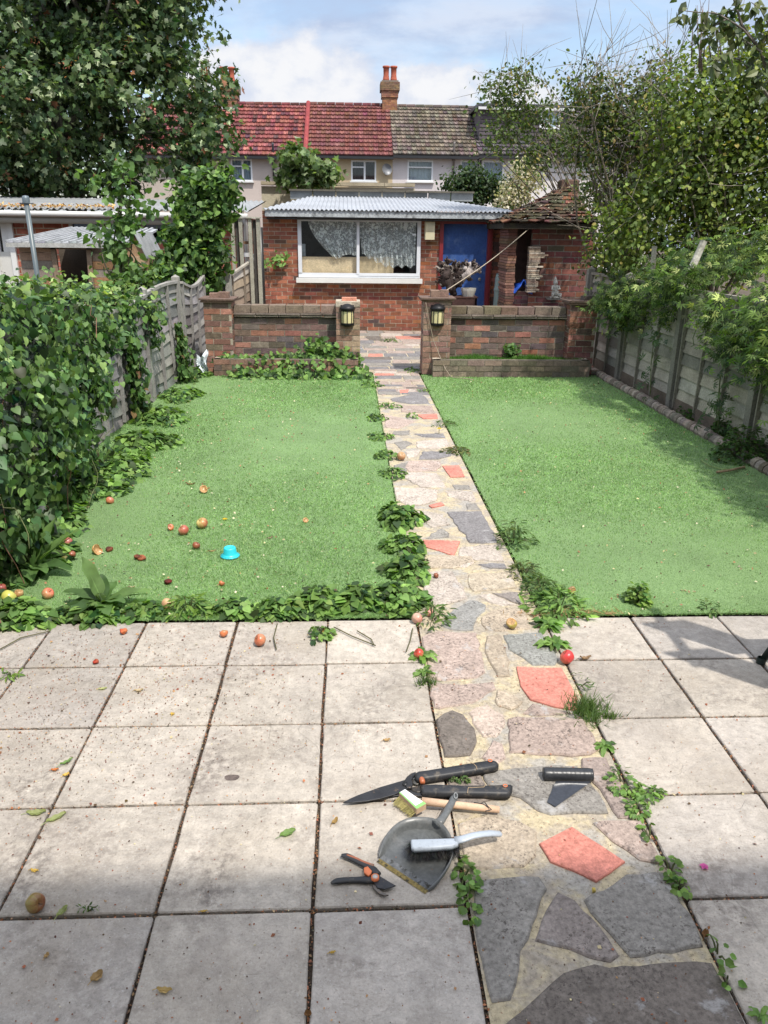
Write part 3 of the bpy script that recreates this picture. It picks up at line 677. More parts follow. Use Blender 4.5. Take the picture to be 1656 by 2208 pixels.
for k in range(9): mb.box(((a+b)/2, TY+.88, p+(q-p)*(k+.5)/9), (b-a, .05, (q-p)/9-.05), (.10, .085, .09))
dm = obj('dormer', mb, TILE, h5)
mb = MB(); mb.box(((a+b)/2, TY+2.5, q+.08), (b-a+.4, 3.8, .16), (.05, .05, .055)); mb.box(((a+b)/2, TY+.55, q-.06), (b-a+.3, .03, .12), (.6, .6, .6)); obj('dormer_roof', mb, PLASTIC, dm)
a, b, p, q = px_rect(1166, 236, 1206, 279, TY+.8); mb = MB()
for x, w in ((a+.05, .1), ((a+b)/2, .1), (b-.05, .1)): mb.box((x, TY+.8, (p+q)/2), (w, .08, q-p), WHITE)
for z in (p+.05, q-.05): mb.box(((a+b)/2, TY+.79, z), (b-a, .08, .1), WHITE)
dw = obj('dormer_window', mb, PAINT, dm); g = MB(); g.box(((a+b)/2, TY+.83, (p+q)/2), (b-a-.04, .02, q-p-.04), (.25, .32, .36)); obj('pane', g, vmat('dull_pane', .15, .1, 2, .05, 30, 0, .001, spec=.6), dw)
terrace_house('terraced house at the far right end behind the bushes', 11.2, 15.6, 5.55, rz-.05, GT, (.6, .56, .54), [])
# pipes, dish, vent on the terrace
def pipe(label, x, y0, y1, Y=TY-.12, r=.055, col=(.03, .03, .035)):
    p = D(x, y0, Y); q = D(x+.4, y1, Y); m = MB(); m.tube([(p[0], Y, q[2]), (p[0], Y, p[2]-.1), (p[0], Y-.02, p[2])], r, 8, col)
    m.box((p[0], Y+.03, (p[2]+q[2])/2), (.16, .06, .05), col); o = obj('soil_pipe', m, PLASTIC, None, True); tag(o, label, 'pipe')
pipe('black soil pipe rising past the eaves between two red roofed houses', 588, 308, 386)
pipe('thin dark vent pipe on the white rendered house', 980, 306, 384, r=.05, col=(.16, .14, .13))
pipe('dark downpipe between the two narrow upstairs windows at right', 1037, 345, 400, r=.04)
t = thing('satellite_dish', 'grey satellite dish on the tan upstairs wall of the chimney house', 'satellite dish', D(833, 366, TY-.3))
c = D(833, 366, TY-.3); mb = MB(); mb.lathe([(0, .0), (.12, .01), (.22, .05), (.27, .09)], (0, 0, 0), 18, (.16, .165, .175))
V = mb.v[0] @ RX(radians(80)).T @ RZ(.4).T+c; mb.v = [V]; obj('dish', mb, METAL, t, True)
mb = MB(); mb.tube([c+np.array([0, .3, -.25]), c+np.array([0, .05, -.1]), c], .02, 6, (.2, .2, .2)); mb.tube([c+np.array([-.05, 0, -.2]), c+np.array([-.1, -.25, -.12])], .012, 6, (.2, .2, .2)); obj('bracket', mb, METAL, t)

# ================================================================== GARAGE WITH PARAPET (behind the outhouse)
t = thing('garage', 'flat roofed rendered garage whose stained parapet shows above the outhouse roof', 'garage', (-.3, 24, 0))
mb = MB(); a = D(563, 393, 24); b = D(895, 397, 24); mb.box(((a[0]+b[0])/2, 26, a[2]/2-.05), (b[0]-a[0], 4, a[2]-.1), (.50, .45, .34)); obj('wall', mb, vmat('stained_render', .95, .12, 1, .12, 20, .5, .01, dirt=((.2, .17, .12), 1.4, .60, .80)), t)
mb = MB()
for k in range(5):
    x0 = a[0]+(b[0]-a[0])*k/5; x1 = a[0]+(b[0]-a[0])*(k+1)/5-.012; mb.box(((x0+x1)/2, 24.05, a[2]-.02), (x1-x0+.0, .34, .09), (.36, .31, .22))
obj('coping', mb, vmat('stone_coping', .95, .2, 3, .2, 40, .4, .005), t)

# ================================================================== CORRUGATED SHEET HELPER
def corr(mb, x0, x1, fz, Y0, Y1, pitch=.15, amp=.028, col=(.42, .45, .5), ny=10, th=.012):
    nx = int((x1-x0)/pitch*6)
    g0 = mb.n
    def fn(u, v):
        x = x0+(x1-x0)*u; y = Y0+(Y1-Y0)*v; return (x, y, fz(x, y)+amp*sin(2*pi*x/pitch))
    mb.grid(fn, nx, ny, col)
    mb.grid(lambda u, v: tuple(np.array(fn(u, v))-[0, 0, th]), nx, ny, tuple(np.array(col)*.5))
    e0 = [fn(i/nx, 0) for i in range(nx+1)]; V = e0+[(p[0], p[1], p[2]-th) for p in e0]; mb.add(V, [[i, nx+1+i, nx+2+i, i+1] for i in range(nx)], col)
# ================================================================== OUTHOUSE
OY = 15.6
t = thing('outhouse', 'red brick outhouse with corrugated roof, wide white window and blue door', 'outhouse', (.8, OY, 0))
OX0, OX1 = -1.6, 3.2
wx0, wx1, wz0, wz1 = px_rect(641, 468, 905, 600, OY); dx0, dx1, _, dz1 = px_rect(949, 474, 1053, 650, OY)
mb = MB(); bricks(mb, OX0, OX1, .0, 2.2, OY, .11, -1, RED, REDW, holes=[(wx0, wx1, wz0, wz1), (dx0, dx1, -1, dz1)], L=.222, H=.0733)
bricks(mb, OY+.02, OY+3, .0, 2.2, OX0, .11, -1, RED, REDW, axis='y')
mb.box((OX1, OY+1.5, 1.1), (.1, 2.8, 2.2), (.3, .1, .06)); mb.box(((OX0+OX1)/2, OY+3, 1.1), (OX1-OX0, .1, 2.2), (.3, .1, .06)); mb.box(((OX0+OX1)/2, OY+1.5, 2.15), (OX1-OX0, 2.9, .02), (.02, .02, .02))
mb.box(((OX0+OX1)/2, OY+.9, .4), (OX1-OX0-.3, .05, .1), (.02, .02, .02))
obj('wall', mb, BRICK, t)
# roof
ry = OY+3.0; ez = D(800, 453, OY-.32)[2]; rzz = D(800, 424, ry)[2]; rxl = D(625, 420, ry)[0]; rxr = D(1020, 420, ry)[0]; ex0 = D(567, 452, OY-.32)[0]; ex1 = D(1118, 452, OY-.32)[0]+.1
def rf(x, y):
    v = (y-(OY-.32))/(ry-OY+.32); z = ez+(rzz-ez)*v
    zl = ez-.0+(x-ex0)*.42+v*.05; zr = ez+(ex1-x)*.22+v*.02
    return min(z, zl, zr)
mb = MB(); corr(mb, ex0, ex1, rf, OY-.32, ry, .082, .014, (.33, .345, .37), 14); ro = obj('roof', mb, SHEET, t, True)
mb = MB(); n = 8
for k in range(n):
    x0 = rxl+(rxr-rxl)*k/n; x1 = rxl+(rxr-rxl)*(k+1)/n
    mb.box(((x0+x1)/2, ry-.05, rzz+.01), (x1-x0-.03, .10, .17), tuple(np.array((.20, .21, .21))*rng.uniform(.8, 1.2)), rz=rng.uniform(-.008, .008)); mb.box(((x0+x1)/2, ry-.06, rzz+.11), (x1-x0+.01, .22, .035), (.10, .09, .07))
obj('ridge_board', mb, WOOD, ro)
mb = MB(); mb.box(((ex0+ex1)/2+.02, OY-.28, ez-.075), (ex1-ex0-.02, .025, .11), (.34, .36, .37)); mb.box(((ex0+ex1)/2, OY-.13, ez-.16), (ex1-ex0-.1, .26, .03), (.03, .025, .02))
obj('fascia', mb, vmat('flaking_fascia', .8, .3, 8, .3, 60, .3, .003, dirt=((.07, .07, .07), 9, .52, .7)), t)
# window
mb = MB(); fw = .07; Yw = OY+.0
fr = (.62, .64, .67)
mb.box(((wx0+wx1)/2, Yw, wz1-fw/2), (wx1-wx0, .08, fw), fr); mb.box(((wx0+wx1)/2, Yw, wz0+fw*.6), (wx1-wx0, .08, fw*1.2), fr)
for x in (wx0+fw/2, wx1-fw/2): mb.box((x, Yw, (wz0+wz1)/2), (fw, .08, wz1-wz0-2*fw), fr)
xm = D(772, 530, OY)[0]; mb.box((xm, Yw-.012, (wz0+wz1)/2), (.055, .075, wz1-wz0-2*fw), fr)
mb.box(((xm+wx1)/2, Yw-.02, wz0+fw*.9), (wx1-xm-.02, .06, .05), fr)
wo = obj('window', mb, PAINT, t)
mb = MB(); mb.box(((wx0+wx1)/2, Yw-.06, wz0-.05), (wx1-wx0+.08, .2, .085), (.66, .66, .63)); obj('sill', mb, PAINT, wo)
mb = MB(); mb.box(((wx0+wx1)/2, Yw+.01, (wz0+wz1)/2), (wx1-wx0-.1, .006, wz1-wz0-.1)); obj('pane', mb, glassmat(), wo)
mb = MB(); bz = D(700, 554, OY)[2]; mb.box((wx0+(xm-wx0)/2+.03, Yw+.1, (wz0+bz)/2), (xm-wx0-.02, .02, bz-wz0), (.80, .58, .34)); x2 = D(848, 560, OY)[0]; mb.box(((xm+x2)/2+.02, Yw+.11, (wz0+bz)/2-.0), (x2-xm-.02, .02, bz-wz0+.02), (.74, .54, .31)); mb.box((D(653, 540, OY)[0], Yw+.13, bz+.12), (.09, .01, .22), (.4, .42, .42)); obj('boarding', mb, WOOD, wo)
# lace curtains
m, nt, b_, out = nodes('lace'); tt = NT(nt); b_.inputs['Base Color'].default_value = (.88, .87, .80, 1); b_.inputs['Roughness'].default_value = .95
tr = nt.nodes.new('ShaderNodeBsdfTransparent'); mx = nt.nodes.new('ShaderNodeMixShader')
uvz = tt.n.new('ShaderNodeSeparateXYZ'); tt.l.new(tt.tc.outputs['Object'], uvz.inputs[0])
net = tt.ramp(tt.voro(75, 'DISTANCE_TO_EDGE'), .02, .10, 1., .25); flo = tt.ramp(tt.noise(13, 4, .6, 1.2), .50, .56, 0., 1.)
al = tt.math('MAXIMUM', tt.math('MULTIPLY', net, .9), tt.math('MULTIPLY', flo, 1.0)); tt.put(mx.inputs[0], al); nt.links.new(tr.outputs[0], mx.inputs[1]); nt.links.new(b_.outputs[0], mx.inputs[2]); nt.links.new(mx.outputs[0], out.inputs[0]); LACE = m
def curtain(xa, xb, zt, hem, lean, folds, ph):
    mb = MB(); nu = 130
    def fn(u, v):
        hz = hem(u); z = zt+(hz-zt)*v; x = xa+(xb-xa)*u; x = x+lean(u)*v**1.6
        return (x, Yw+.06+.03*(.5+v)*sin(u*folds+ph+sin(u*9)*1.2), z)
    mb.grid(fn, nu, 24); return obj('lace_curtain', mb, LACE, wo, True)
h_l = D(700, 552, OY)[2]; zt = wz1-.06
curtain(D(664, 480, OY)[0], xm-.03, zt, lambda u: h_l+.0+(-.05*sin(pi*min(1, u*2)) if u < .5 else .03*sin(pi*(u-.5)*2)), lambda u: .44*(1-u)**1.2, 46, 0)
h_r = D(840, 575, OY)[2]
curtain(xm+.03, wx1-.09, zt, lambda u: h_r+.22*max(0, 1-u*2.2)**1.0+.025*sin(u*40), lambda u: .05*(1-u), 64, 1)
# dark room behind the panes
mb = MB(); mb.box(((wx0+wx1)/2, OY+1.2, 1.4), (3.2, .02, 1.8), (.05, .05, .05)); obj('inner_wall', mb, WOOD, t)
# door
mb = MB(); dw_ = dx1-dx0; RD = (.20, .025, .03)
for x in (dx0+.035, dx1-.05): mb.box((x, OY-.01, dz1/2), (.07, .12, dz1), RD)
mb.box((dx1-.005, OY+.0, dz1/2), (.035, .10, dz1), (.28, .05, .045))
mb.box(((dx0+dx1)/2, OY-.01, dz1-.035), (dw_-.14, .12, .07), RD); obj('door_frame', mb, PAINT, t)
mb = MB(); mb.box(((dx0+dx1)/2, OY+.05, dz1/2-.03), (dw_-.16, .04, dz1-.08), (.035, .085, .26))
do = obj('door', mb, vmat('worn_blue_paint', .5, .18, 4, .15, 30, .15, .002, dirt=((.10, .17, .33), 5, .52, .72)), t)
mb = MB(); mb.lathe([(0, 0), (.025, 0), (.03, .02), (.012, .04), (.012, .06)], (0, 0, 0), 12, (.35, .33, .28)); mb.v = [mb.v[0] @ RX(-pi/2).T+np.array([dx1-.2, OY-.03, 1.0])]; obj('door_knob', mb, METAL, do, True)
# meter box
a = D(917, 477, OY-.16); b = D(938, 517, OY-.16); mb = MB()
P = [(a[0], OY-.05), (a[0]+.01, OY-.17), (b[0]-.01, OY-.17), (b[0], OY-.05)]
mb.prism(P, b[2], a[2], (.56, .51, .34), .012); mb.box(((a[0]+b[0])/2, OY-.175, (a[2]+b[2])/2+.05), (.09, .012, .11), (.50, .45, .30))
t2 = obj('alarm_box', mb, PLASTIC); tag(t2, 'cream plastic box on the brick between window and blue door', 'alarm box')
# crack-free sticker on the glass
mb = MB(); mb.box((D(893, 506, OY)[0], OY-.003, D(893, 506, OY)[2]), (.07, .002, .03), (.7, .72, .72)); obj('sticker', mb, PLASTIC, wo)

# ================================================================== BRICK BARBECUE HUT WITH TILED ROOF
HY = 14.2
hx0 = D(1145, 560, HY)[0]; hx1 = D(1276, 560, HY)[0]; lx0 = D(1092, 560, HY)[0]; hz1 = D(1200, 476, HY)[2]-.02
t = thing('brick_hut', 'small brick outdoor oven hut with sagging mossy tiled roof and open side', 'hut', ((hx0+hx1)/2, HY, 0))
HB = [(.15, .06, .045), (.19, .075, .055), (.115, .06, .05), (.085, .055, .048)]
mb = MB(); bricks(mb, hx0, hx1, 0, hz1, HY, .11, -1, HB, [.35, .3, .2, .15], L=.29, H=.098, gap=.014, mort=(.27, .25, .21))
bricks(mb, HY+.02, HY+1.5, 0, hz1, hx1, .11, 1, HB, [.35, .3, .2, .15], axis='y', L=.29, H=.098, gap=.014)
mb.box(((lx0+hx1)/2, HY+1.45, hz1/2), (hx1-lx0, .1, hz1-.02), (.10, .06, .05)); obj('wall', mb, OLDBRICK, t)
mb = MB()
for k in range(44):   # left column laid from thin tiles
    z = k*hz1/44; w = rng.uniform(.14, .17); mb.box((lx0+.08+rng.uniform(-.01, .01), HY+.35, z+hz1/88), (w, .8, hz1/44-.008), tuple(pal(1, [(.20, .10, .07), (.26, .14, .10), (.14, .09, .07)], None, .1)[0]))
obj('tile_column', mb, OLDBRICK, t)
mb = MB(); zt0, zt1 = D(1160, 630, HY)[2], D(1160, 531, HY)[2]; n = 24
for k in range(n):
    z = zt0+(zt1-zt0)*(k+.5)/n; w = [.34, .22, .27, .16][int(rng.integers(4))] if k % 6 < 3 else .2
    mb.box((hx0+w/2-.06+rng.uniform(-.008, .008), HY-.035, z), (w, .13+rng.uniform(0, .02), (zt1-zt0)/n-.007), tuple(pal(1, [(.50, .42, .32), (.42, .34, .26), (.55, .48, .38), (.36, .26, .19)], None, .08)[0]), rz=rng.uniform(-.02, .02))
obj('tile_quoin', mb, OLDBRICK, t, label='stack of thin buff tiles stepping out from the hut corner')
# hut roof: hipped, curved, rows of small clay tiles
apex = D(1225, 398, HY+.8); eL = D(1084, 480, HY-.32); eR = D(1296, 474, HY-.32); eR[2] = eL[2]
mb = MB()
def roofrow(A, B, C_, nrow, ncol, cols):
    A, B, C_ = map(np.array, (A, B, C_)); nrm = np.cross(B-A, C_-A); nrm /= np.linalg.norm(nrm); nrm = nrm if nrm[2] > 0 else -nrm
    for r in range(nrow):
        v0, v1 = r/nrow, (r+1.25)/nrow; a0 = A+(C_-A)*v0; b0 = B+(C_-B)*v0; a1 = A+(C_-A)*min(v1, 1); b1 = B+(C_-B)*min(v1, 1)
        nc = max(1, int(ncol*(1-v0)))
        sag = lambda v: -.05*sin(pi*v)*np.array([0, 0, 1.])
        for c in range(nc):
            g = rng.uniform(.0, .03); u0, u1 = (c+g)/nc, (c+1-g)/nc; j = rng.normal(0, .012); lift = .03+abs(rng.normal(0, .012))
            p = [a0+(b0-a0)*u0, a0+(b0-a0)*u1, a1+(b1-a1)*u1, a1+(b1-a1)*u0]; p = [q+sag(v0 if i < 2 else min(v1, 1)) for i, q in enumerate(p)]
            top = [p[0]+nrm*(lift+j), p[1]+nrm*(lift-j), p[2]+nrm*.008, p[3]+nrm*.008]; bot = [q-nrm*.02 for q in top]
            mb.add(top+bot, [[0, 1, 2, 3], [4, 7, 6, 5], [0, 4, 5, 1], [1, 5, 6, 2], [2, 6, 7, 3], [3, 7, 4, 0]], tuple(pal(1, cols, None, .2)[0]))
HT = [(.11, .05, .037), (.075, .045, .035), (.05, .038, .03), (.17, .07, .045), (.06, .05, .035)]
eBL = eL+np.array([0, 2.2, 0]); eBR = eR+np.array([0, 2.2, 0])
roofrow(eL, eR, apex, 11, 12, HT); roofrow(eBL, eL, apex, 11, 11, HT); roofrow(eR, eBR, apex, 11, 11, HT); roofrow(eBR, eBL, apex, 8, 9, HT)
mb.box(((eL[0]+eR[0])/2, HY+.7, eL[2]-.05), (eR[0]-eL[0]-.06, 1.96, .09), (.03, .025, .02))
ho = obj('roof', mb, vmat('mossy_tile', .95, .35, 9, .35, 60, .6, .01, dirt=((.05, .045, .025), 5, .45, .62)), t)
mb = MB(); mb.prism([(apex[0]-.16, apex[1]-.16), (apex[0]+.16, apex[1]-.16), (apex[0]+.16, apex[1]+.16), (apex[0]-.16, apex[1]+.16)], apex[2]-.25, apex[2]+.08, (.10, .06, .045), .03); obj('flue_top', mb, OLDBRICK, t)
# moss and litter on that roof
n = 260; u = rng.random((n, 2)); u[:, 0] = u[:, 0]*(1-u[:, 1]); P = eL+np.outer(u[:, 0], eR-eL)+np.outer(u[:, 1], apex-eL)+np.array([0, -.02, .05])
o = cloud('roof_litter', P, rng.normal(0, .5, (n, 3))+[0, -.3, 1], rng.uniform(.015, .04, n), T_quad(.35), pal(n, [(.45, .40, .3), (.3, .22, .12), (.12, .1, .05)]), DRY); tag(o, 'dead leaves and petals scattered on the mossy hut roof', 'leaf litter', kind='stuff')

# ================================================================== THINGS IN THE YARD
# root stump on a dark box
SY = 14.1
a = D(968, 640, SY); b = D(1025, 640, SY)
t = thing('crate', 'dark brown wooden crate beneath the gnarled root by the blue door', 'crate', (a[0]+.2, SY, 0)); bw = b[0]-a[0]; bzt = a[2]
mb = MB()
for k in range(4): mb.box(((a[0]+b[0])/2, SY-.2, bzt*(k+.5)/4), (bw, .02, bzt/4-.012), (.06, .03, .025))
for k in range(4): mb.box(((a[0]+b[0])/2, SY+.2, bzt*(k+.5)/4), (bw, .02, bzt/4-.012), (.06, .03, .025))
obj('slats', mb, WOOD, t); mb = MB()
for sx in (a[0]+.02, b[0]-.02): mb.box((sx, SY, bzt/2), (.03, .42, bzt-.01), (.05, .028, .022))
mb.box(((a[0]+b[0])/2, SY, bzt+.006), (bw+.03, .44, .02), (.07, .035, .028)); obj('frame', mb, WOOD, t)
t = thing('driftwood', 'dark gnarled tree root with broken ends standing in front of the blue door', 'tree root', (a[0]+.2, SY, bzt))
P0 = D(975, 636, SY); P0[2] = bzt+.015; mb = MB(); dk = (.045, .032, .028)
def limb(P, r, col=dk, n=9):
    P = np.array(P, float); u = np.linspace(0, len(P)-1, 12); Q = np.stack([np.interp(u, range(len(P)), P[:, i]) for i in range(3)], 1)+rng.normal(0, .012, (12, 3)); mb.tube(Q, np.interp(u, range(len(P)), r)*(1+rng.normal(0, .12, 12)), n, col)
pt = lambda x, y, dy=0.: D(x, y, SY+dy)
limb([pt(978, 636), pt(974, 615), pt(968, 596), pt(960, 580), pt(954, 568)], [.07, .09, .10, .08, .03]); limb([pt(974, 622), pt(984, 604), pt(990, 586), pt(984, 570)], [.08, .10, .09, .03])
limb([pt(966, 605), pt(956, 590), pt(950, 575), pt(946, 566)], [.07, .06, .045, .015]); limb([pt(970, 625, -.1), pt(962, 600, -.12), pt(968, 580, -.1)], [.06, .07, .03])
for k in range(64):
    x = rng.uniform(950, 994); y = rng.uniform(566, 618); a_ = atan2(592-y, x-972)+rng.normal(0, .5); L_ = rng.uniform(6, 20)*(1 if y < 590 else .6); limb([pt(x, y, -.02), pt(x+L_*.5*cos(a_), y-L_*.5*abs(sin(a_)), -.07), pt(x+L_*cos(a_+.4), y-L_*abs(sin(a_)), -.10)], [rng.uniform(.02, .045), .02, .004], [dk, (.07, .05, .042), dk, (.22, .19, .165)][k % 4], 5)
obj('root_ball', mb, BARK, t, True); mb = MB()
limb([pt(985, 600), pt(1000, 592), pt(1015, 585), pt(1032, 578)], [.12, .10, .085, .05], (.32, .28, .26)); limb([pt(992, 585), pt(1006, 572), pt(1022, 572)], [.07, .055, .03], (.40, .36, .34))
for k in range(16):
    x = rng.uniform(1000, 1034); y = rng.uniform(570, 590); limb([pt(x, y), pt(x+rng.uniform(-4, 6), y-rng.uniform(3, 8), -.05), pt(x+rng.uniform(-8, 9), y-rng.uniform(6, 17), -.08)], [.03, .018, .004], (.24, .2, .18) if k % 2 else dk, 5)
limb([pt(1010, 590), pt(1012, 600), pt(1020, 604)], [.06, .04, .01])
obj('branch', mb, BARK, t, True, label='pale bare branch of the root reaching right')
# broken white pot behind the box
c = pt(1010, 632, -.05); mb = MB(); mb.lathe([(.0, .0), (.10, .0), (.13, .1), (.135, .14), (.125, .14), (.115, .05), (0, .04)], (c[0], SY-.05, bzt+.016), 10, (.5, .48, .42)); o = obj('cracked_pot', mb, PLASTIC, None); tag(o, 'off white cracked bowl on the dark crate beside the root', 'bowl')
# pale green water barrel
a = D(1066, 650, 14.9); b = D(1093, 650, 14.9); cx = (a[0]+b[0])/2; r = (b[0]-a[0])/2+.02; bt = D(1080, 592, 14.9)[2]; mb = MB()
prof = [(0, .0)]; 
for k in range(40):
    z = bt*.94*k/39; prof.append((r*(1-.10*(z/bt)**2)+(.014 if (k % 13) in (5, 6) else 0), z))
prof += [(r*.86, bt*.97), (r*.8, bt), (0, bt)]
t = thing('water_butt', 'pale grey green plastic water butt between blue door and hut', 'barrel', (cx, 14.9, 0)); mb.lathe(prof, (cx, 14.9, 0), 24, (.20, .27, .25)); obj('barrel', mb, PLASTIC, t, True)
mb = MB(); mb.lathe([(r*.80, bt), (r*.82, bt+.012), (r*.5, bt+.03), (0, bt+.03)], (cx, 14.9, .002), 24, (.10, .13, .12)); obj('lid', mb, PLASTIC, t, True)
# blue tarp on brick support
c0 = D(1120, 622, HY+.1); mb = MB()
def tarp(u, v): return (c0[0]-.19+.40*u, HY-.03+.45*v, c0[2]-.03+.17*(1-abs(2*u-1.1))*(1-.5*v)+.03*sin(u*13+v*5)+.02*sin(u*23))
mb.grid(tarp, 18, 12, (.015, .07, .42)); mb.grid(lambda u, v: (tarp(v, 0)[0], HY-.03-.01*u-.01*sin(v*20), tarp(v, 0)[2]-.06*u*(1+.6*sin(v*9))), 3, 18, (.02, .09, .48)); o = obj('tarpaulin', mb, vmat('tarp', .3, .08, 8, .05, 60, .1, .002, spec=.5)); tag(o, 'crumpled bright blue tarpaulin inside the open brick hut', 'tarpaulin')
mb = MB(); bricks(mb, c0[0]-.17, c0[0]+.2, 0, c0[2]-.04, HY+.02, .38, -1, HB, [.35, .3, .2, .15], mort=(.2, .16, .13)); o = obj('brick_hearth', mb, OLDBRICK); tag(o, 'low brick plinth supporting the blue tarpaulin in the hut', 'brick plinth')
# small statue on a ledge of the hut
s0 = D(1196, 643, HY-.16); ST = (.42, .41, .37)
t = thing('statuette', 'small weathered stone statuette of a seated figure on the hut ledge', 'statue', s0)
mb = MB(); mb.box((s0[0], HY-.13, s0[2]-.012), (.26, .2, .022), (.2, .19, .17)); mb.box((s0[0], HY-.06, s0[2]-.05), (.08, .06, .06), (.1, .09, .08)); obj('ledge', mb, OLDBRICK, t)
mb = MB(); X, Yc, Z = s0[0], HY-.16, s0[2]
def ell(c, r, n=12, m=9):
    mb.grid(lambda u, v: (c[0]+r[0]*cos(2*pi*u)*sin(pi*v), c[1]+r[1]*sin(2*pi*u)*sin(pi*v), c[2]+r[2]*cos(pi*v)), n, m, ST)
ell((X, Yc, Z+.015), (.10, .075, .022)); ell((X, Yc, Z+.10), (.062, .055, .08)); ell((X-.005, Yc, Z+.18), (.055, .045, .06)); ell((X-.01, Yc-.01, Z+.265), (.042, .042, .048))
ell((X-.012, Yc-.05, Z+.262), (.010, .010, .012)); mb.tube([(X-.01, Yc, Z+.29), (X-.018, Yc, Z+.34), (X-.01, Yc+.01, Z+.37)], [.036, .02, .004], 10, ST)
mb.tube([(X-.05, Yc-.01, Z+.215), (X-.075, Yc-.04, Z+.16), (X-.03, Yc-.065, Z+.14)], [.018, .016, .014], 8, ST); mb.tube([(X+.045, Yc-.01, Z+.215), (X+.07, Yc-.035, Z+.16), (X+.02, Yc-.062, Z+.16)], [.018, .016, .014], 8, ST)
mb.tube([(X-.035, Yc-.02, Z+.06), (X-.06, Yc-.08, Z+.08), (X-.06, Yc-.075, Z+.02)], [.03, .026, .02], 8, ST); mb.tube([(X+.04, Yc-.02, Z+.05), (X+.085, Yc-.06, Z+.07), (X+.08, Yc-.06, Z+.015)], [.032, .026, .02], 8, ST)
obj('figure', mb, vmat('stone_figure', .9, .2, 15, .25, 80, .5, .004), t, True)
# ================================================================== GARDEN WALL, PIERS, PLANTERS, LANTERNS
PY = 10.62; WY = 10.82
def zat(x, y, Y): return D(x, y, Y)[2]
def xat(x, y, Y): return D(x, y, Y)[0]
wt = zat(600, 658, WY); px = dict(a=(xat(441, 700, PY), xat(500, 700, PY)), b=(xat(725, 700, PY), xat(776, 700, PY)), c=(xat(913, 700, PY), xat(972, 700, PY)), d=(xat(1228, 700, PY), xat(1285, 700, PY)))
def garden_wall(label, x0, x1, tint):
    t = thing('garden_wall', label, 'brick wall', ((x0+x1)/2, WY, 0)); cols = [tuple(np.array(c)*tint) for c in OLD]
    mb = MB(); bricks(mb, x0+.002, x1-.002, 0, wt-.17, WY, .2, -1, cols, OLDW, L=.232, H=.077, gap=.012, mort=(.24, .21, .17)); bricks(mb, x0+.002, x1-.002, 0, wt-.17, WY+.215, .02, 1, cols, OLDW, core=False); obj('brickwork', mb, OLDBRICK, t)
    mb = MB(); x = x0+.002
    while x < x1-.02:
        b = min(x+.3, x1-.002); mb.box(((x+b)/2, WY+.09, wt-.115), (b-x-.008, .30, .018), (.16, .13, .11), jit=.002); mb.box(((x+b)/2+.01, WY+.09, wt-.142), (b-x-.008, .27, .02), (.30, .25, .20), jit=.002); x += .3
    obj('tile_creasing', mb, OLDBRICK, t)
    mb = MB(); x = x0+.004
    while x < x1-.02:
        b = min(x+.235, x1-.004); mb.box(((x+b)/2, WY+.09, wt-.052), (b-x-.012, .22, .10), tuple(pal(1, [(.17, .13, .10), (.13, .105, .085), (.21, .16, .12)], None, .12)[0]), jit=.003); x += .235
    obj('coping', mb, OLDBRICK, t); return t
garden_wall('low weathered brick garden wall left of the path opening', px['a'][1], px['b'][0], 1.0)
garden_wall('low weathered brick garden wall right of the path opening', px['c'][1], px['d'][0], .95)
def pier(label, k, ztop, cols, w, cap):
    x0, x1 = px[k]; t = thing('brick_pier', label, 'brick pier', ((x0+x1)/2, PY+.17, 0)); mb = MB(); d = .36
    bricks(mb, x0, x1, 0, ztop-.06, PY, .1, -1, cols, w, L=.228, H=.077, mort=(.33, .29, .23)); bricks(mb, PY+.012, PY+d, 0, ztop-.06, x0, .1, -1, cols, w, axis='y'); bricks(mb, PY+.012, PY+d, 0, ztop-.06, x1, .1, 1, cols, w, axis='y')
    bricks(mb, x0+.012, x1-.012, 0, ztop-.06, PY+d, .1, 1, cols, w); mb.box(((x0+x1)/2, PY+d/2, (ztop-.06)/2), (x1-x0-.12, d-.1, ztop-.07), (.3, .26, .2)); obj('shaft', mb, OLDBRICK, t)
    mb = MB()
    if cap == 'pale': bricks(mb, x0-.004, x1+.004, ztop-.06, ztop+.01, PY-.004, d+.01, -1, [(.48, .42, .33), (.40, .34, .27)], [.6, .4], L=.228, H=.07)
    else:
        mb.box(((x0+x1)/2, PY+d/2, ztop-.046), (x1-x0+.06, d+.06, .02), (.19, .12, .09), jit=.003); mb.box(((x0+x1)/2, PY+d/2, ztop-.02), (x1-x0+.10, d+.10, .022), (.15, .10, .08), jit=.003)
    obj('cap', mb, OLDBRICK, t); return t
PC = [(.26, .12, .085), (.32, .16, .11), (.20, .11, .085), (.15, .11, .09)]
za = zat(470, 642, PY); zb = zat(750, 652, PY); zc = zat(942, 640, PY); zd = zat(1258, 648, PY)
pier('brick pier at the left end of the garden wall with a broken brick on top', 'a', za, PC, [.3, .25, .25, .2], 'tile')
pier('brick pier with pale top left of the path opening', 'b', zb, [(.30, .20, .14), (.24, .15, .11), (.36, .27, .19), (.22, .15, .12)], [.3, .3, .2, .2], 'pale')
pier('brick pier right of the path opening with two bricks on its tile cap', 'c', zc, [(.25, .14, .11), (.2, .12, .1), (.30, .20, .15)], [.4, .3, .3], 'tile')
pier('dark brick pier at the right end of the garden wall in shade', 'd', zd, [(.19, .085, .065), (.13, .075, .06), (.23, .11, .08)], [.4, .3, .3], 'tile')
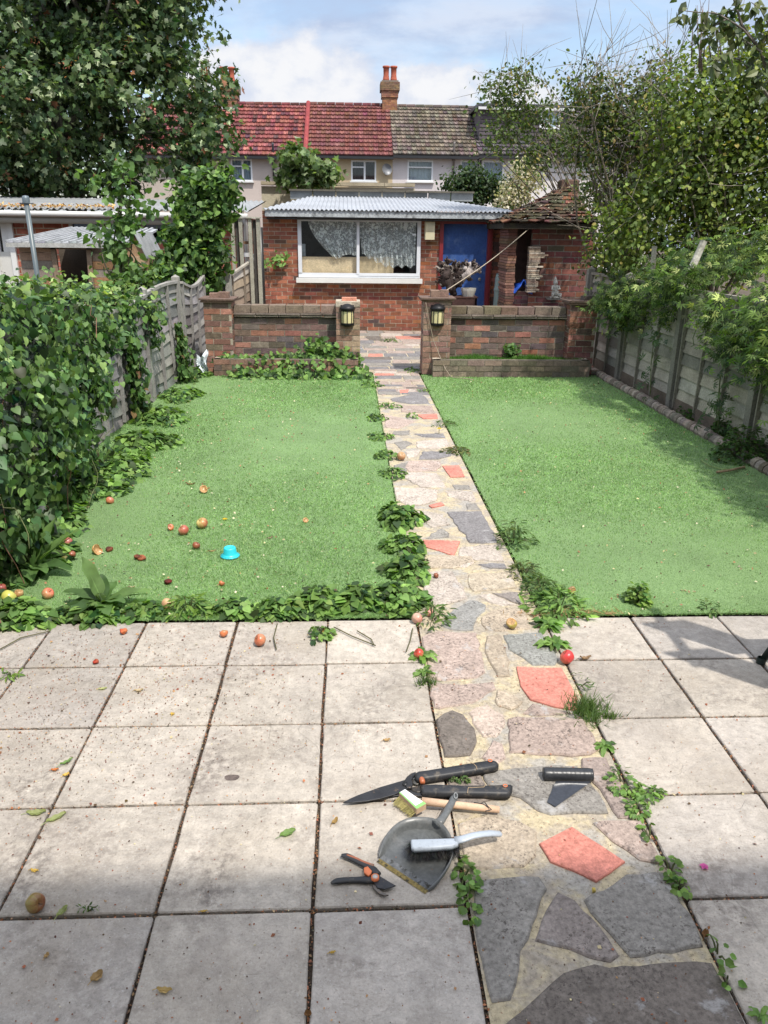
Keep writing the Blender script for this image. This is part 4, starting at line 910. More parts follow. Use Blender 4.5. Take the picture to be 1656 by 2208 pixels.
def loose(label, x, y, k, ztop, d=(.21, .1, .065), rz=0., col=(.2, .13, .1), Y=PY+.15):
    mb = MB(); p = D(x, y, Y); mb.prism([(-d[0]/2, -d[1]/2), (d[0]/2, -d[1]/2), (d[0]/2, d[1]/2), (-d[0]/2, d[1]/2)], 0, d[2], col, .005); V = np.concatenate(mb.v) @ RZ(rz).T+np.array([p[0], Y, ztop]); mb.v = [V]; o = obj('loose_brick', mb, OLDBRICK); tag(o, label, 'brick', 'loose bricks on the piers')
loose('broken brown brick half on the far left pier cap, left one', 462, 640, 'a', za-.008, (.12, .1, .06), .1); loose('brown brick on the far left pier cap, right one', 483, 636, 'a', za-.008, (.14, .1, .075), -.05)
loose('pale orange brick lying on the pier left of the path opening', 753, 648, 'b', zb+.011, (.2, .1, .045), 0, (.50, .22, .15))
loose('brown brick standing on the pier right of the path, left of its pair', 938, 634, 'c', zc-.008, (.125, .1, .085), 0, (.24, .16, .12)); loose('brown brick standing on the pier right of the path, right of its pair', 958, 633, 'c', zc-.008, (.115, .1, .09), -.08, (.22, .14, .11))
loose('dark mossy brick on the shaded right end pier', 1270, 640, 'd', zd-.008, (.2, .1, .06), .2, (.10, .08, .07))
def planter(label, x0, x1, zt, cols):
    t = thing('planter', label, 'planter', ((x0+x1)/2, PY-.1, 0)); mb = MB(); Y0 = PY-.22
    bricks(mb, x0, x1, 0, zt, Y0, .1, -1, cols, None, L=.235, H=zt/3, mort=(.15, .13, .1)); bricks(mb, Y0+.012, PY-.004, 0, zt, x0, .1, -1, cols, None, axis='y', H=zt/3); bricks(mb, Y0+.012, PY-.004, 0, zt, x1, .1, 1, cols, None, axis='y', H=zt/3); obj('brickwork', mb, OLDBRICK, t)
    mb = MB(); mb.box(((x0+x1)/2, (Y0+.1+WY)/2-.002, zt/2-.02), (x1-x0-.2, WY-Y0-.108, zt-.04), (.06, .045, .03)); obj('planting_soil', mb, SOIL, t); return t
PCx = [(.20, .13, .10), (.15, .11, .09), (.25, .14, .10)]
zp = zat(600, 775, PY-.22)
planter('low brick planter overflowing with bindweed left of the path', xat(461, 790, PY-.22), xat(772, 790, PY-.22), zp, PCx); planter('low brick planter with mown grass strip right of the path', xat(934, 790, PY-.22), xat(1272, 790, PY-.22), zp, [(.19, .15, .115), (.15, .125, .1), (.22, .17, .13)])
# wall lanterns
def lantern(label, cx_px, cy_px):
    Yl = PY-.005; c = D(cx_px, cy_px, Yl-.05); t = thing('wall_lantern', label, 'wall lantern', (c[0], Yl, c[2]), 'wall lanterns on the gate piers'); BK = (.018, .018, .02)
    r = .082; X, Z = c[0], c[2]; zt, zb_ = zat(cx_px, cy_px-23, Yl-.05), zat(cx_px, cy_px+16, Yl-.05)
    mb = MB(); mb.lathe([(r*.96, zb_), (r*.96, zt-.03)], (X, Yl, 0), 20, (.62, .55, .30), pi, 2*pi); mb.box((X, Yl-.004, (zb_+zt)/2-.01), (r*1.9, .006, zt-zb_-.02), (.6, .53, .3)); obj('glass', mb, vmat('cream_glass', .3, .06, 12, .04, 60, .05, .001, spec=.5), t, True)
    mb = MB()
    for k in range(5):
        a = pi+pi*(k/4); mb.tube([(X+r*cos(a), Yl+r*sin(a)-.004, zb_), (X+r*cos(a), Yl+r*sin(a)-.004, zt-.03)], .0055, 6, BK)
    mb.lathe([(r+.003, 0), (r+.006, .004), (r+.003, .010)], (X, Yl, zb_+(zt-zb_)*.73), 20, BK, pi, 2*pi)
    obj('bars', mb, METAL, t, True)
    mb = MB(); mb.lathe([(r*1.05, -.02), (r*1.25, 0), (r*1.28, .012), (r*.95, .04), (r*.5, .062), (0, .07)], (X, Yl-.002, zt-.035), 20, BK, pi, 2*pi); obj('cap', mb, METAL, t, True)
    mb = MB(); mb.lathe([(r*1.04, .02), (r*1.08, .0), (r*.9, -.02), (r*.4, -.03), (0, -.032)], (X, Yl-.002, zb_), 20, BK, pi, 2*pi); mb.box((X, Yl-.001, (zb_+zt)/2), (r*2.2, .008, zt-zb_+.03), BK); obj('base', mb, METAL, t, True)
lantern('black half round wall lantern with cream glass on the left gate pier', 749, 684); lantern('black half round wall lantern with cream glass on the right gate pier', 944, 684)
# ropes and cable
mb = MB(); A = D(953, 630, 11.0); A[2] = zc+.02; B = D(1143, 491, HY-.1); u = np.linspace(0, 1, 30)[:, None]; mb.tube(A+(B-A)*u+np.array([0, 0, -.05])*np.sin(pi*u), .0065, 6, (.40, .34, .26)); o = obj('rope', mb, vmat('rope_fibre', .95, .2, 60, .2, 200, .4, .001), None, True); tag(o, 'taut pale rope from the right gate pier up to the hut eave', 'rope')
mb = MB(); P = [D(918, 652, PY-.03), D(925, 690, PY-.03), D(935, 735, PY-.05), D(948, 768, PY-.12), D(960, 795, PY-.26), D(972, 809, PY-.3), D(1020, 822, PY-.5)]; P[-1][2] = .02; P[-2][2] = .02; P = np.array(P); u = np.linspace(0, 6, 40); mb.tube(np.stack([np.interp(u, range(7), P[:, i]) for i in range(3)], 1), .005, 5, (.30, .24, .18)); o = obj('cable', mb, PLASTIC, None, True); tag(o, 'thin brown cable hanging down the right gate pier onto the turf', 'cable')
# ================================================================== NEIGHBOUR'S OUTBUILDING, SHEDS, POSTS (left)
BY = 16.4
t = thing('outbuilding', 'long brick outbuilding with grey corrugated roof behind the left fence', 'outbuilding', (-6, BY, 0))
bx0, bx1 = -13., -2.05; ge = zat(300, 466, BY)
W1 = px_rect(440, 470, 560, 505, BY); ww = [px_rect(148, 472, 228, 520, BY), px_rect(232, 474, 300, 520, BY), px_rect(304, 474, 370, 520, BY)]; dd = px_rect(-25, 470, 50, 640, BY); dd = (dd[0], dd[1], -1, dd[3])
mb = MB(); bricks(mb, bx0+4, bx1, 0, ge, BY, .11, -1, [(.33, .11, .07), (.29, .09, .06), (.37, .13, .08)], [.4, .3, .3], holes=[(w[0], w[1], w[2], w[3]) for w in ww]+[dd], L=.36, H=.125, gap=.02, mort=(.40, .33, .25))
bricks(mb, BY+.02, BY+3, 0, ge, bx1, .11, 1, RED, REDW, axis='y'); mb.box(((bx0+bx1)/2, BY+3, ge/2), (bx1-bx0, .1, ge), (.2, .08, .05)); mb.box(((bx0+bx1)/2+1, BY+1.2, ge/2), (bx1-bx0-3, .05, ge), (.02, .02, .02)); obj('wall', mb, BRICK, t)
r0 = zat(300, 452, BY-.3); r1 = zat(300, 430, BY+3.2)
mb = MB(); corr(mb, bx0, bx1+.15, lambda x, y: r0+(r1-r0)*(y-BY+.3)/3.5, BY-.3, BY+3.2, .12, .02, (.27, .28, .285), 8); ro = obj('roof', mb, SHEET, t, True)
mb = MB(); mb.tube([(bx0, BY-.36, r0-.09), (bx1+.12, BY-.36, r0-.10)], .055, 10, (.52, .52, .50)); mb.box(((bx0+bx1)/2, BY-.2, r0-.2), (bx1-bx0, .2, .14), (.33, .31, .27)); obj('gutter', mb, PAINT, t, True)
n = 900; x = rng.uniform(bx0+3, D(255, 450, BY)[0], n); v = rng.random(n)**3*.5
P = np.stack([x, BY-.34+v, r0+.03+(r1-r0)*v/3.5+rng.uniform(0, .03, n)], 1); o = cloud('roof_leaves', P, rng.normal(0, .6, (n, 3))+[0, 0, 1], rng.uniform(.03, .07, n), T_quad(.4), pal(n, [(.50, .25, .07), (.55, .36, .14), (.36, .16, .05), (.6, .45, .22)]), DRY); tag(o, 'orange fallen leaves drifted along the outbuilding gutter', 'fallen leaves', kind='stuff')
for (a, b, p, q) in ww:
    mb = MB(); 
    for x in (a+.03, b-.03): mb.box((x, BY-.01, (p+q)/2), (.06, .08, q-p), (.45, .44, .40))
    mb.box(((a+b)/2, BY-.012, q-.03), (b-a, .08, .06), (.45, .44, .4)); mb.box(((a+b)/2, BY-.012, p+.03), (b-a, .08, .06), (.45, .44, .4)); wo_ = obj('window', mb, PAINT, t)
    mb = MB(); mb.box(((a+b)/2, BY+.03, (p+q)/2), (b-a-.05, .01, q-p-.05)); obj('pane', mb, glassmat(), wo_)
a, b, _, q = dd; mb = MB(); zt_ = zat(20, 487, BY); zb_ = zat(20, 543, BY)
for (x, w) in ((a+.05, .1), (b-.05, .1)): mb.box((x, BY-.01, q/2), (w, .1, q), (.62, .62, .6))
mb.box(((a+b)/2, BY+.01, (q+zt_)/2), (b-a-.2, .06, q-zt_), (.6, .6, .58)); mb.box(((a+b)/2, BY+.01, zb_/2), (b-a-.2, .06, zb_), (.55, .54, .50)); mb.box(((a+b)/2-.1, BY+.01, (zt_+zb_)/2), (.05, .06, zt_-zb_), (.6, .6, .58)); mb.box((b-.17, BY+.01, (zt_+zb_)/2), (.14, .06, zt_-zb_-.002), (.6, .6, .58))
dr = obj('door', mb, PAINT, t); mb = MB(); mb.box(((a+b)/2, BY+.03, (zt_+zb_)/2), (b-a-.25, .01, zt_-zb_-.01)); obj('pane', mb, glassmat(), dr)
# white downpipe
mb = MB(); p = D(526, 470, BY-.36); q = D(531, 600, BY-.3); mb.tube([(p[0], BY-.36, r0-.12), (p[0], BY-.2, r0-.26), (p[0], BY-.2, .05)], .045, 10, (.55, .55, .53)); mb.lathe([(.06, 0), (.06, .08)], (p[0], BY-.2, 1.35), 10, (.5, .5, .5)); o = obj('downpipe', mb, PAINT, None, True); tag(o, 'white plastic downpipe between the two grey timber posts', 'downpipe')
mb = MB(); p = D(518, 523, 13.4); q = D(548, 524, 13.4); mb.box(((p[0]+q[0])/2, 13.4, p[2]), (q[0]-p[0], .02, .045), (.24, .14, .09)); o = obj('metal_strap', mb, METAL); tag(o, 'rusty brown bracket strap across the timber posts', 'bracket')
# grey timber posts
for lab, xt, xb, Yp in (('tall grey timber post, left of the pair beside the outhouse', 507, 517, 13.3), ('tall grey timber post, right of the pair beside the outhouse', 545, 556, 13.3)):
    p = D(xt+2, 471, Yp); q = D(xb+4, 655, Yp); mb = MB(); t = thing('timber_post', lab, 'post', (q[0], Yp, 0), 'timber posts by the outhouse'); gc = (.33, .32, .26)
    for k, dx in enumerate((-.065, .0, .065)):
        if k == 1: mb.box((p[0]+dx, Yp+.03, p[2]/2), (.05, .03, p[2]-.05), (.06, .055, .05)); continue
        mb.box((p[0]+dx, Yp, p[2]/2), (.055, .06, p[2]), gc, rz=rng.uniform(-.03, .03))
    obj('post', mb, WOOD, t); mb = MB(); mb.box((p[0], Yp, p[2]+.012), (.22, .12, .02), (.38, .37, .31)); obj('cap', mb, WOOD, t)
mb = MB(); p = D(575, 560, 15.3); mb.tube([(p[0]-.1, 15.3, 0), (p[0]-.1, 15.3, 1.9)], .05, 8, (.02, .02, .02)); o = obj('black_pipe', mb, PLASTIC, None, True); tag(o, 'black soil pipe at the left corner of the outhouse', 'pipe')
# sheds
def shed(label, xa, xb, ytop, yeave, Yf, dep, door, ribs, skew):
    a = D(xa, yeave, Yf); b = D(xb, yeave, Yf); ez_ = a[2]; rz_ = D((xa+xb)/2, ytop, Yf+dep)[2]; t = thing('garden_shed', label, 'shed', ((a[0]+b[0])/2, Yf, 0))
    mb = MB(); nb = int(ez_/.115); wd = [(.30, .22, .16), (.36, .25, .16), (.27, .23, .19), (.42, .24, .12), (.22, .18, .15)]; d0, d1 = D(door[0], 560, Yf)[0], D(door[1], 560, Yf)[0]
    for k in range(nb):
        z = ez_*(k+.5)/nb-.02; 
        for (p, q) in ((a[0]+.12, d0), (d1, b[0]-.1)): mb.box(((p+q)/2, Yf+.04, z), (q-p-.004, .022, ez_/nb-.006), tuple(pal(1, wd, None, .15)[0]), rx=.14)
        for X in (a[0]+.12, b[0]-.1): mb.box((X, Yf+dep/2, z), (.022, dep-.1, ez_/nb-.006), tuple(pal(1, wd, None, .15)[0]))
    mb.box(((a[0]+b[0])/2, Yf+dep, ez_/2), (b[0]-a[0]-.3, .03, ez_), (.1, .08, .06))
    obj('cladding', mb, WOOD, t)
    mb = MB(); 
    for X in (d0+.01, d1-.01): mb.box((X, Yf+.01, ez_/2-.02), (.07, .05, ez_-.05), (.22, .16, .11), ry=.03 if X > d0+.1 else -.02)
    mb.box(((d0+d1)/2, Yf+.01, ez_-.05), (d1-d0+.3, .05, .07), (.2, .13, .09)); obj('door_frame', mb, WOOD, t)
    mb = MB(); nr = ribs
    for k in range(nr):
        u0, u1 = k/nr, (k+1)/nr; P = []
        for u, v in ((u0, 0), (u1, 0), (u1, 1), (u0, 1)): P.append((a[0]+(b[0]-a[0])*u+skew*v*(1-u)*1.0, Yf-.12+(dep+.1)*v, ez_+.01+(rz_-ez_)*v))
        P = np.array(P); P[1] -= (P[1]-P[0])*.06; P[2] -= (P[2]-P[3])*.06; mb.add(np.concatenate([P, P-[0, 0, .03]]), [[0, 1, 2, 3], [0, 4, 5, 1], [1, 5, 6, 2], [3, 2, 6, 7], [4, 7, 6, 5], [0, 3, 7, 4]], tuple(pal(1, [(.23, .24, .25), (.28, .29, .30), (.20, .20, .22)], None, .1)[0]))
        mb.bar(P[0]+[0, 0, .012], P[3]+[0, 0, .012], .03, .024, (.33, .34, .35))
    mb.box(((a[0]+b[0])/2, Yf-.13, ez_-.03), (b[0]-a[0], .02, .06), (.36, .36, .34)); obj('roof', mb, vmat('roofing_felt', .9, .25, 5, .25, 60, .4, .003), t)
    return t
shed('grey roofed timber shed with open dark doorway behind the ivy', 20, 290, 493, 523, 12.3, 1.6, (118, 192), 16, .42)
shy = 12.0; a = D(262, 552, shy); b = D(316, 552, shy); c = D(292, 505, shy); t = thing('gable_hutch', 'small timber gabled playhouse end beside the larger shed', 'playhouse', ((a[0]+b[0])/2, shy, 0)); mb = MB()
for k in range(10):
    z = a[2]*(k+.5)/10; mb.box(((a[0]+b[0])/2, shy, z), (b[0]-a[0], .03, a[2]/10-.006), tuple(pal(1, [(.40, .24, .12), (.30, .2, .13)], None, .15)[0]), rx=.1)
mb.add([(a[0], shy, a[2]), (b[0], shy, a[2]), (c[0], shy, c[2]), (a[0], shy+.9, a[2]), (b[0], shy+.9, a[2]), (c[0], shy+.9, c[2])], [[0, 1, 2], [3, 5, 4]], (.30, .19, .11))
for X in (a[0], b[0]): mb.box((X, shy+.45, a[2]/2), (.03, .86, a[2]), (.3, .2, .13))
obj('wall', mb, WOOD, t); mb = MB()
for e in (a, b):
    d_ = (e-c)*1.12; mb.add([c+[0, -.06, .03], c+d_+[0, -.06, .03], c+d_+[0, 1.0, .03], c+[0, 1., .03], c+[0, -.06, .0], c+d_+[0, -.06, .0], c+d_+[0, 1., .0], c+[0, 1., 0]], [[0, 1, 2, 3], [4, 7, 6, 5], [0, 4, 5, 1], [1, 5, 6, 2]], (.27, .28, .29))
obj('roof', mb, MATS['roofing_felt'], t)
# metal pole
p = D(56, 432, 9.0); q = D(83, 612, 9.0); mb = MB(); t = thing('washing_line_pole', 'leaning grey metal washing line pole in front of the shed', 'pole', (q[0]+.3, 9, 0)); q2 = p+(q-p)*(p[2]/(p[2]-q[2])); mb.tube([q2, p], .026, 12, (.10, .125, .135)); obj('pole', mb, PLASTIC, t, True)
mb = MB(); mb.lathe([(0, .05), (.03, .045), (.038, .02), (.038, -.03)], p, 12, (.14, .17, .19)); mb.tube([p+[-.07, 0, -.03], p+[.07, 0, -.03]], .008, 6, (.12, .13, .14)); obj('cap', mb, METAL, t, True)

# ================================================================== LEFT FENCE
GW = [(.235, .225, .215), (.28, .27, .26), (.20, .19, .185), (.31, .295, .275)]
tf = thing('panel_fence', 'grey weathered lapped panel fence with sagging tops along the left boundary', 'fence', (-2.2, 8, 0))
def fence_panel(t, P0, P1, h0, h1, hm, cols, side, lean=0., nb=9, battens=4, wave=.012, rail=True):
    P0, P1 = np.array(P0, float), np.array(P1, float); d = P1-P0; L = np.linalg.norm(d); d /= L; nrm = np.array([-d[1], d[0]])*side
    def at(u, z, off): x = P0+d*L*u+nrm*(off+lean*z); return (x[0], x[1], z)
    top = lambda u: h0+(h1-h0)*u+hm*sin(pi*u)
    mb = MB(); nu = 14
    for k in range(nb):
        col = tuple(pal(1, cols, None, .12)[0]); ph = rng.uniform(0, 6); am = rng.uniform(.3, 1)*wave
        def fn(u, v, k=k, ph=ph, am=am): zz = top(u)*(k+v*1.12)/nb+am*sin(u*7+ph); return at(u, zz, .022*(1-v)+.004*sin(u*11+ph))
        mb.grid(fn, nu, 1, col); e = [fn(i/nu, 0) for i in range(nu+1)]; e2 = [at(i/nu, p[2], .006) for i, p in enumerate(e)]; mb.add(e+e2, [[i, nu+1+i, nu+2+i, i+1] for i in range(nu)], tuple(np.array(col)*.8))
    mb.grid(lambda u, v: at(u, top(u)*v, -.012), nu, 4, (.14, .13, .12)); obj('panel', mb, WOOD, t)
    mb = MB(); bc = tuple(np.array(cols[1])*.85)
    for k in range(battens):
        u = (k+.06)/(battens-.88); a = np.array(at(u, .03, .035)); b = np.array(at(u, top(u)-.01, .03)); mb.bar(a, b, .035, .02, bc)
    pr = None
    for k in range(9):
        u = k/8; c = np.array(at(u, top(u)+.0, .02)); 
        if pr is not None: mb.bar(pr, c, .05, .032, tuple(np.array(cols[3])))
        pr = c
    obj('frame', mb, WOOD, t)
def post(t, x, y, h, w=.09, col=(.30, .29, .26), lean=(0, 0), name='post'):
    mb = MB(); mb.bar((x, y, 0), (x+lean[0], y+lean[1], h), w, w, col); mb.add([(x+lean[0]+i*w*.5, y+lean[1]+j*w*.5, h) for i, j in ((-1, -1), (1, -1), (1, 1), (-1, 1))]+[(x+lean[0], y+lean[1], h+w*.35)], [[0, 1, 4], [1, 2, 4], [2, 3, 4], [3, 0, 4]], col); return obj(name, mb, WOOD, t)
fx = lambda y: -2.28+.09*(y-7)/4
ys = [12.0, 10.45, 8.75, 7.05, 5.35, 3.65, 1.95]; hs = [1.24, 1.24, 1.20, 1.18, 1.2, 1.2, 1.2]
for i in range(len(ys)-1):
    fence_panel(tf, (fx(ys[i]), ys[i]-.05), (fx(ys[i+1]), ys[i+1]+.05), hs[i]-.03, hs[i+1]-.04, (-.10, .03, -.05, -.03, 0, 0)[i], GW, 1, (.04, -.03, .05, .02, 0, 0)[i]*.5, battens=4, wave=.014)
for i, y in enumerate(ys): post(tf, fx(y), y, hs[i]+.03, lean=(rng.uniform(-.02, .03), 0))
# short panels beyond, behind the far pier
t2 = thing('trellis_fence', 'short grey fence panels with slatted top behind the left brick pier', 'fence', (-2, 12.3, 0)); FY = 12.6
a = D(430, 590, FY); b = D(490, 600, FY); fence_panel(t2, (b[0], FY), (a[0], FY), b[2], a[2]+.04, 0, GW, 1, 0, battens=5)
post(t2, a[0], FY-.03, a[2]+.1); post(t2, b[0]+.02, FY-.03, b[2]+.16); a = D(497, 592, FY+.1); b = D(533, 568, FY+.1); fence_panel(t2, (b[0], FY+1.0), (a[0], FY), b[2]+.05, a[2], 0, [(.25, .20, .15), (.22, .18, .14), (.2, .16, .12), (.36, .33, .28)], 1, 0, battens=3)
post(t2, b[0], FY+1, b[2]+.1, .06)

# ================================================================== RIGHT FENCE AND LOG EDGING
RW = [(.30, .275, .22), (.26, .24, .195), (.34, .31, .26), (.22, .20, .165)]
tf = thing('panel_fence', 'pale lapped panel fence with dark battens along the shaded right boundary', 'fence', (3.62, 7, 0))
ys = [11.9, 10.2, 8.42, 6.66, 4.9, 3.1, 1.3]; fxr = lambda y: 3.66
for i in range(len(ys)-1): fence_panel(tf, (fxr(0), ys[i]-.05), (fxr(0), ys[i+1]+.05), 1.3, 1.3, 0, RW, -1, 0, nb=10, battens=4, wave=.006)
for y in ys: post(tf, fxr(0)-.03, y, 1.36, .10, (.185, .175, .15))
for i in range(len(ys)-1):
    mb = MB(); mb.box((fxr(0)-.02, (ys[i]+ys[i+1])/2, .07), (.03, abs(ys[i]-ys[i+1])-.12, .14), (.13, .105, .08)); obj('gravel_board', mb, WOOD, tf)
mb = MB(); y = 10.5; k = 0
while y > 1.2:
    L = rng.uniform(.045, .075); r = .055+rng.uniform(-.008, .008); mb.tube([(3.46+.01*sin(y*3), y, .03), (3.46+.01*sin((y-L)*3), y-L+.006, .03)], [r, r*.97], 10, tuple(pal(1, [(.26, .215, .18), (.31, .255, .215), (.19, .16, .13), (.24, .21, .175)], None, .15)[0])); y -= L
o = obj('edging', mb, OLDBRICK, None, False); tag(o, 'mottled pinkish log shaped edging along the right turf edge', 'edging')
# bare stump posts in the vine
for lab, x0, y0, x1, y1, Yp, r, col in (('pale sawn branch end sticking up out of the right vine', 1518, 519, 1500, 560, 8.0, .036, (.42, .40, .34)), ('short weathered stake poking out of the shrubs at right', 1411, 531, 1408, 575, 9.5, .03, (.28, .26, .21))):
    a = D(x0, y0, Yp); b = D(x1, y1, Yp); b2 = b+(b-a)*1.5; mb = MB(); mb.tube([b2, b, a], [r*1.1, r, r*.95], 10, col); o = obj('stake', mb, BARK, None); tag(o, lab, 'stake')

# ================================================================== TREES AND SHRUBS
SG = [(.05, .09, .035), (.075, .125, .045), (.11, .17, .065), (.40, .48, .27), (.30, .13, .07)]; SGw = [.34, .32, .21, .11, .02]
def bl(x, y, Y, rx, ry, rz_): c = D(x, y, Y); return (c[0], c[1], c[2], rx, ry, rz_)
TYy = 21.
blobs = [bl(60, 40, TYy, 1.9, 1.9, 1.7), bl(230, 20, TYy, 1.7, 1.8, 1.6), bl(360, 40, TYy, 1.1, 1.5, 1.3), bl(90, 220, TYy-.6, 2.0, 1.9, 1.25), bl(270, 190, TYy-.4, 1.7, 1.8, 1.2), bl(410, 190, TYy, .75, 1.1, .75),
         bl(450, 290, TYy-.2, .85, 1.1, .62), bl(120, 350, TYy, 2.2, 1.6, .9), bl(300, 340, TYy-.3, 1.7, 1.5, .85), bl(-60, 180, TYy, 1.6, 1.6, 2.4), bl(-20, 380, TYy, 1.8, 1.4, .8), bl(420, 385, TYy, .6, .8, .45), bl(160, -120, TYy, 2.6, 2.2, 1.8), bl(370, -80, TYy, 1.1, 1.5, 1.1)]
a = D(150, 300, TYy)
tree('sycamore_tree', 'huge dark sycamore with reddish seed bunches towering over the left outbuilding', 'tree', (a[0], TYy, 0), [(a[0], TYy, 0), (a[0]+.05, TYy, 1.5), D(135, 300, TYy), D(112, 150, TYy), D(95, 30, TYy), D(85, -120, TYy)], .30, blobs, 640, 56, .155, T_maple(), SG, SGw, .24, GLOSSLEAF, None, (.16, .145, .12), 34, .62)
# seed bunches hang with the tree: coppery keys
tr_ = bpy.data.objects['sycamore_tree']; C_, _n = blobpts(90, blobs, .9); P = np.repeat(C_, 22, 0)+rng.normal(0, .09, (1980, 3)); cloud('seed_bunches', P, rng.normal(0, 1, (1980, 3)), .075, T_quad(.22), pal(1980, [(.34, .14, .07), (.45, .24, .12), (.25, .08, .05)]), LEAF, tr_)
# young hazel in front of the sheds
hb = [bl(262, 365, 9.4, .10, .12, .14), bl(270, 420, 9.4, .16, .18, .14), bl(205, 385, 9.4, .10, .12, .10), bl(262, 480, 9.4, .14, .18, .14), bl(250, 540, 9.4, .16, .2, .16), bl(315, 450, 9.4, .12, .12, .08), bl(215, 500, 9.4, .08, .10, .06), bl(280, 600, 9.4, .26, .25, .12)]
p = D(262, 620, 9.4)
tree('hazel_sapling', 'slim hazel sapling with round leaves standing in front of the sheds', 'sapling', (p[0], 9.4, 0), [(p[0], 9.4, 0), p, D(258, 520, 9.4), D(262, 430, 9.4), D(268, 345, 9.4)], .022, hb, 80, 8, .075, T_heart(), [(.08, .15, .05), (.12, .21, .065), (.16, .27, .09)], None, .07, LEAF, None, (.1, .09, .06), 14, .3)
# tall ivy and bindweed column by the outbuilding end
hb = [bl(455, 400, 12.2, .22, .2, .22), bl(480, 430, 12.2, .18, .2, .2), bl(400, 425, 12.4, .16, .2, .18), bl(440, 470, 12.2, .34, .3, .25), bl(400, 500, 12.3, .24, .3, .25), bl(440, 545, 12.2, .40, .3, .28), bl(385, 575, 12.3, .30, .3, .18), bl(340, 600, 12, .4, .3, .12), bl(410, 600, 12.2, .4, .3, .18), bl(495, 400, 12.2, .1, .1, .25), bl(400, 385, 12.5, .15, .1, .15)]
p = D(420, 600, 12.2)
tree('climber_clad_shrub', 'tall shrub smothered in ivy and bindweed left of the timber posts', 'shrub', (p[0], 12.2, 0), [(p[0], 12.2, 0), D(420, 600, 12.2), D(440, 500, 12.2), D(455, 400, 12.2), D(470, 350, 12.2)], .05, hb, 330, 22, .085, T_heart(), [(.06, .12, .035), (.10, .19, .055), (.17, .29, .08), (.27, .40, .12), (.03, .06, .025)], [.3, .28, .2, .1, .12], .085, LEAF, None, (.1, .09, .06), 10, .6)
# pale young tree over the parapet and dark bush, cream climber
hb = [bl(645, 345, 23, .45, .5, .32), bl(625, 330, 23, .22, .3, .28), bl(680, 370, 23, .55, .5, .22), bl(610, 375, 23, .25, .3, .2), bl(712, 375, 23, .22, .3, .16), bl(655, 385, 23, .7, .5, .2)]
p = D(650, 390, 23)
tree('young_maple', 'pale leaved young tree rising above the garage parapet against the houses', 'tree', (p[0], 23.0, 0), [(p[0], 23, 0), (p[0], 23, 1.5), D(650, 390, 23), D(640, 330, 23)], .05, hb, 120, 13, .17, T_maple(), [(.13, .20, .07), (.20, .28, .13), (.07, .12, .04), (.36, .42, .26)], [.4, .28, .22, .1], .13, LEAF, None, (.12, .1, .07), 14, .4)
hb = [bl(985, 392, 22, .42, .5, .22), bl(1025, 385, 22, .35, .4, .3), bl(1050, 405, 22, .5, .5, .25), bl(1010, 420, 22, .7, .5, .25), bl(1085, 415, 22, .3, .4, .25)]
p = D(1020, 400, 22)
tree('dark_bush', 'dark green bush behind the right end of the outhouse roof', 'bush', (p[0], 22, 0), [(p[0], 22, 0), (p[0], 22, 1.4), D(1020, 400, 22)], .06, hb, 170, 26, .10, T_oval(.3), [(.03, .055, .022), (.045, .08, .03), (.06, .10, .035)], None, .14, LEAF, None, (.1, .08, .06), 10, .5)
hb = [bl(1115, 410, 19, .35, .3, .28), bl(1140, 385, 19, .3, .3, .25), bl(1098, 435, 19, .25, .3, .15), bl(1125, 370, 19, .2, .3, .25)]
p = D(1115, 430, 19)
tree('flowering_climber', 'cream flowered climber frothing behind the mossy hut roof', 'climber', (p[0], 19, 0), [(p[0], 19, 0), (p[0], 19, 1.4), D(1115, 410, 19)], .05, hb, 130, 22, .075, T_quad(.4), [(.55, .50, .38), (.48, .42, .30), (.12, .18, .07), (.6, .56, .46)], [.35, .25, .2, .2], .12, LEAF, None, (.2, .17, .12), 10, .5)

# big overgrown thicket right: several shrubs
OG = [(.10, .15, .04), (.145, .20, .05), (.20, .27, .065), (.30, .34, .08), (.40, .33, .09), (.05, .075, .025)]; OGw = [.27, .27, .2, .09, .03, .14]
def shrub(name, label, cat, bx, by, Y, blobs, n, per, ls, T, tw=0, cols=OG, w=OGw, spread=.16, limbs=22, mat=LEAF, br=.05, surf=.35, barkc=(.16, .135, .10), droop=.3):
    p = D(bx, by, Y); return tree(name, label, cat, (p[0], Y, 0), [(p[0], Y, 0), (p[0]+.05, Y, .8), (p[0]-.02, Y, 1.3), D(bx-10, by-60, Y)], br, blobs, n, per, ls, T, cols, w, spread, mat, None, barkc, limbs, surf, tw, droop)
Yb = 15.2
hb = [bl(1095, 215, Yb, .42, .5, .50), bl(1085, 290, Yb, .40, .5, .35), bl(1160, 250, Yb, .30, .4, .40), bl(1125, 160, Yb, .22, .3, .30), bl(1065, 200, Yb, .2, .3, .2), bl(1150, 330, Yb, .38, .4, .25), bl(1210, 300, Yb, .3, .4, .4)]
shrub('lilac_bush', 'sparse leafy bush spreading left in front of the loft dormer', 'bush', 1330, 420, 15.2, hb, 215, 13, .075, T_oval(.3), 26, [(.065, .10, .032), (.10, .145, .042), (.14, .19, .055), (.32, .26, .08)], [.42, .34, .2, .04], .15, 26, LEAF, .035, .1)
Yb = 12.2
hb = [bl(1290, 230, Yb, .42, .5, .5), bl(1370, 260, Yb, .5, .5, .6), bl(1265, 320, Yb, .35, .4, .28), bl(1365, 400, Yb, .5, .6, .55), bl(1335, 480, Yb, .25, .5, .35), bl(1295, 425, Yb+.9, .30, .4, .28), bl(1275, 390, Yb+1.2, .2, .3, .2), bl(1430, 330, Yb, .6, .6, .7), bl(1420, 190, Yb, .35, .4, .4), bl(1320, 560, Yb, .3, .4, .35), bl(1240, 190, Yb, .2, .3, .35)]
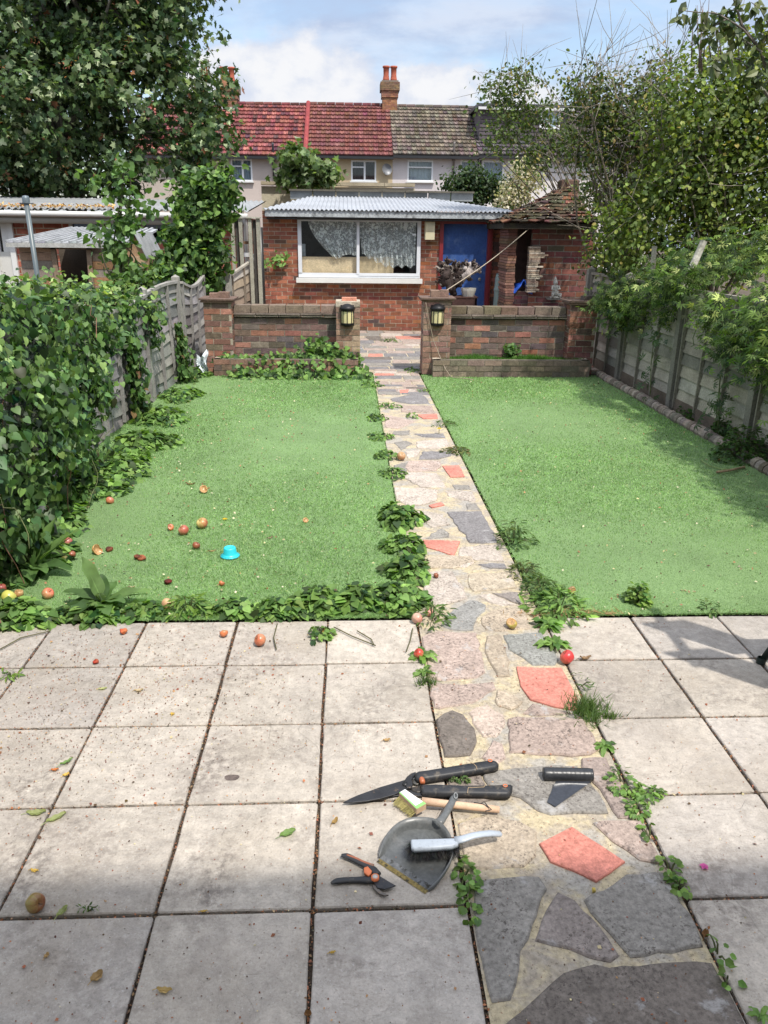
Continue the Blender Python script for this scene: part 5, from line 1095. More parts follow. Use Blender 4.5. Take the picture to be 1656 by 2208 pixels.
shrub('thicket_bush', 'tall tangled bush full of bare grey twigs over the hut roof', 'bush', 1360, 560, Yb, hb, 700, 17, .062, T_oval(.30), 150, spread=.15, limbs=60, cols=[(.07, .11, .035), (.11, .155, .045), (.155, .20, .055), (.25, .26, .08), (.30, .22, .09), (.035, .055, .02)], w=[.27, .26, .16, .08, .06, .17])
Yb = 10.6
hb = [bl(1520, 260, Yb, .75, .7, .75), bl(1620, 200, Yb, .7, .7, .8), bl(1480, 400, Yb, .6, .6, .6), bl(1600, 400, Yb, .8, .7, .7), bl(1380, 480, Yb, .40, .5, .42), bl(1480, 520, Yb, .6, .5, .35), bl(1620, 540, Yb, .6, .6, .4), bl(1700, 300, Yb, .6, .7, 1.0), bl(1330, 520, Yb, .22, .4, .4), bl(1360, 620, Yb+.3, .25, .4, .3)]
shrub('hedge_bush', 'bright green dense bush filling the right side above the fence', 'bush', 1540, 560, Yb, hb, 1000, 22, .066, T_oval(.36), 60, spread=.16, limbs=46, w=[.25, .28, .25, .12, .02, .08])
# cherry top right with drooping leaves
Yb = 8.6; cpts = [D(1740, 420, Yb), D(1690, 260, Yb), D(1640, 110, Yb), D(1600, 55, Yb), D(1580, -10, Yb), D(1560, -90, Yb)]
t = thing('cherry_tree', 'cherry branches with large drooping leaves at the top right corner', 'tree', (D(1740, 420, Yb)[0], Yb, 0)); mb = MB(); base = cpts[0].copy(); base[2] = 0; mb.tube([base]+cpts, [.07, .035, .022, .018, .014, .010, .005], 8, (.14, .12, .10))
tips = []
for P_ in ([(1640, 110), (1600, 60), (1545, 28), (1510, 27), (1462, 22)], [(1610, 70), (1570, 40), (1545, 52), (1528, 75), (1512, 60)], [(1690, 260), (1600, 130), (1560, 120), (1540, 140)], [(1640, 110), (1660, 60), (1640, 20), (1620, 5)], [(1640, 100), (1680, 50), (1700, 0)], [(1600, 60), (1590, 20), (1565, 25), (1550, 40)], [(1690, 260), (1640, 180), (1610, 150)], [(1700, 300), (1660, 140), (1640, 90)], [(1640, 110), (1610, 90), (1585, 70)]):
    Q = np.array([D(x, y, Yb+rng.uniform(-.1, .1)) for x, y in P_]); u = np.linspace(0, len(Q)-1, 14); Q = np.stack([np.interp(u, range(len(Q)), Q[:, i]) for i in range(3)], 1); mb.tube(Q, np.linspace(.011, .003, 14), 5, (.15, .13, .11)); tips += [Q[k] for k in (5, 7, 9, 10, 12, 13, 13)]
for k in range(14): # dead upright twigs
    x = rng.uniform(1490, 1600); y0 = rng.uniform(120, 170); mb.tube([D(x, y0, Yb+.6), D(x+rng.uniform(-8, 8), y0-60, Yb+.6), D(x+rng.uniform(-16, 26), y0-rng.uniform(90, 170), Yb+.6)], [.008, .005, .002], 4, (.17, .13, .12))
obj('trunk', mb, BARK, t, True)
P = np.repeat(np.array(tips), 4, 0)+rng.normal(0, .05, (len(tips)*4, 3)); n = len(P); A = rng.normal(0, .45, (n, 3))+[0, 0, -1.0]
cloud('crown', P, rng.normal(0, .8, (n, 3))+[0, -.6, .5], rng.uniform(.09, .15, n), T_oval(.24), pal(n, [(.06, .09, .04), (.09, .12, .045), (.13, .15, .06)]), GLOSSLEAF, t, A)
# passion flower vine pouring over the right fence
def vine_surface(n):
    u = rng.random(n); Y = 3.4+(10.6-3.4)*u; s = rng.random(n)
    drop = .30+.15*np.sin(Y*2.1+1)+.15*np.sin(Y*5.3)
    top = 1.45+.18*np.sin(Y*1.7)+.1*np.sin(Y*4.1)
    X = np.where(s < .45, 3.56-.16*np.sin(s/.45*pi/2)+0*s, 3.40+(s-.45)/.55*1.2)
    Z = np.where(s < .45, top-drop*(1-s/.45)-.15, top-.15+.22*np.sin((s-.45)/.55*pi*.8)+.12*(s-.45))
    X = X-.08*np.sin(Y*3.3)*(s < .6)+rng.normal(0, .10, n); Z = Z+rng.normal(0, .10, n); return np.stack([X, Y+rng.normal(0, .06, n), Z], 1)
t = thing('passion_vine', 'bright passion flower vine with fingered leaves cascading over the right fence', 'vine', (3.7, 7, 0))
n = 12000; P = vine_surface(n); P = P[(np.sin(P[:, 1]*5.1+P[:, 2]*3)*np.sin(P[:, 2]*8.3+P[:, 1]*2)+rng.normal(0, .35, n)) > -.25]; n = len(P); cl = 1+.2*np.sin(P[:, 1]*9)*np.sin(P[:, 2]*11); cloud('foliage', P, rng.normal(0, .55, (n, 3))+[-.45, -.35, .8], rng.uniform(.05, .09, n), T_finger(), pal(n, [(.07, .125, .03), (.115, .19, .045), (.20, .29, .07), (.03, .055, .018), (.42, .48, .18)], [.28, .27, .17, .24, .04])*cl[:, None], LEAF, t, rng.normal(0, .7, (n, 3))+[-.5, -.3, -.5])
mb = MB()
for k in range(60):
    P_ = vine_surface(1)[0]; Q = [P_]; 
    for q in range(7): Q.append(Q[-1]+np.array([rng.normal(-.01, .03), rng.normal(0, .07), rng.normal(-.03, .05)]))
    mb.tube(Q, .004, 4, (.10, .15, .05), False)
for Ys, zt2, n2 in ((7.0, 1.0, 9), (4.6, 1.0, 10), (5.2, .9, 7), (8.7, .8, 5)):
    for q in range(2): mb.tube([(3.5+rng.normal(0, .02), Ys+.1*q, zt2), (3.47, Ys+.05, zt2*.6), (3.5, Ys+rng.normal(0, .05), .1)], .005, 4, (.12, .14, .06), False)
obj('stems', mb, BARK, t, True)
P = []
for Ys, zt2, n2 in ((7.0, .9, 60), (4.6, 1.0, 110), (5.3, .9, 60), (8.7, .8, 25), (3.9, .9, 80)):
    P.append(np.stack([rng.normal(3.46, .06, n2), rng.normal(Ys, .09, n2), rng.uniform(.08, zt2, n2)], 1))
P = np.concatenate(P); n = len(P); cloud('trailing_leaves', P, rng.normal(0, .4, (n, 3))+[-.8, -.3, .6], rng.uniform(.06, .10, n), T_finger(), pal(n, [(.05, .10, .035), (.08, .14, .045)]), LEAF, t)

# ================================================================== BINDWEED AND IVY MASS (left)
def ivy_profile(n, y0, y1):
    Y = y0+(y1-y0)*rng.random(n); s = rng.random(n)
    k = np.clip((8.3-Y)/3.6, 0, 1)               # fades out along the fence
    ztop = 1.13+.24*np.clip((7.8-Y)/2.5, 0, 1)+.07*np.sin(Y*4)+.05*np.sin(Y*9.1)
    bulge = .05+.34*k**1.3
    X0 = -2.22
    lo = s < .62; v = s/.62
    X = np.where(lo, X0+bulge*np.sin(np.clip(v, 0, 1)*pi*.85+.35)**.8*1.0+.03, X0+.1-(s-.62)/.38*2.3)
    Z = np.where(lo, v*ztop, ztop+.12*np.sin((s-.62)/.38*5)-.10*(s-.62))
    zcut = 0*Y
    P = np.stack([X+rng.normal(0, .06, n)+.07*np.sin(Y*5)*np.sin(Z*6), Y, Z+rng.normal(0, .05, n)], 1)
    # partly bare fence between Y 6.8 and 8.3: ivy hangs only near the top there
    hang = np.clip((Y-5.3)/1.5, 0, 1)*.95*ztop
    keep = (P[:, 2] > hang*(.85+.25*np.sin(Y*7))) | ~lo
    N = np.where(lo[:, None], np.array([[1., -.25, .35]]), np.array([[.1, -.1, 1.]]))
    return P[keep], N[keep], lo[keep]
t = thing('ivy_hedge', 'thick bank of bindweed and ivy smothering the near left fence', 'climbing plant', (-2.2, 5, 0))
P, N, lo = ivy_profile(24000, 2.6, 9.2); kk = (np.sin(P[:, 1]*6.1+P[:, 2]*4)*np.sin(P[:, 2]*9.3-P[:, 1]*3)+rng.normal(0, .4, len(P))) > -.32; P, N, lo = P[kk], N[kk], lo[kk]; n = len(P); A = rng.normal(0, .5, (n, 3))+np.where(lo[:, None], [[.25, 0, -1.]], [[.4, -.2, -.2]])
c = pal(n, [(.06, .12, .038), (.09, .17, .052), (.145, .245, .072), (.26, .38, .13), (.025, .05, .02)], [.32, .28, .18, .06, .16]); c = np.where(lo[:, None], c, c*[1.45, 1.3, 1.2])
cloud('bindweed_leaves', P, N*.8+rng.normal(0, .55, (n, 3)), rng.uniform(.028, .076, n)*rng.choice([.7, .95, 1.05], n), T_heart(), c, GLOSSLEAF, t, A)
P, N, lo = ivy_profile(9000, 2.4, 9.2); P = P+np.where(lo[:, None], [[-.12, 0, 0]], [[0, 0, -.1]]); n = len(P)
cloud('ivy_leaves', P, N*.8+rng.normal(0, .5, (n, 3)), rng.uniform(.035, .07, n), T_maple(), pal(n, [(.022, .045, .018), (.035, .065, .025), (.015, .03, .013)]), GLOSSLEAF, t, rng.normal(0, .5, (n, 3))+[0, 0, -1])  # inner layer darkened: shade of the gaps is put into its leaf colour
mb = MB()
for k in range(70):
    P_, N_, l_ = ivy_profile(30, 3.0, 7.6); p0 = P_[0]; Q = [p0]
    for q in range(8): Q.append(Q[-1]+np.array([rng.normal(0, .02), rng.normal(0, .05), rng.normal(-.05, .04)]))
    mb.tube(Q, .003, 4, (.22, .12, .08) if k % 2 else (.14, .16, .07), False)
obj('stems', mb, BARK, t, True)
# two ivy runners climbing the visible fence panels
for lab, ypos, sp, zt_, n in (('narrow ivy runner climbing beside a fence post in the middle of the left fence', 7.9, .14, 1.2, 560), ('leafy creeper at the foot of the fence post near the left pier', 10.0, .16, .75, 420)):
    t = thing('ivy_runner', lab, 'climbing plant', (fx(ypos)+.08, ypos, 0)); z = zt_*rng.random(n)**1.15; w = sp*(1.5-z/zt_)
    P = np.stack([fx(ypos)+.07+abs(rng.normal(0, .07, n))*(1.4-z/zt_), ypos+rng.normal(0, 1, n)*w*.5-.1*z, z], 1); cloud('foliage', P, rng.normal(0, .45, (n, 3))+[1, -.2, .4], rng.uniform(.04, .085, n), T_heart(), pal(n, [(.05, .10, .03), (.09, .17, .05), (.14, .22, .07), (.2, .12, .05)], [.4, .35, .2, .05]), GLOSSLEAF, t, rng.normal(0, .5, (n, 3))+[0, 0, -1])
    mb = MB(); mb.tube([(fx(ypos)+.06, ypos, 0), (fx(ypos)+.05, ypos+.03, zt_*.5), (fx(ypos)+.05, ypos-.06, zt_)], .008, 5, (.16, .11, .07)); obj('stems', mb, BARK, t, True)
# ================================================================== WEEDS
HC = [(.10, .185, .045), (.15, .27, .065), (.22, .36, .095), (.045, .09, .028)]
def weed(label, x, y, r, n, kind='heart', h=.08, ls=(.04, .075), cols=HC, ry=None, name='weed', cat='weed', group=None, zb=0., Yp=None):
    if kind in ('heart', 'feather', 'oval'): ry = (ry or r)*.92; r *= .84; ls = (ls[0]*.5, ls[1]*.72); n = int(n*.95); h *= .7; r *= .9
    if kind == 'rosette': r *= .8
    c = G(x, y, zb) if Yp is None else D(x, y, Yp); ry = ry or r; t = thing(name, label, cat, c, group)
    if kind == 'rosette':
        mb = MB()
        for k in range(n):
            a = 2*pi*k/n+rng.normal(0, .3); L = r*rng.uniform(.6, 1.1); mb.leaf(c+[0, 0, .008], (cos(a), sin(a), rng.uniform(.15, .7)), L, L*.17, .7, tuple(pal(1, cols, None, .15)[0]), 7, .3, wav=.4, ph=k)
        obj('leaves', mb, LEAF, t); return t
    if kind == 'grass':
        m = n; P = np.stack([c[0]+rng.normal(0, r*.35, m), c[1]+rng.normal(0, ry*.35, m), np.full(m, c[2])], 1); A = np.concatenate([rng.normal(0, .45, (m, 2)), np.ones((m, 1))], 1)
        cloud('leaves', P, rng.normal(0, 1, (m, 3)), h*rng.uniform(.6, 1.3, m), T_blade(), pal(m, cols), LEAF, t, A, .0045); return t
    u = np.sqrt(rng.random(n)); a = rng.uniform(0, 2*pi, n); lob = 1+.25*np.sin(a*3+x); dx = r*u*np.cos(a)*lob; dy = ry*u*np.sin(a)*lob
    z = h*(1-u**2)*rng.uniform(.3, 1.1, n)+.012; P = np.stack([c[0]+dx, c[1]+dy, c[2]+z], 1)
    T = {'heart': T_heart(), 'oval': T_oval(.3), 'feather': T_oval(.13), 'clover': T_oval(.42)}[kind]
    A = np.stack([np.cos(a), np.sin(a), rng.normal(-.15 if kind != 'feather' else .5, .3, n)], 1)+rng.normal(0, .4, (n, 3))
    N = np.stack([dx/r*.4, dy/r*.4, np.ones(n)], 1)+rng.normal(0, .33, (n, 3))
    cloud('leaves', P, N, rng.uniform(*ls, n), T, pal(n, cols), LEAF, t, A)
    mb = MB()
    for k in range(max(3, n//14)):
        i = rng.integers(n); mb.tube([(c[0]+dx[i]*.2, c[1]+dy[i]*.2, c[2]+.0), (c[0]+dx[i]*.6, c[1]+dy[i]*.6, P[i][2]), P[i]], .0028, 4, (.12, .14, .06), False)
    obj('stems', mb, LEAF, t); return t
FC = [(.07, .13, .04), (.10, .17, .05), (.14, .21, .065)]; YG = [(.16, .26, .05), (.10, .20, .05), (.20, .30, .08)]
# along the left edge of the path, far to near
gl = 'bindweed along the left path edge'
for lab, x, y, r, n, h, ls in (
 ('weed clump on the left path edge at the corner of the left turf', 800, 832, .17, 120, .07, (.03, .055)),
 ('weeds creeping over dark stones on the left path edge below the turf corner', 838, 878, .17, 110, .05, (.025, .045)),
 ('small weed growing in the middle of the path beside a pale stone', 888, 900, .09, 50, .06, (.025, .045)),
 ('weed clump on the left path edge above the brown apple on the path', 812, 905, .13, 100, .07, (.03, .055)),
 ('leafy bindweed on the left path edge just above the brown apple', 818, 945, .15, 120, .07, (.035, .06)),
 ('bindweed tuft level with the brown apple on the path', 832, 985, .13, 110, .07, (.035, .06)),
 ('bindweed tuft just below the brown apple on the path', 848, 1025, .14, 120, .07, (.035, .06)),
 ('largest bindweed mound spilling over the left path edge mid garden', 862, 1125, .19, 330, .16, (.045, .08)),
 ('bindweed between the largest mound and the pink tile', 872, 1185, .17, 220, .12, (.045, .08)),
 ('bindweed left of the path just above the turf corner mass', 878, 1235, .17, 220, .12, (.045, .08))):
    weed(lab, x, y, r, n, 'heart', h, ls, group=gl)
# strip between turf and patio
gs = 'bindweed strip between turf and patio'
for lab, x, y, r, n, h, kind, ry in (
 ('bindweed at the far left end of the strip beside the yellow apple', 40, 1335, .26, 260, .10, 'heart', .16),
 ('bindweed under the broad leaved plant at the patio edge', 200, 1330, .22, 150, .07, 'heart', .10),
 ('bindweed right of the broad leaved plant at the patio edge', 310, 1322, .14, 90, .07, 'heart', .09),
 ('feathery pale weed at the turf edge right of the pink striped apple', 405, 1318, .15, 170, .10, 'feather', .10),
 ('yellowish bindweed in the middle of the patio edge strip', 505, 1320, .17, 120, .08, 'heart', .08),
 ('bindweed tongue hanging onto the slab above the red brown apple', 600, 1322, .18, 190, .10, 'heart', .10),
 ('dense bindweed in the right half of the strip', 690, 1308, .19, 260, .13, 'heart', .12),
 ('dense bindweed in the strip just left of the turf corner', 775, 1303, .19, 280, .13, 'heart', .13),
 ('dense bindweed mass at the right corner of the left turf', 855, 1300, .20, 320, .13, 'heart', .15)):
    weed(lab, x, y, r, n, kind, h, (.045, .08) if kind == 'heart' else (.05, .11), HC if kind == 'heart' else YG, ry, group=gs)
weed('bindweed sprig with runners spilling onto the slab joint', 692, 1372, .07, 60, 'heart', .05, (.03, .05), ry=.08)
mb = MB(); 
for P_ in ([(720, 1352), (760, 1372), (810, 1392)], [(770, 1360), (800, 1378), (806, 1390)], [(598, 1345), (590, 1375), (596, 1400)], [(0, 1400), (45, 1375), (110, 1360)], [(890, 1355), (885, 1380), (876, 1405)]):
    Q = [G(*p, .012) for p in P_]; mb.tube(Q, .003, 5, (.15, .14, .07))
tag(obj('bindweed_runners', mb, LEAF), 'thin trailing bindweed stems lying across the top row of slabs', 'plant stems')
weed('weedy patch with thin stems where strip meets the path', 930, 1335, .13, 110, 'feather', .10, (.04, .08), FC, .12)
weed('dandelion rosette in the joint around the small red apple left of the path', 910, 1418, .13, 12, 'rosette', cols=HC[:3]); weed('lower dandelion rosette in the left path joint', 914, 1452, .09, 9, 'rosette', cols=HC[:3])
weed('tiny grass tuft in the left path joint', 921, 1474, .05, 90, 'grass', .06, cols=FC)
# right edge
for lab, x, y, r, n, kind, h, ls, cols in (
 ('mossy weed at the right path edge near the gate pier', 888, 800, .16, 110, 'oval', .06, (.03, .06), HC),
 ('low weed patch in the gate opening of the stone path', 840, 736, .20, 130, 'oval', .08, (.03, .06), FC),
 ('yellow green weed at the far corner of the right turf', 916, 845, .09, 60, 'oval', .04, (.03, .05), YG),
 ('dark weed with a yellow flower on the right path edge', 958, 916, .15, 110, 'feather', .05, (.04, .07), FC),
 ('brown green moss creeping from the right turf edge', 985, 975, .13, 150, 'clover', .03, (.015, .03), [(.11, .13, .04), (.16, .14, .05), (.07, .11, .03)]),
 ('tall feathery weed beside the blue grey stone on the right path edge', 1108, 1172, .15, 190, 'feather', .20, (.04, .09), FC),
 ('feathery weed on the right path edge below the tall one', 1128, 1238, .11, 120, 'feather', .10, (.04, .07), [(.13, .16, .05), (.08, .12, .04)]),
 ('feathery dark weed above the dandelions on the right path edge', 1165, 1275, .14, 200, 'feather', .10, (.04, .08), FC),
 ('sprawling dandelion leaves at the corner of the right turf', 1205, 1310, .19, 230, 'feather', .09, (.05, .10), HC[:3]),
 ('bright yellow green bushy weed at the front edge of the right turf', 1375, 1300, .06, 170, 'clover', .12, (.02, .035), YG),
 ('sparse weed straddling the patio edge at far right', 1528, 1315, .07, 40, 'feather', .07, (.03, .06), FC)):
    weed(lab, x, y, r, n, kind, h, ls, cols)
weed('large dandelion rosette right of the path above the red apple', 1182, 1350, .17, 16, 'rosette', cols=HC[:3]); weed('dandelion rosette touching the bright red apple', 1196, 1392, .15, 13, 'rosette', cols=HC[:3])
weed('thin weeds in the joint right of the pink tile', 1252, 1478, .05, 30, 'feather', .04, (.03, .05), FC, .09)
weed('dark grass tuft in the right path joint below the pink tile', 1266, 1535, .11, 420, 'grass', .07, cols=FC+[(.10, .17, .05)], ry=.12); weed('small grass tuft in the slab joint right of the path', 1318, 1547, .06, 60, 'grass', .035, cols=FC, ry=.03)
weed('dandelion rosette in the right path joint above the bin bag roll', 1302, 1612, .085, 10, 'rosette', cols=HC[:3], ry=.08)
weed('leafy weed in the joint right of the bin bag roll', 1342, 1690, .065, 95, 'oval', .035, (.02, .04), HC[:3], .10); weed('weed spreading onto the slab right of the bin bag roll', 1402, 1718, .055, 70, 'oval', .03, (.02, .04), HC[:3], .035); weed('weed in the right joint below the bin bag roll', 1372, 1745, .04, 60, 'oval', .03, (.02, .04), HC[:3], .06)
for lab, x, y, r, n in (('round leaved weeds in the left joint beside the dustpan', 1002, 1888, .03, 40), ('round leaved weeds in the left joint below the dustpan', 1012, 1945, .035, 34), ('round leaved weeds in the right joint above the pink petal row', 1445, 1880, .028, 26), ('round leaved weeds in the right joint left of the pink petal', 1462, 1912, .022, 20), ('three small leaves in the right joint beside the pink tile', 1400, 1808, .025, 10), ('tiny weed in the right joint near the bottom of the photo', 1548, 2060, .022, 8), ('pair of round leaves in the right joint at the bottom', 1568, 2118, .025, 8)):
    weed(lab, x, y, r, n, 'clover', .02, (.016, .028), HC[:3], r*2.2)
weed('green leafy sprig in the bottom right corner on the slab', 1640, 2195, .06, 8, 'rosette', cols=HC[:3]); weed('little green weed under the shears between stones', 990, 1684, .03, 60, 'clover', .012, (.008, .016), FC, .02); weed('weed in the slab joint at the far left of the patio', 25, 1458, .05, 24, 'feather', .02, (.03, .06), YG, .03); weed('low weed in the slab joint left of the tools', 190, 1965, .04, 36, 'feather', .012, (.012, .022), FC, .010)
# ground cover along the foot of the left fence
for k, (x, y, r, n) in enumerate(((432, 812, .30, 220), (405, 858, .33, 280), (365, 905, .36, 360), (325, 960, .40, 480), (265, 1015, .42, 560), (200, 1060, .38, 520), (120, 1130, .38, 480), (60, 1220, .36, 460))):
    lab = ['weeds at the foot of the left fence beside the brick pier', 'bindweed below the small creeper on the left fence', 'bindweed at the fence foot beneath the ivy runner', 'bindweed spreading from the fence where the bare panels end', 'low bindweed apron where the ivy bank begins', 'bindweed apron beside the dry pale leaves', 'bindweed apron above the broad leaved plants', 'bindweed apron at the left photo edge'][k]
    weed(lab, x-16, y, r*.95, n, 'heart', .15, (.06, .10), HC, r*1.05, group='bindweed along the left fence foot')
# planters
def box_weed(label, pts, n, ls, zj, name='weed', cols=HC, kind=T_heart, cat='weed'):
    t = thing(name, label, cat, pts[0]); C_ = np.array(pts)[rng.choice(len(pts), n)]; P = C_+rng.normal(0, 1, (n, 3))*zj; P[:, 2] = np.maximum(P[:, 2], .015)
    cloud('leaves', P, rng.normal(0, .45, (n, 3))+[0, -.8, .8], rng.uniform(*ls, n), kind(), pal(n, cols), LEAF, t, rng.normal(0, .6, (n, 3))+[0, -.3, -.4]); return t
PZ = zp
pts = [D(x, y, PY-.02) for x, y in ((690, 742), (672, 758), (700, 765), (660, 770), (725, 762), (640, 772), (740, 775), (690, 780))]
box_weed('dense bindweed mound in the left planter against its wall', pts, 520, (.05, .085), np.array([.09, .07, .06]))
pts = [D(x, 772, PY-.08) for x in range(480, 770, 18)]+[D(x, 782, PY-.24) for x in (560, 600, 640, 700, 720)]; box_weed('bindweed trailing along the whole left planter rim', pts, 420, (.04, .07), np.array([.07, .05, .03]))
pts = [np.array([x, PY-.32, .05]) for x in np.linspace(-1.5, .2, 14)]; box_weed('bindweed creeping on the turf in front of the left planter', pts, 520, (.045, .08), np.array([.09, .08, .05]))
t = thing('planter_grass', 'bright green mown grass strip in the right planter', 'grass strip', (1.8, PY, PZ)); x0, x1 = xat(950, 770, PY), xat(1250, 770, PY); n = 16000; P = np.stack([rng.uniform(x0, x1, n), rng.uniform(PY-.12, WY-.01, n), np.full(n, PZ-.05)], 1); cloud('blades', P, rng.normal(0, 1, (n, 3)), rng.uniform(.05, .09, n)*(1+.3*np.sin(P[:, 0]*8)), T_blade(), pal(n, [(.08, .20, .03), (.12, .28, .05), (.05, .13, .02)]), LEAF, t, np.concatenate([rng.normal(0, .4, (n, 2)), np.ones((n, 1))], 1), .007)
pts = [D(x, y, WY-.08) for x, y in ((1101, 748), (1097, 756), (1106, 758), (1101, 764))]; box_weed('small round leafy weed growing against the right garden wall', pts, 170, (.03, .05), np.array([.045, .035, .035]), cols=[(.10, .20, .04), (.06, .13, .03)])
# shrublets at the foot of the right fence
for lab, x, y, r, n, h in (('dark green bushy weed between edging and right fence, near one', 1600, 990, .25, 900, .28), ('small bushy weed at the foot of the right fence, far one', 1555, 945, .12, 320, .24), ('weed by the edging at the right fence post', 1478, 905, .12, 200, .12)):
    weed(lab, x, y, r, n, 'clover', h, (.02, .04), [(.04, .09, .02), (.07, .14, .03)], r*1.3)
# bramble shoot by the outhouse window
t = thing('bramble_shoot', 'leafy green shoot against the brick left of the outhouse window', 'shoot', D(590, 565, OY-.15)); P = np.array([D(x, y, OY-.15) for x, y in ((600, 552), (610, 556), (590, 560), (575, 566), (585, 572), (602, 570), (597, 558), (617, 553), (566, 570))]); P = np.repeat(P, 5, 0)+rng.normal(0, .03, (45, 3)); cloud('leaves', P, rng.normal(0, .4, (45, 3))+[0, -1, .5], rng.uniform(.05, .09, 45), T_heart(), pal(45, HC[1:3]), LEAF, t)
mb = MB(); mb.tube([D(558, 640, OY-.2), D(562, 580, OY-.18), D(590, 562, OY-.15), D(618, 553, OY-.13)], .006, 5, (.12, .1, .05)); obj('stem', mb, LEAF, t)
# broad leaved plants (comfrey)
def broad(label, base, leaves):
    t = thing('broad_leaved_plant', label, 'plant', base, 'broad leaved plants at the ivy foot')
    for (dx, dy, dz, L, w, dr, c) in leaves:
        mb = MB(); mb.leaf(base+[0, 0, .03], (dx, dy, dz), L, w*1.35, dr*.8, c, 14, .3, wav=.12, ph=dx*5); o = obj('leaf', mb, LEAF, t, True)
        mb = MB()
        d = np.array([dx, dy, dz], float); d /= np.linalg.norm(d); Q = [base+[0, 0, .026]+d*L*u*(1-.12*dr*u)+np.array([0, 0, -1.])*dr*L*u*u*.6 for u in np.linspace(0, .95, 9)]; mb.tube(Q, np.linspace(.006, .0015, 9), 5, tuple(np.array(c)*1.5)); obj('midrib', mb, LEAF, o, True)
c1, c2, c3 = (.10, .18, .055), (.15, .245, .08), (.065, .125, .04)
b = G(222, 1310); broad('large broad leaved plant with one tall upright leaf at the patio edge', b, [(-.35, .15, 1.1, .30, .040, .25, c2), (.9, .1, .35, .27, .042, .35, c2), (-.8, .1, .45, .24, .036, .5, c1), (-.5, -.75, .25, .22, .045, .4, c3), (.35, -.8, .3, .20, .038, .6, c1), (.6, -.35, .4, .20, .036, .6, c1), (-.1, .5, .9, .20, .034, .5, c3), (.3, .6, .7, .18, .03, .6, c1), (-.95, -.25, .25, .22, .036, .6, c3), (.05, -.5, .9, .10, .022, .2, (.22, .30, .18))])
b = G(70, 1235); broad('broad leaved plant with upright pale leaves beneath the ivy bank', b, [(.8, .2, .75, .38, .042, .25, c2), (.45, .4, 1.0, .36, .038, .2, c2), (.1, .2, 1.2, .34, .036, .15, c1), (-.5, .2, .9, .3, .036, .4, c1), (.9, -.3, .35, .3, .045, .5, c3), (.3, -.8, .3, .26, .042, .5, c1), (-.4, -.7, .4, .26, .04, .5, c3), (.7, -.7, .5, .24, .036, .6, c1)])

# ================================================================== APPLES
def apple(label, x, y, r, ca, cb, group='fallen apples', state='whole', tilt=None, name='apple', cat='apple'):
    r *= .92; ca = tuple(np.array(ca)*.88)
    c = G(x, y, r*.9); z0 = r*.94; t = thing(name, label, cat, (c[0], c[1], 0), group); R = RZ(rng.uniform(0, 6)) @ RX(rng.uniform(.5, 1.3) if tilt is None else tilt)
    prof = []; m = 16
    for i in range(m+1):
        a = pi*i/m; rr = r*(sin(a)**.85)*(1.02+.05*cos(a)); zz = r*.93*cos(a); dim = .34*r*math.exp(-(rr/(.42*r))**2); zz -= dim if a < pi/2 else -dim*.6; prof.append((max(rr, 0), zz))
    n = 24; V = []; bite = unit(rng.normal(0, 1, (1, 3))+[[0, -.8, 1.0]])[0]
    for (rr, zz) in prof:
        for j in range(n):
            a = 2*pi*j/n; w = 1+.035*cos(a*5)*(1 if zz < 0 else .4)+.03*cos(a+1); V.append((rr*w*cos(a), rr*w*sin(a), zz))
    V = np.array(V) @ R.T; col = []; Fc = []
    inner = np.zeros(len(V), bool)
    if state in ('bitten', 'hollow'):
        k = (.62 if state == 'bitten' else .25)*r; d = V @ bite; mk = d > k; V[mk] -= np.outer((d[mk]-k)*(1.25 if state == 'bitten' else 1.75), bite); inner = mk
        V[mk] += rng.normal(0, .03*r, (mk.sum(), 3))
    if state == 'rotten': V *= (1+.13*np.sin(V @ unit(rng.normal(0, 1, (1, 3)))[0]/r*5)[:, None]); V[:, 2] *= .75; V += rng.normal(0, .03*r, V.shape)
    zmin = V[:, 2].min(); d1 = unit(rng.normal(0, 1, (1, 3)))[0]+np.array([0, -.3, .5])
    for i in range(m):
        for j in range(n):
            f = [i*n+j, (i+1)*n+j, (i+1)*n+(j+1) % n, i*n+(j+1) % n]; Fc.append(f); cc = V[f].mean(0)/r; k = np.clip(.5+.62*(cc @ d1)+.14*sin(j*pi*2/n*9)+rng.normal(0, .05), 0, 1)
            q = np.array(ca)*k+np.array(cb)*(1-k)
            if inner[f].sum() >= 3: q = np.array([.50, .30, .13])*rng.uniform(.6, 1.1)
            col.append(tuple(q))
    mb = MB(); mb.add(V+[c[0], c[1], -zmin+.001], Fc, col); obj('skin', mb, SKINM if state != 'rotten' else DRY, t, True)
    if state == 'whole':
        mb = MB(); ax = R @ np.array([0, 0, 1.]); p0 = np.array([c[0], c[1], -zmin])+ax*r*.62; mb.tube([p0, p0+ax*r*.25, p0+ax*r*.5+[.003, 0, 0]], .0016, 5, (.12, .07, .04)); obj('stem', mb, BARK, t)
    return t
RA = (.52, .06, .04); OR = (.62, .20, .08); YE = (.60, .50, .12); GN = (.38, .42, .10); BRN = (.30, .10, .05); PK = (.62, .24, .20); DK = (.10, .035, .025); TAN = (.52, .34, .16)
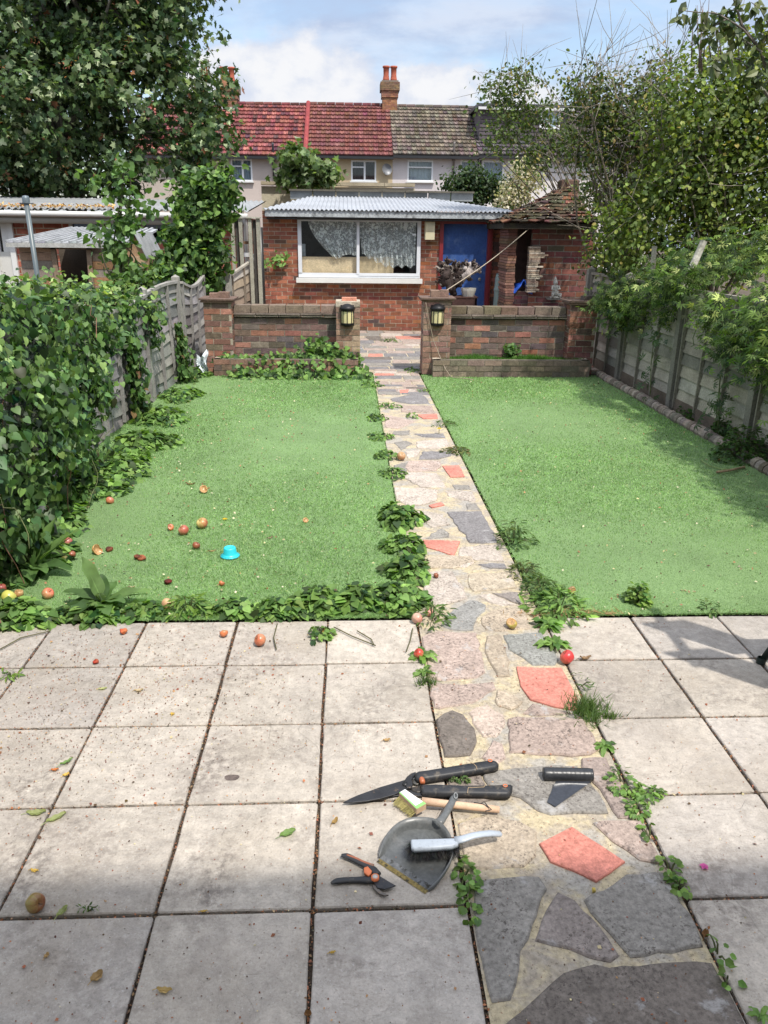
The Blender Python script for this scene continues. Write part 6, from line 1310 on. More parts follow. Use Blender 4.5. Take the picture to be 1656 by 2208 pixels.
for a_ in (
 ('red orange apple alone on the top row of slabs', 561, 1381, .031, (.55, .16, .08), (.48, .24, .13)), ('pale pink apple nestled in bindweed at the turf corner', 899, 1335, .030, PK, (.55, .36, .26)), ('small pink apple half hidden in the weeds just right of the pale pink one', 925, 1320, .024, PK, (.6, .4, .3)),
 ('small red apple in the dandelion rosette left of the path', 903, 1410, .025, RA, (.55, .30, .14)), ('green and red apple sitting on the beige path stone', 1103, 1345, .030, RA, GN, 'fallen apples', 'bitten'), ('bright red apple beside the dandelion right of the path', 1223, 1418, .035, (.60, .05, .05), (.55, .14, .09)),
 ('pale brown apple alone on the middle of the stone path', 865, 984, .040, (.48, .30, .15), (.36, .18, .09)), ('green brown apple on the near left slabs', 76, 1949, .029, (.30, .24, .07), (.20, .07, .03)), ('large yellow green apple at the left photo edge', 19, 1289, .040, (.60, .58, .14), (.50, .50, .10)),
 ('bright red apple in the weeds at the left edge', 103, 1281, .033, (.58, .10, .06), (.5, .3, .15)), ('half eaten golden apple right of the large yellow green one', 41, 1280, .026, TAN, (.4, .2, .08), 'fallen apples', 'bitten'), ('pink striped apple at the front edge of the left turf', 362, 1303, .035, PK, (.50, .40, .18)),
 ('red brown apple on the turf left of the yellow red one', 396, 1144, .036, (.45, .12, .08), (.50, .24, .14)), ('yellow and red apple on the turf above the turquoise cup', 436, 1129, .040, (.60, .50, .18), (.38, .10, .06)), ('small dark brown apple on the turf left of the turquoise cup', 423, 1177, .026, BRN, DK), ('hollow golden apple shell far up the left turf', 439, 1056, .034, TAN, (.5, .25, .08), 'fallen apples', 'hollow'),
 ('large orange hollow apple shell left on the turf', 210, 1187, .036, (.60, .34, .12), TAN, 'fallen apples', 'hollow'), ('black rotten apple right of the orange hollow shell', 236, 1184, .023, DK, BRN, 'fallen apples', 'rotten'), ('dusky red apple beneath the ivy edge', 147, 1170, .032, (.42, .12, .10), (.35, .2, .15)), ('golden yellow small apple beneath the ivy edge', 140, 1207, .024, YE, OR),
 ('brown apple behind the golden yellow one', 155, 1197, .025, BRN, DK), ('orange apple on the turf below the tip of the ivy bank', 237, 1080, .031, (.52, .20, .12), OR), ('left of two touching rotten apples on the turf', 297, 1201, .024, DK, BRN, 'fallen apples', 'rotten'), ('right of two touching rotten apples on the turf', 306, 1202, .024, BRN, (.4, .14, .07), 'fallen apples', 'rotten'),
 ('hollowed red apple piece left of the red brown apple', 367, 1138, .025, BRN, OR, 'fallen apples', 'hollow'), ('crushed orange apple core on the second slab from the left', 266, 1361, .019, OR, RA, 'fallen apples', 'rotten'), ('chewed orange apple core near a slab joint', 483, 1366, .022, OR, BRN, 'fallen apples', 'bitten'), ('small crushed red core on the top left slabs', 207, 1426, .014, RA, BRN, 'fallen apples', 'rotten'),
 ('tiny brown shrivelled apple on the pink path stone', 940, 1242, .017, BRN, DK), ('brown rotting apple on the corner of the right turf', 1233, 1273, .024, (.34, .22, .09), BRN, 'fallen apples', 'bitten'), ('orange apple scrap on turf near the patio edge', 478, 1258, .018, OR, BRN, 'fallen apples', 'hollow'), ('near black rotten apple low on the left turf', 362, 1254, .022, DK, (.16, .02, .02), 'fallen apples', 'rotten'),
 ('red brown squashed apple between the patio edge and turf', 500, 1301, .021, BRN, DK, 'fallen apples', 'rotten'), ('tan apple half beside the path on the left turf', 659, 1122, .021, TAN, OR, 'fallen apples', 'hollow'), ('dark red apple at the left photo edge above the yellow green one', 4, 1270, .028, (.3, .06, .05), BRN), ('orange crushed apple in the front bindweed', 700, 1361, .018, OR, YE, 'fallen apples', 'rotten'), ('red apple pulp beneath the broad leaved plant', 172, 1310, .025, RA, OR, 'fallen apples', 'rotten')):
    apple(*a_[:6], *(a_[6:] if len(a_) > 6 else ()))

# ================================================================== LEAVES ON THE GROUND
def gleaf(label, x, y, L, w, ang, col, curl=.3, stem=True, name='fallen_leaf', roll=.5):
    c = G(x, y, 0); t = thing(name, label, 'leaf', c, 'fallen leaves on the ground'); d = np.array([cos(ang), sin(ang)]); s_ = np.array([-d[1], d[0]]); mb = MB(); nu, nv = 10, 6
    def fn(u, v):
        ww = w*(sin(pi*min(1, u*.94+.03))**.8)*(v-.5); q = (v-.5)*2; z = .003+curl*L*(u-.5)**2*.9+roll*abs(q)**1.6*w*.45+.002*sin(u*17)
        p = c[:2]+d*L*(u-.5)+s_*ww*(1-.25*roll*abs(q)); return (p[0], p[1], z)
    mb.grid(fn, nu, nv, col); obj('blade', mb, DRY if col[0] > col[1] else LEAF, t, True)
    if stem: mb = MB(); e = c[:2]-d*L*.5; mb.tube([(e[0]+d[0]*L*.9, e[1]+d[1]*L*.9, fn(.9, .5)[2]+.001), (e[0]+d[0]*L*.4, e[1]+d[1]*L*.4, fn(.4, .5)[2]+.001), (e[0], e[1], fn(0, .5)[2]), (e[0]-d[0]*L*.3, e[1]-d[1]*L*.3, .004)], .0011, 4, tuple(np.array(col)*1.15)); obj('stalk', mb, LEAF, t)
    return t
LG = (.20, .32, .10); PG = (.34, .38, .16); TN = (.45, .30, .14); YL = (.60, .42, .10); BR = (.20, .10, .04); PT = (.50, .40, .26)
for a_ in (('fresh green leaf lying alone in the middle of a slab', 621, 1799, .055, .032, .5, LG, .15), ('curled pale green leaf left of a slab joint', 79, 1756, .062, .030, .1, PG, .5), ('pale green forked leaf right of that slab joint', 122, 1766, .065, .028, .7, PG, .3), ('small pale green leaf beside the near left apple', 135, 1968, .040, .022, 1.1, PG, .5), ('curled brown leaf on the slab left of the dustpan', 722, 1774, .034, .018, 1.0, (.34, .22, .08), 1.0),
 ('tan dry leaf on the slab left of the dark path stone', 834, 1598, .030, .018, .2, TN, .5), ('tan dry leaf on the upper left slabs', 300, 1491, .036, .022, .2, PT, .6), ('brown tan leaf on the bottom left slab', 210, 2110, .036, .032, .9, (.36, .24, .11), .7), ('yellow tan curled leaf on the bottom row of slabs', 355, 2139, .040, .020, -.1, (.50, .36, .15), .8), ('small orange tan leaf on the bottom left slab', 101, 2063, .018, .014, 1.2, TN, .8),
 ('rolled brown leaf at the bottom slab joint', 664, 2190, .018, .022, 1.5, BR, 1.2), ('tiny yellow leaf on the bottom middle slab', 717, 2056, .018, .010, .2, YL, .6), ('pale dry leaf on the front of the right turf', 1487, 1279, .060, .030, -.3, PT, .5), ('green leaf edge on the slab joint left of centre', 144, 1645, .050, .018, .8, LG, .5), ('orange leaf next to the green one by the slab joint', 119, 1662, .026, .016, .1, (.55, .2, .06), .5),
 ('yellow leaf in the slab joint left of centre', 143, 1673, .024, .020, .6, YL, .6), ('dry brown leaf beside the bright red apple', 1262, 1422, .055, .028, .1, (.28, .18, .10), 1.0), ('pale green leaf on the second slab row', 222, 1487, .034, .018, .2, (.5, .52, .26), .4), ('dark dry leaf on the left turf above the apples', 411, 1046, .075, .030, -.1, BR, .8), ('light tan leaf at the foot of the ivy bank, near one', 160, 1108, .07, .035, .9, PT, .7), ('light tan leaf at the foot of the ivy bank, far one', 182, 1098, .07, .030, .3, PT, .6),
 ('yellow leaf on the slab by the near left apple', 75, 1880, .026, .014, -.2, YL, .8), ('brown curled leaf in the right path joint near the bottom', 1520, 2018, .030, .022, .9, BR, 1.2), ('yellow leaf lying in the lower slab joint', 440, 1967, .020, .008, .1, YL, .4), ('tan leaf on the turf below the orange hollow shell', 193, 1211, .055, .022, .4, TN, .6), ('dry leaf curl on the turf beside the red brown apple', 1152, 1330, .03, .012, -.5, BR, .9),
 ('brown leaf on the left turf right of the turquoise cup', 582, 1162, .045, .020, .6, (.26, .16, .12), .8), ('brown leaf on the turf just left of the turquoise cup', 458, 1190, .05, .016, .3, (.40, .22, .12), .6), ('pale leaf low on the left turf', 284, 1268, .04, .018, .2, PT, .5), ('tan leaf on the turf close to the ivy tip', 288, 1021, .07, .04, .3, TN, .8), ('small brown leaf on the slabs left of the tools', 372, 1542, .014, .022, 1.4, YL, .8)):
    gleaf(*a_)
c = G(1518, 1869, .004); mb = MB()
for k in range(5): mb.leaf(c, (cos(k*1.3), sin(k*1.3), .5), .017, .007, .6, (.62, .12, .40), 5, .4)
tag(obj('petal_flower', mb, LEAF), 'small crumpled bright pink flower on the right slab', 'flower')
c = G(947, 924, .05); mb = MB()
for k in range(11): mb.leaf(c, (cos(k*.571), sin(k*.571), .25), .028, .008, .4, (.75, .62, .03), 4, .2)
mb.lathe([(0, .012), (.012, .008), (.014, 0)], c, 8, (.6, .42, .02)); mb.tube([c-[0, 0, .05], c], .003, 5, (.1, .16, .05)); tag(obj('yellow_flower', mb, LEAF), 'small yellow dandelion flower at the right path edge', 'flower')
mb = MB(); c = G(485, 1119, .01)
for k in range(7): mb.leaf(c, (cos(k*.9), sin(k*.9), .3), .02, .009, .4, (.75, .55, .03), 4, .2)
tag(obj('yellow_blossom', mb, LEAF), 'small yellow blossom lying on the left turf', 'flower')
c = G(1280, 1920, .003); mb = MB(); mb.prism([c[:2]+[-.005, -.006], c[:2]+[.005, -.005], c[:2]+[.006, .006], c[:2]+[-.003, .007]], 0, .010, (.55, .42, .10), .002); tag(obj('gravel_chip', mb, OLDBRICK), 'small yellow chip on the mortar below the pink tile', 'chip')
mb = MB(); c = G(500, 1677, 0); mb.prism([(c[0]+.026*cos(a)*(1+.1*sin(a*3)), c[1]+.018*sin(a)*(1+.15*cos(a*2))) for a in np.linspace(0, 2*pi, 16)[:-1]], -.004, .0015, (.12, .095, .085), 0); tag(obj('stain', mb, OLDBRICK), 'round dark patch pressed into a slab', 'stain', kind='structure')
# litter stuff on patio
n = 6000; Xp = np.concatenate([rng.normal(-1.05, .5, int(n*.62)), rng.uniform(-1.6, 1.6, n-int(n*.62))]); Yp = np.concatenate([rng.normal(2.85, .42, int(n*.62)), rng.uniform(1.2, 3.45, n-int(n*.62))]); k = (Yp < 3.46) & (Yp > .9); Xp, Yp = Xp[k], Yp[k]; n = len(Xp)
k = (Xp > XL) & (Xp < XR); S = rng.uniform(.003, .0075, n)*np.where(rng.random(n) < .06, 2.2, 1); o = cloud('grit', np.stack([Xp, Yp, np.full(n, .0035)+k*.003], 1), rng.normal(0, .35, (n, 3))+[0, 0, 1], S, T_quad(.4), pal(n, [(.22, .08, .05), (.10, .06, .04), (.42, .24, .12), (.30, .12, .06), (.5, .42, .25)], [.3, .3, .14, .18, .08]), DRY); tag(o, 'tiny red brown husks and crumbs scattered over the slabs', 'debris', kind='stuff')
# debris packed in slab joints
P = []
for x in (colL[1], colL[2], colL[3], colL[4], colL[5], XL, XR, colR[1], colR[2]): m = 620; P.append(np.stack([x+rng.normal(0, .0035, m), rng.uniform(1.1, 3.47, m), rng.uniform(-.012, -.004, m)], 1))
for y in rowY[1:6]: m = 900; P.append(np.stack([rng.uniform(-1.9, 2.2, m), y+rng.normal(0, .0035, m), rng.uniform(-.012, -.004, m)], 1))
P = np.concatenate(P); k = ~((P[:, 0] > XL+.01) & (P[:, 0] < XR-.01)); P = P[k]; n = len(P); o = cloud('joint_debris', P, rng.normal(0, .5, (n, 3))+[0, 0, 1], rng.uniform(.004, .012, n), T_quad(.35), pal(n, [(.14, .08, .05), (.30, .20, .12), (.36, .15, .08), (.08, .06, .04)]), DRY); tag(o, 'dry husks packed into the joints between slabs', 'debris', kind='stuff')
n = 1700; y = YT+6.9*rng.random(n)**1.5; x = np.where(rng.random(n) < .55, rng.uniform(-1.6, .2, n), rng.uniform(1.2, 3.35, n)); x = np.where((x < 0) & (rng.random(n) < .5), x-.2, x); o = cloud('turf_litter', np.stack([x, y, np.full(n, .02)], 1), rng.normal(0, .5, (n, 3))+[0, 0, 1], rng.uniform(.007, .022, n)*(1+(y-YT)*.05), T_quad(.35), pal(n, [(.45, .40, .22), (.28, .16, .09), (.10, .06, .04), (.55, .50, .35), (.36, .18, .10)]), DRY); tag(o, 'flecks of petal, twig and leaf strewn over the turf', 'debris', kind='stuff')
n = 260; P = np.stack([rng.normal(1.15, .14, n), rng.normal(3.50, .015, n), np.full(n, .01)], 1); o = cloud('dead_grass', P, rng.normal(0, 1, (n, 3)), rng.uniform(.03, .06, n), T_blade(), pal(n, [(.40, .27, .14), (.34, .2, .1)]), DRY, None, rng.normal(0, 1, (n, 3))*[1, .4, .3], .004); tag(o, 'wispy dead brown grass along the right turf edge', 'dead grass', kind='stuff')
# turquoise cup upside down on the turf
c = G(496, 1194, .02); t = thing('cup', 'turquoise plastic toy cup upside down on the left turf', 'cup', (c[0], c[1], 0)); mb = MB(); TQ = (.03, .52, .62)
mb.lathe([(.052, .004), (.053, .008), (.042, .014), (.040, .018), (.036, .05), (.033, .056), (.027, .057), (.026, .053), (0, .053)], (c[0], c[1], .006), 28, TQ); obj('body', mb, PLASTIC, t, True); mb = MB(); mb.lathe([(.056, 0), (.058, .003), (.054, .008), (.045, .009)], (c[0], c[1], .006), 28, (.03, .46, .56)); obj('rim', mb, PLASTIC, t, True)
# twig with curled leaf on right turf, clear plastic scrap
mb = MB(); Q = [G(x, y, .02) for x, y in ((1512, 992), (1530, 1005), (1560, 1012), (1600, 1010))]; mb.tube(Q, .004, 5, (.25, .32, .12)); mb.tube([G(1545, 1018, .02), G(1575, 1014, .03), G(1605, 1007, .02)], .010, 6, (.30, .22, .13)); tag(obj('twig', mb, BARK), 'thin green twig with brown end near the right edging', 'twig')
mb = MB(); c = D(441, 790, PY+.0); mb.grid(lambda u, v: (c[0]-.08+.14*u+.015*sin(v*9), c[1]-.1+.05*sin(u*9+v*6), .02+.26*v*(1-.2*sin(u*5))), 12, 12, (.62, .68, .72)); tag(obj('plastic_scrap', mb, vmat('clear_scrap', .12, .1, 9, .1, 60, .6, .01, spec=.8)), 'crumpled pale plastic wrapper at the foot of the left brick pier', 'wrapper')

# ================================================================== TOOLS ON THE PATIO
BLK = (.022, .023, .026); ORG = (.62, .17, .06)
def zp6(P_, z): return [G(*Z6(p), z) for p in P_]
t = thing('hedge_shears', 'black hedge shears with orange details lying open across slab and path', 'hedge shears', G(*Z6((440, 240))))
def pz(P_, z0, z1, col, bev=.002): m = MB(); m.prism(zp6(P_, z1), z0, z1, col, bev); return m
mb = pz([(100, 326), (135, 306), (180, 286), (300, 243), (430, 205), (455, 215), (452, 250), (380, 282), (300, 305), (230, 318), (150, 326)], .014, .018, (.045, .045, .048), .001); obj('blade', mb, STEEL, t)
mb = pz([(290, 303), (380, 285), (455, 252), (520, 252), (528, 292), (470, 290), (400, 288)], .007, .011, (.05, .05, .052), .001); obj('blade', mb, STEEL, t)
mb = pz([(432, 205), (445, 185), (466, 168), (492, 160), (500, 172), (480, 186), (472, 204), (478, 226), (470, 246), (444, 246), (430, 226)], .014, .022, (.04, .04, .042), .002); obj('shank', mb, STEEL, t)
def handle(P_, z0, z1, hole, seam, arms):
    m = MB(); m.prism(rough2(zp6(P_, z1)), z0, z1, BLK, .008); h = obj('handle', m, RUB, t, True)
    c = G(*Z6(hole), z1+.001); m = MB(); m.lathe([(.0075, 0), (.0085, .0015), (.0060, .002), (.0055, .0)], c, 18, ORG); obj('hang_ring', m, PLASTIC, h, True)
    m = MB(); m.lathe([(0, .0003), (.0056, .0003)], c, 16, (.16, .14, .12)); obj('hole', m, PLASTIC, h)
    m = MB(); m.tube([G(*Z6(p), z1+.0002) for p in seam], .0012, 5, (.38, .28, .17)); obj('seam', m, PLASTIC, h)
def rough2(P_): return P_
RUB = vmat('rubber_grip', .5, .12, 20, .12, 200, .25, .0008, spec=.45, dirt=((.13, .11, .085), 30, .54, .74))
handle([(487, 163), (505, 152), (560, 145), (700, 122), (820, 102), (880, 94), (915, 93), (932, 99), (943, 112), (940, 124), (925, 133), (830, 149), (700, 170), (560, 192), (500, 197), (490, 185)], .010, .034, (895, 101), [(785, 108), (808, 118), (822, 134), (824, 148)], 0)
handle([(520, 224), (600, 222), (760, 228), (900, 227), (1005, 222), (1018, 228), (1017, 244), (1003, 274), (985, 279), (870, 276), (700, 274), (535, 274), (522, 262)], .006, .030, (977, 237), [(773, 276), (777, 246), (815, 245), (862, 243), (872, 228)], 0)
mb = pz([(468, 245), (500, 235), (524, 232), (526, 268), (500, 270), (472, 262)], .006, .014, (.05, .045, .04), .002); obj('shank', mb, STEEL, t)
mb = MB(); a = G(*Z6((520, 192)), .024); b = G(*Z6((532, 222)), .024); mb.tube([a, a*.7+b*.3, a*.3+b*.7, b], [.008, .0105, .0105, .008], 10, (.40, .12, .05)); obj('bumper', mb, PLASTIC, t, True)
mb = MB(); mb.lathe([(0, .006), (.008, .005), (.010, 0)], G(*Z6((435, 228)), .019), 14, (.04, .04, .042)); obj('pivot_bolt', mb, STEEL, t, True)
mb = MB(); mb.lathe([(0, .002), (.013, .0015), (.015, 0)], G(*Z6((496, 214)), .012), 14, (.10, .095, .085)); obj('washer', mb, STEEL, t, True)
# secateurs
t = thing('secateurs', 'black secateurs with orange lock and pivot ring left of the dustpan', 'secateurs', G(*Z6((270, 730))))
def curved(P_, r, z, col, name, flat=.6, mat=None):
    Q = np.array([G(*Z6(p), z) for p in P_]); n = len(Q); u = np.linspace(0, n-1, 26); q = np.stack([np.interp(u, range(n), Q[:, i]) for i in range(3)], 1)
    for _ in range(3): q[1:-1] = (q[:-2]+2*q[1:-1]+q[2:])/4
    m = MB(); m.tube(q, np.interp(u, range(n), r), 12, col); V = m.v[0]; V[:, 2] = z+(V[:, 2]-z)*flat; return obj(name, m, mat or RUB, t, True)
curved([(90, 614), (118, 615), (165, 637), (215, 662), (262, 690), (285, 720)], [.006, .0105, .010, .0105, .013, .014], .013, BLK, 'handle')
curved([(36, 765), (62, 752), (110, 747), (170, 746), (225, 745), (262, 745)], [.005, .010, .0105, .010, .013, .013], .010, BLK, 'handle')
curved([(120, 610), (165, 626), (215, 650), (265, 668)], [.003, .004, .004, .005], .018, (.30, .10, .05), 'grip_stripe')
mb = pz([(212, 678), (233, 671), (256, 696), (250, 712), (236, 722), (213, 704)], .012, .022, ORG, .0012); obj('lock', mb, PLASTIC, t, True)
mb = pz([(285, 715), (308, 730), (345, 752), (386, 776), (360, 786), (325, 795), (285, 788), (268, 760)], .012, .015, (.045, .045, .048), .0008); obj('blade', mb, STEEL, t)
mb = pz([(258, 770), (282, 776), (300, 800), (322, 816), (346, 826), (325, 830), (300, 822), (276, 803), (260, 785)], .007, .012, (.13, .115, .10), .001); obj('anvil_hook', mb, STEEL, t)
c = G(*Z6((273, 730)), .022); mb = MB(); mb.lathe([(.0085, .002), (.0120, .002), (.0125, -.006)], c, 24, ORG); obj('pivot_ring', mb, PLASTIC, t, True); mb = MB(); mb.lathe([(0, .005), (.005, .0045), (.008, .003), (.009, 0)], c, 18, (.45, .43, .40)); obj('pivot_bolt', mb, METAL, t, True)
# wooden block brush
t = thing('wire_brush', 'wooden handled stiff brush with pale bristles facing up beside the shears', 'brush', G(*Z6((470, 330)))); zt = .052
WD = (.48, .34, .22); A = [np.array(G(*Z6(p), zt)) for p in ((403, 276), (436, 256), (550, 334), (497, 364))]; mb = MB()
dn = np.array([0, 0, -.022]); V = A+[a+dn for a in A]; mb.add(V, [[0, 3, 2, 1], [4, 5, 6, 7], [0, 1, 5, 4], [1, 2, 6, 5], [2, 3, 7, 6], [3, 0, 4, 7]], WD); obj('block', mb, WOODL := vmat('pale_wood', .7, .1, 12, .12, 80, .2, .0006, dirt=((.30, .16, .12), 22, .62, .8)), t)
lb = MB(); f = lambda u, v, e=.0012: A[0]*(1-u)*(1-v)+A[3]*u*(1-v)+A[2]*u*v+A[1]*(1-u)*v+np.array([0, 0, e])
lb.add([f(.0, .04), f(.985, .04), f(.985, .96), f(0, .96)], [[0, 1, 2, 3]], (.72, .74, .74)); lab_ = obj('label', lb, PLASTIC, t, label='white paper label with green border')
lb = MB(); lb.add([f(0, .02, .0018), f(1., .02, .0018), f(1., .17, .0018), f(0, .17, .0018)], [[0, 1, 2, 3]], (.22, .55, .14)); lb.add([f(.86, .17, .0018), f(1., .17, .0018), f(1., .98, .0018), f(.86, .98, .0018)], [[0, 1, 2, 3]], (.22, .55, .14)); obj('green_border', lb, PLASTIC, lab_)
lb = MB()
for r_, (v0, u0, u1) in enumerate(((.74, .22, .62), (.60, .28, .74), (.46, .34, .80))):
    u = u0
    while u < u1: w = rng.uniform(.018, .035); lb.add([f(u, v0, .0019), f(u+w, v0, .0019), f(u+w, v0+.07, .0019), f(u, v0+.07, .0019)], [[0, 1, 2, 3]], (.35, .42, .55)); u += w+.016
obj('faded_print', lb, PLASTIC, lab_)
mb = MB(); lo0 = np.array(G(*Z6((366, 332)), .012)); lo1 = np.array(G(*Z6((462, 402)), .012)); hi0 = A[0]+dn*.6; hi1 = A[3]+dn*.6
for i in range(16):
    for j in range(4):
        u = (i+.5)/16; a = hi0*(1-u)+hi1*u; b = lo0*(1-u)+lo1*u; a = a+np.array([.004*j, .006*j, -.003*j])
        for q in range(4): mb.tube([a+rng.normal(0, .0012, 3), b+np.array([.004*j, .007*j, -.001*j])+rng.normal(0, .003, 3)], .0008, 4, tuple(np.array((.62, .55, .24))*rng.uniform(.7, 1.15)), False)
obj('bristles', mb, DRY, t)
mb = MB(); a = G(*Z6((525, 320)), .034); b = G(*Z6((944, 366)), .014); mb.tube([a, a*.6+b*.4, b], [.0135, .0125, .0115], 14, (.55, .38, .26)); h = obj('handle', mb, WOODL, t, True)
mb = MB(); Q = [G(*Z6(p), .03) for p in ((885, 352), (858, 336), (808, 326), (846, 334), (862, 322), (880, 345), (903, 366), (868, 374))]; mb.tube(Q, .0017, 5, (.02, .02, .02)); obj('hanging_cord', mb, PLASTIC, h, True)
mb = MB(); Q = [G(*Z6((722+22*cos(q), 285+26*sin(q))), .016) for q in np.linspace(0, 6.1, 20)]
# dustpan
t = thing('dustpan', 'dark grey plastic dustpan with a worn muddy lip', 'dustpan', G(*Z6((500, 580)))); DG = (.10, .105, .105)
lipA, lipB = np.array(Z6((298, 622))), np.array(Z6((562, 790)))
rim = [(298, 618), (303, 585), (312, 552), (326, 520), (346, 488), (372, 458), (405, 432), (445, 414), (490, 405), (540, 405), (585, 411), (615, 425), (640, 445), (660, 470), (678, 500), (689, 535), (692, 570), (688, 610), (674, 648), (650, 690), (620, 732), (590, 768), (562, 790)]
m_ = len(rim); hh = [.012+.034*sin(pi*i/(m_-1))**.6 for i in range(m_)]
R1 = np.array([G(*Z6(p), h) for p, h in zip(rim, hh)]); cen = np.array([*(R1[:, :2].mean(0)), 0]); R0 = np.array([[cen[0]+(p[0]-cen[0])*.90, cen[1]+(p[1]-cen[1])*.90, .004] for p in R1]); R0[0] = [*R1[0][:2], .003]; R0[-1] = [*R1[-1][:2], .003]
Rm = (R0*.45+R1*.55); Rm[:, 2] = R0[:, 2]*.65+R1[:, 2]*.35; Ro = np.array([[cen[0]+(p[0]-cen[0])*1.03, cen[1]+(p[1]-cen[1])*1.03, p[2]-.002] for p in R1]); Rb = Ro.copy(); Rb[:, 2] = np.maximum(.001, Ro[:, 2]-.012)
mb = MB(); V = np.concatenate([R0, Rm, R1, Ro, Rb]); Fc = [[k*m_+i, k*m_+i+1, (k+1)*m_+i+1, (k+1)*m_+i] for k in range(4) for i in range(m_-1)]; mb.add(V, Fc, DG)
fl = [list(range(m_))]; mb.add(R0, fl, tuple(np.array(DG)*.95)); obj('pan', mb, vmat('scuffed_plastic', .36, .25, 9, .2, 90, .15, .001, spec=.5, dirt=((.17, .165, .16), 14, .56, .76)), t, True)
mb = MB(); a, b = R0[0], R0[-1]; d = (b-a)/np.linalg.norm(b-a); nn = np.array([d[1], -d[0], 0]); nn = nn if nn @ (cen-a) < 0 else -nn
mb.add([a, b, b+nn*.016+[0, 0, -.001], a+nn*.016+[0, 0, -.001], a-nn*.02+[0, 0, .0012], b-nn*.02+[0, 0, .0012]], [[0, 1, 2, 3], [4, 5, 1, 0]], [(.20, .15, .05), (.13, .135, .14)]); obj('lip', mb, vmat('muddy_lip', .7, .4, 40, .3, 150, .4, .001, dirt=((.03, .028, .02), 50, .5, .62)), t)
mb = MB(); Q = [G(*Z6(p), z) for p, z in (((606, 432), .036), ((630, 408), .046), ((655, 370), .050), ((680, 325), .050), ((700, 290), .046), ((712, 270), .042))]; mb.tube(Q, [.022, .014, .0125, .013, .0135, .008], 14, DG); V = mb.v[0]; zc_ = V[:, 2].mean(); V[:, 2] = zc_+(V[:, 2]-zc_)*.65-.012; obj('handle', mb, MATS['scuffed_plastic'], t, True)
mb = MB(); Q = [G(*Z6((709+9*cos(q), 290+15*sin(q))), .046) for q in np.linspace(0, 2*pi, 16)]; mb.tube(Q, .0018, 6, (.24, .25, .25)); obj('hang_loop', mb, PLASTIC, t, True)
# hand brush
t = thing('hand_brush', 'pale grey hand brush with black bristles resting across the dustpan', 'hand brush', G(*Z6((600, 550)))); LGc = (.36, .40, .45)
mb = MB(); mb.prism([G(*Z6(p), .072) for p in ((465, 530), (468, 522), (560, 519), (700, 515), (722, 512), (724, 548), (690, 562), (600, 570), (486, 576), (470, 566))], .056, .072, LGc, .005); obj('head', mb, PLASTIC, t, True)
Q = np.array([G(*Z6(p), z) for p, z in (((705, 534), .066), ((750, 524), .070), ((800, 507), .072), ((850, 498), .068), ((900, 494), .055), ((945, 497), .040), ((954, 498), .036))]); mb = MB(); mb.tube(Q, [.016, .0135, .0125, .0125, .013, .0125, .006], 12, LGc); V = mb.v[0]; nQ = len(Q)
for i in range(nQ): V[i*12:(i+1)*12, 2] = Q[i][2]+(V[i*12:(i+1)*12, 2]-Q[i][2])*.5
obj('handle', mb, PLASTIC, t, True); mb = MB(); mb.tube([G(*Z6((934+8*cos(q), 492+5*sin(q))), .048) for q in np.linspace(0, 6.28, 14)], .0012, 5, (.2, .22, .25)); obj('hang_hole', mb, PLASTIC, t, True)
n = 5200; u = rng.random(n); v = rng.random(n); a0 = np.array(G(*Z6((475, 560)), .057)); a1 = np.array(G(*Z6((700, 545)), .057)); w0 = np.array(G(*Z6((475, 530)), .057))-a0
P = a0+np.outer(u, a1-a0)+np.outer(v, w0); A = rng.normal(0, .22, (n, 3))+np.array([0, -.55, -1.])+np.outer(.5-u, [-.5, 0, 0])*1.0
cloud('bristles', P, rng.normal(0, 1, (n, 3)), rng.uniform(.045, .06, n), T_blade(), pal(n, [(.012, .012, .013)]), RUB, t, A, .0016)
# roll of bin bags
t = thing('bin_bag_roll', 'black roll of bin liners with one loose end on the grey path stone', 'bin bag roll', G(*Z6((1315, 210)))); r = .0235; a = G(*Z6((1183, 172)), r); b = G(*Z6((1449, 178)), r); mb = MB(); u = np.linspace(0, 1, 40)
mb.tube([a+(b-a)*k for k in u], [r*(1-.05*(k < .03 or k > .97))*(1+.012*sin(k*70)+.008*sin(k*31)) for k in u], 26, (.03, .032, .036)); obj('roll', mb, vmat('bin_liner', .33, .15, 25, .2, 120, .5, .002, spec=.4, bs=40), t, True)
mb = MB(); P4 = [Z6(p) for p in ((1250, 222), (1446, 216), (1442, 226), (1245, 350), (1204, 318), (1200, 296))]
def sheet(u, v):
    L_ = np.array(Z6((1250-v*46, 212+v*112))); R_ = np.array(Z6((1446-v*196, 212+v*138))); p = L_*(1-u)+R_*u; z = .018*(1-v)**5+.0105+.0012*sin(v*11-u*3)
    return tuple(G(p[0], p[1], z))
mb.grid(sheet, 30, 24, (.034, .038, .048)); obj('loose_end', mb, MATS['bin_liner'], t, True)
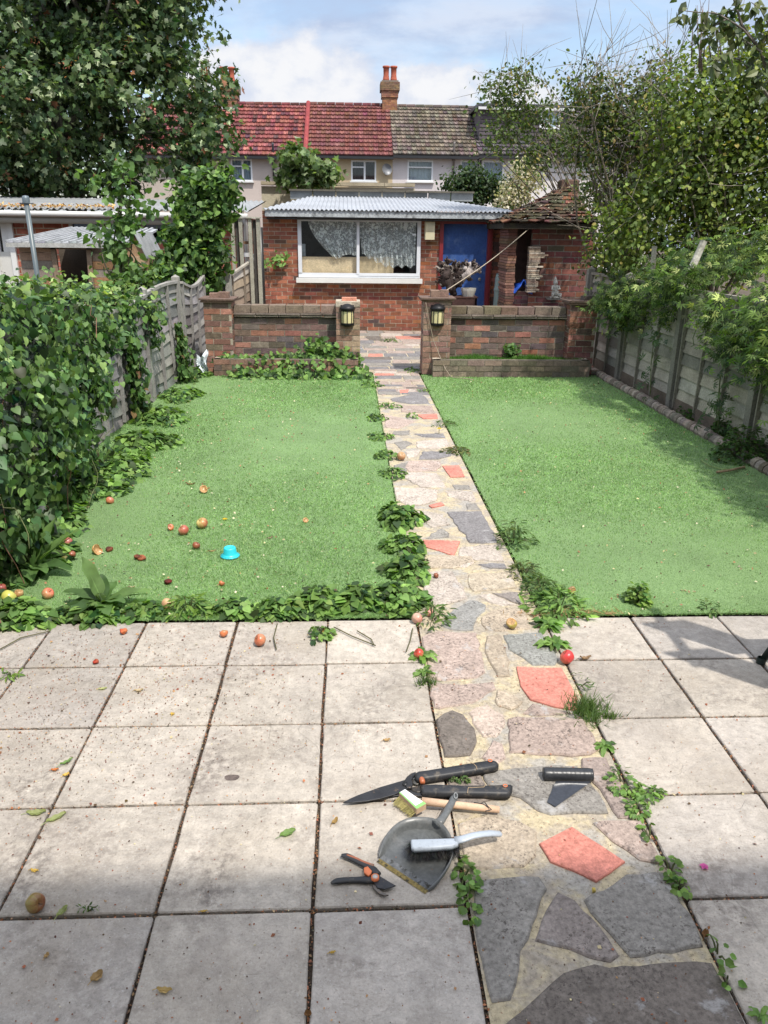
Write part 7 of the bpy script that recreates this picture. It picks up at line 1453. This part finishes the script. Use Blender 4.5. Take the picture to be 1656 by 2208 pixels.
# ================================================================== GARDEN CHAIR (a leg shows at the right edge) AND THE HOUSE BEHIND
t = thing('garden_chair', 'dark green garden chair whose leg stands on the slabs at the right photo edge', 'chair', (2.25, 2.75, 0)); CC = (.02, .03, .028)
legs = [((1.884, 3.008), (2.06, 2.98)), ((1.90, 2.46), (2.06, 2.50)), ((2.62, 3.02), (2.50, 2.98)), ((2.62, 2.46), (2.50, 2.50))]
for (p, q) in legs: mb = MB(); mb.tube([(p[0], p[1], .0), (q[0], q[1], .42)], .016, 10, CC); mb.lathe([(.021, 0), (.021, .02), (.017, .03)], (p[0], p[1], .001), 10, CC); obj('leg', mb, METAL, t, True)
mb = MB()
for k in range(7): mb.box((2.28, 2.5+k*.08, .43), (.46, .055, .022), CC)
for x in (2.07, 2.49): mb.box((x, 2.74, .41), (.03, .54, .02), CC)
obj('seat', mb, METAL, t); mb = MB()
for k in range(2): y = 2.60+k*.285; mb.bar((2.05, y, .45), (1.90, y, 1.05), .262, .016, CC)
mb.bar((1.90, 2.46, 1.06), (1.90, 3.02, 1.06), .05, .03, CC); mb.bar((2.03, 2.46, .5), (2.03, 3.02, .5), .04, .025, CC); obj('backrest', mb, METAL, t)
t = thing('terraced_home', 'rendered house at the photographer\'s back whose shade covers the nearest slabs', 'house', (0, -.95, 0)); mb = MB(); HCc = (.60, .56, .50)
for (x0, x1, z0, z1) in ((-7, -.6, 0, 5.2), (-.6, .5, 2.1, 5.2), (.5, 7, 0, 5.2)): mb.box(((x0+x1)/2, -1.05, (z0+z1)/2), (x1-x0, .2, z1-z0), HCc)
mb.box((0, -7, 2.6), (14, .2, 5.2), HCc); obj('wall', mb, RENDER, t); mb = MB(); mb.box((-.05, -1.0, 1.05), (1.08, .06, 2.1), (.6, .6, .6)); obj('door', mb, PAINT, t)
mb = MB(); mb.add([(-7.2, -.70, 5.12), (7.2, -.70, 5.12), (7.2, -4, 7.4), (-7.2, -4, 7.4), (-7.2, -7.3, 5.3), (7.2, -7.3, 5.3), (-7.2, -.70, 5.04), (7.2, -.70, 5.04)], [[0, 1, 2, 3], [3, 2, 5, 4], [6, 7, 1, 0], [6, 4, 5, 7]], (.25, .12, .09)); obj('roof', mb, TILE, t)
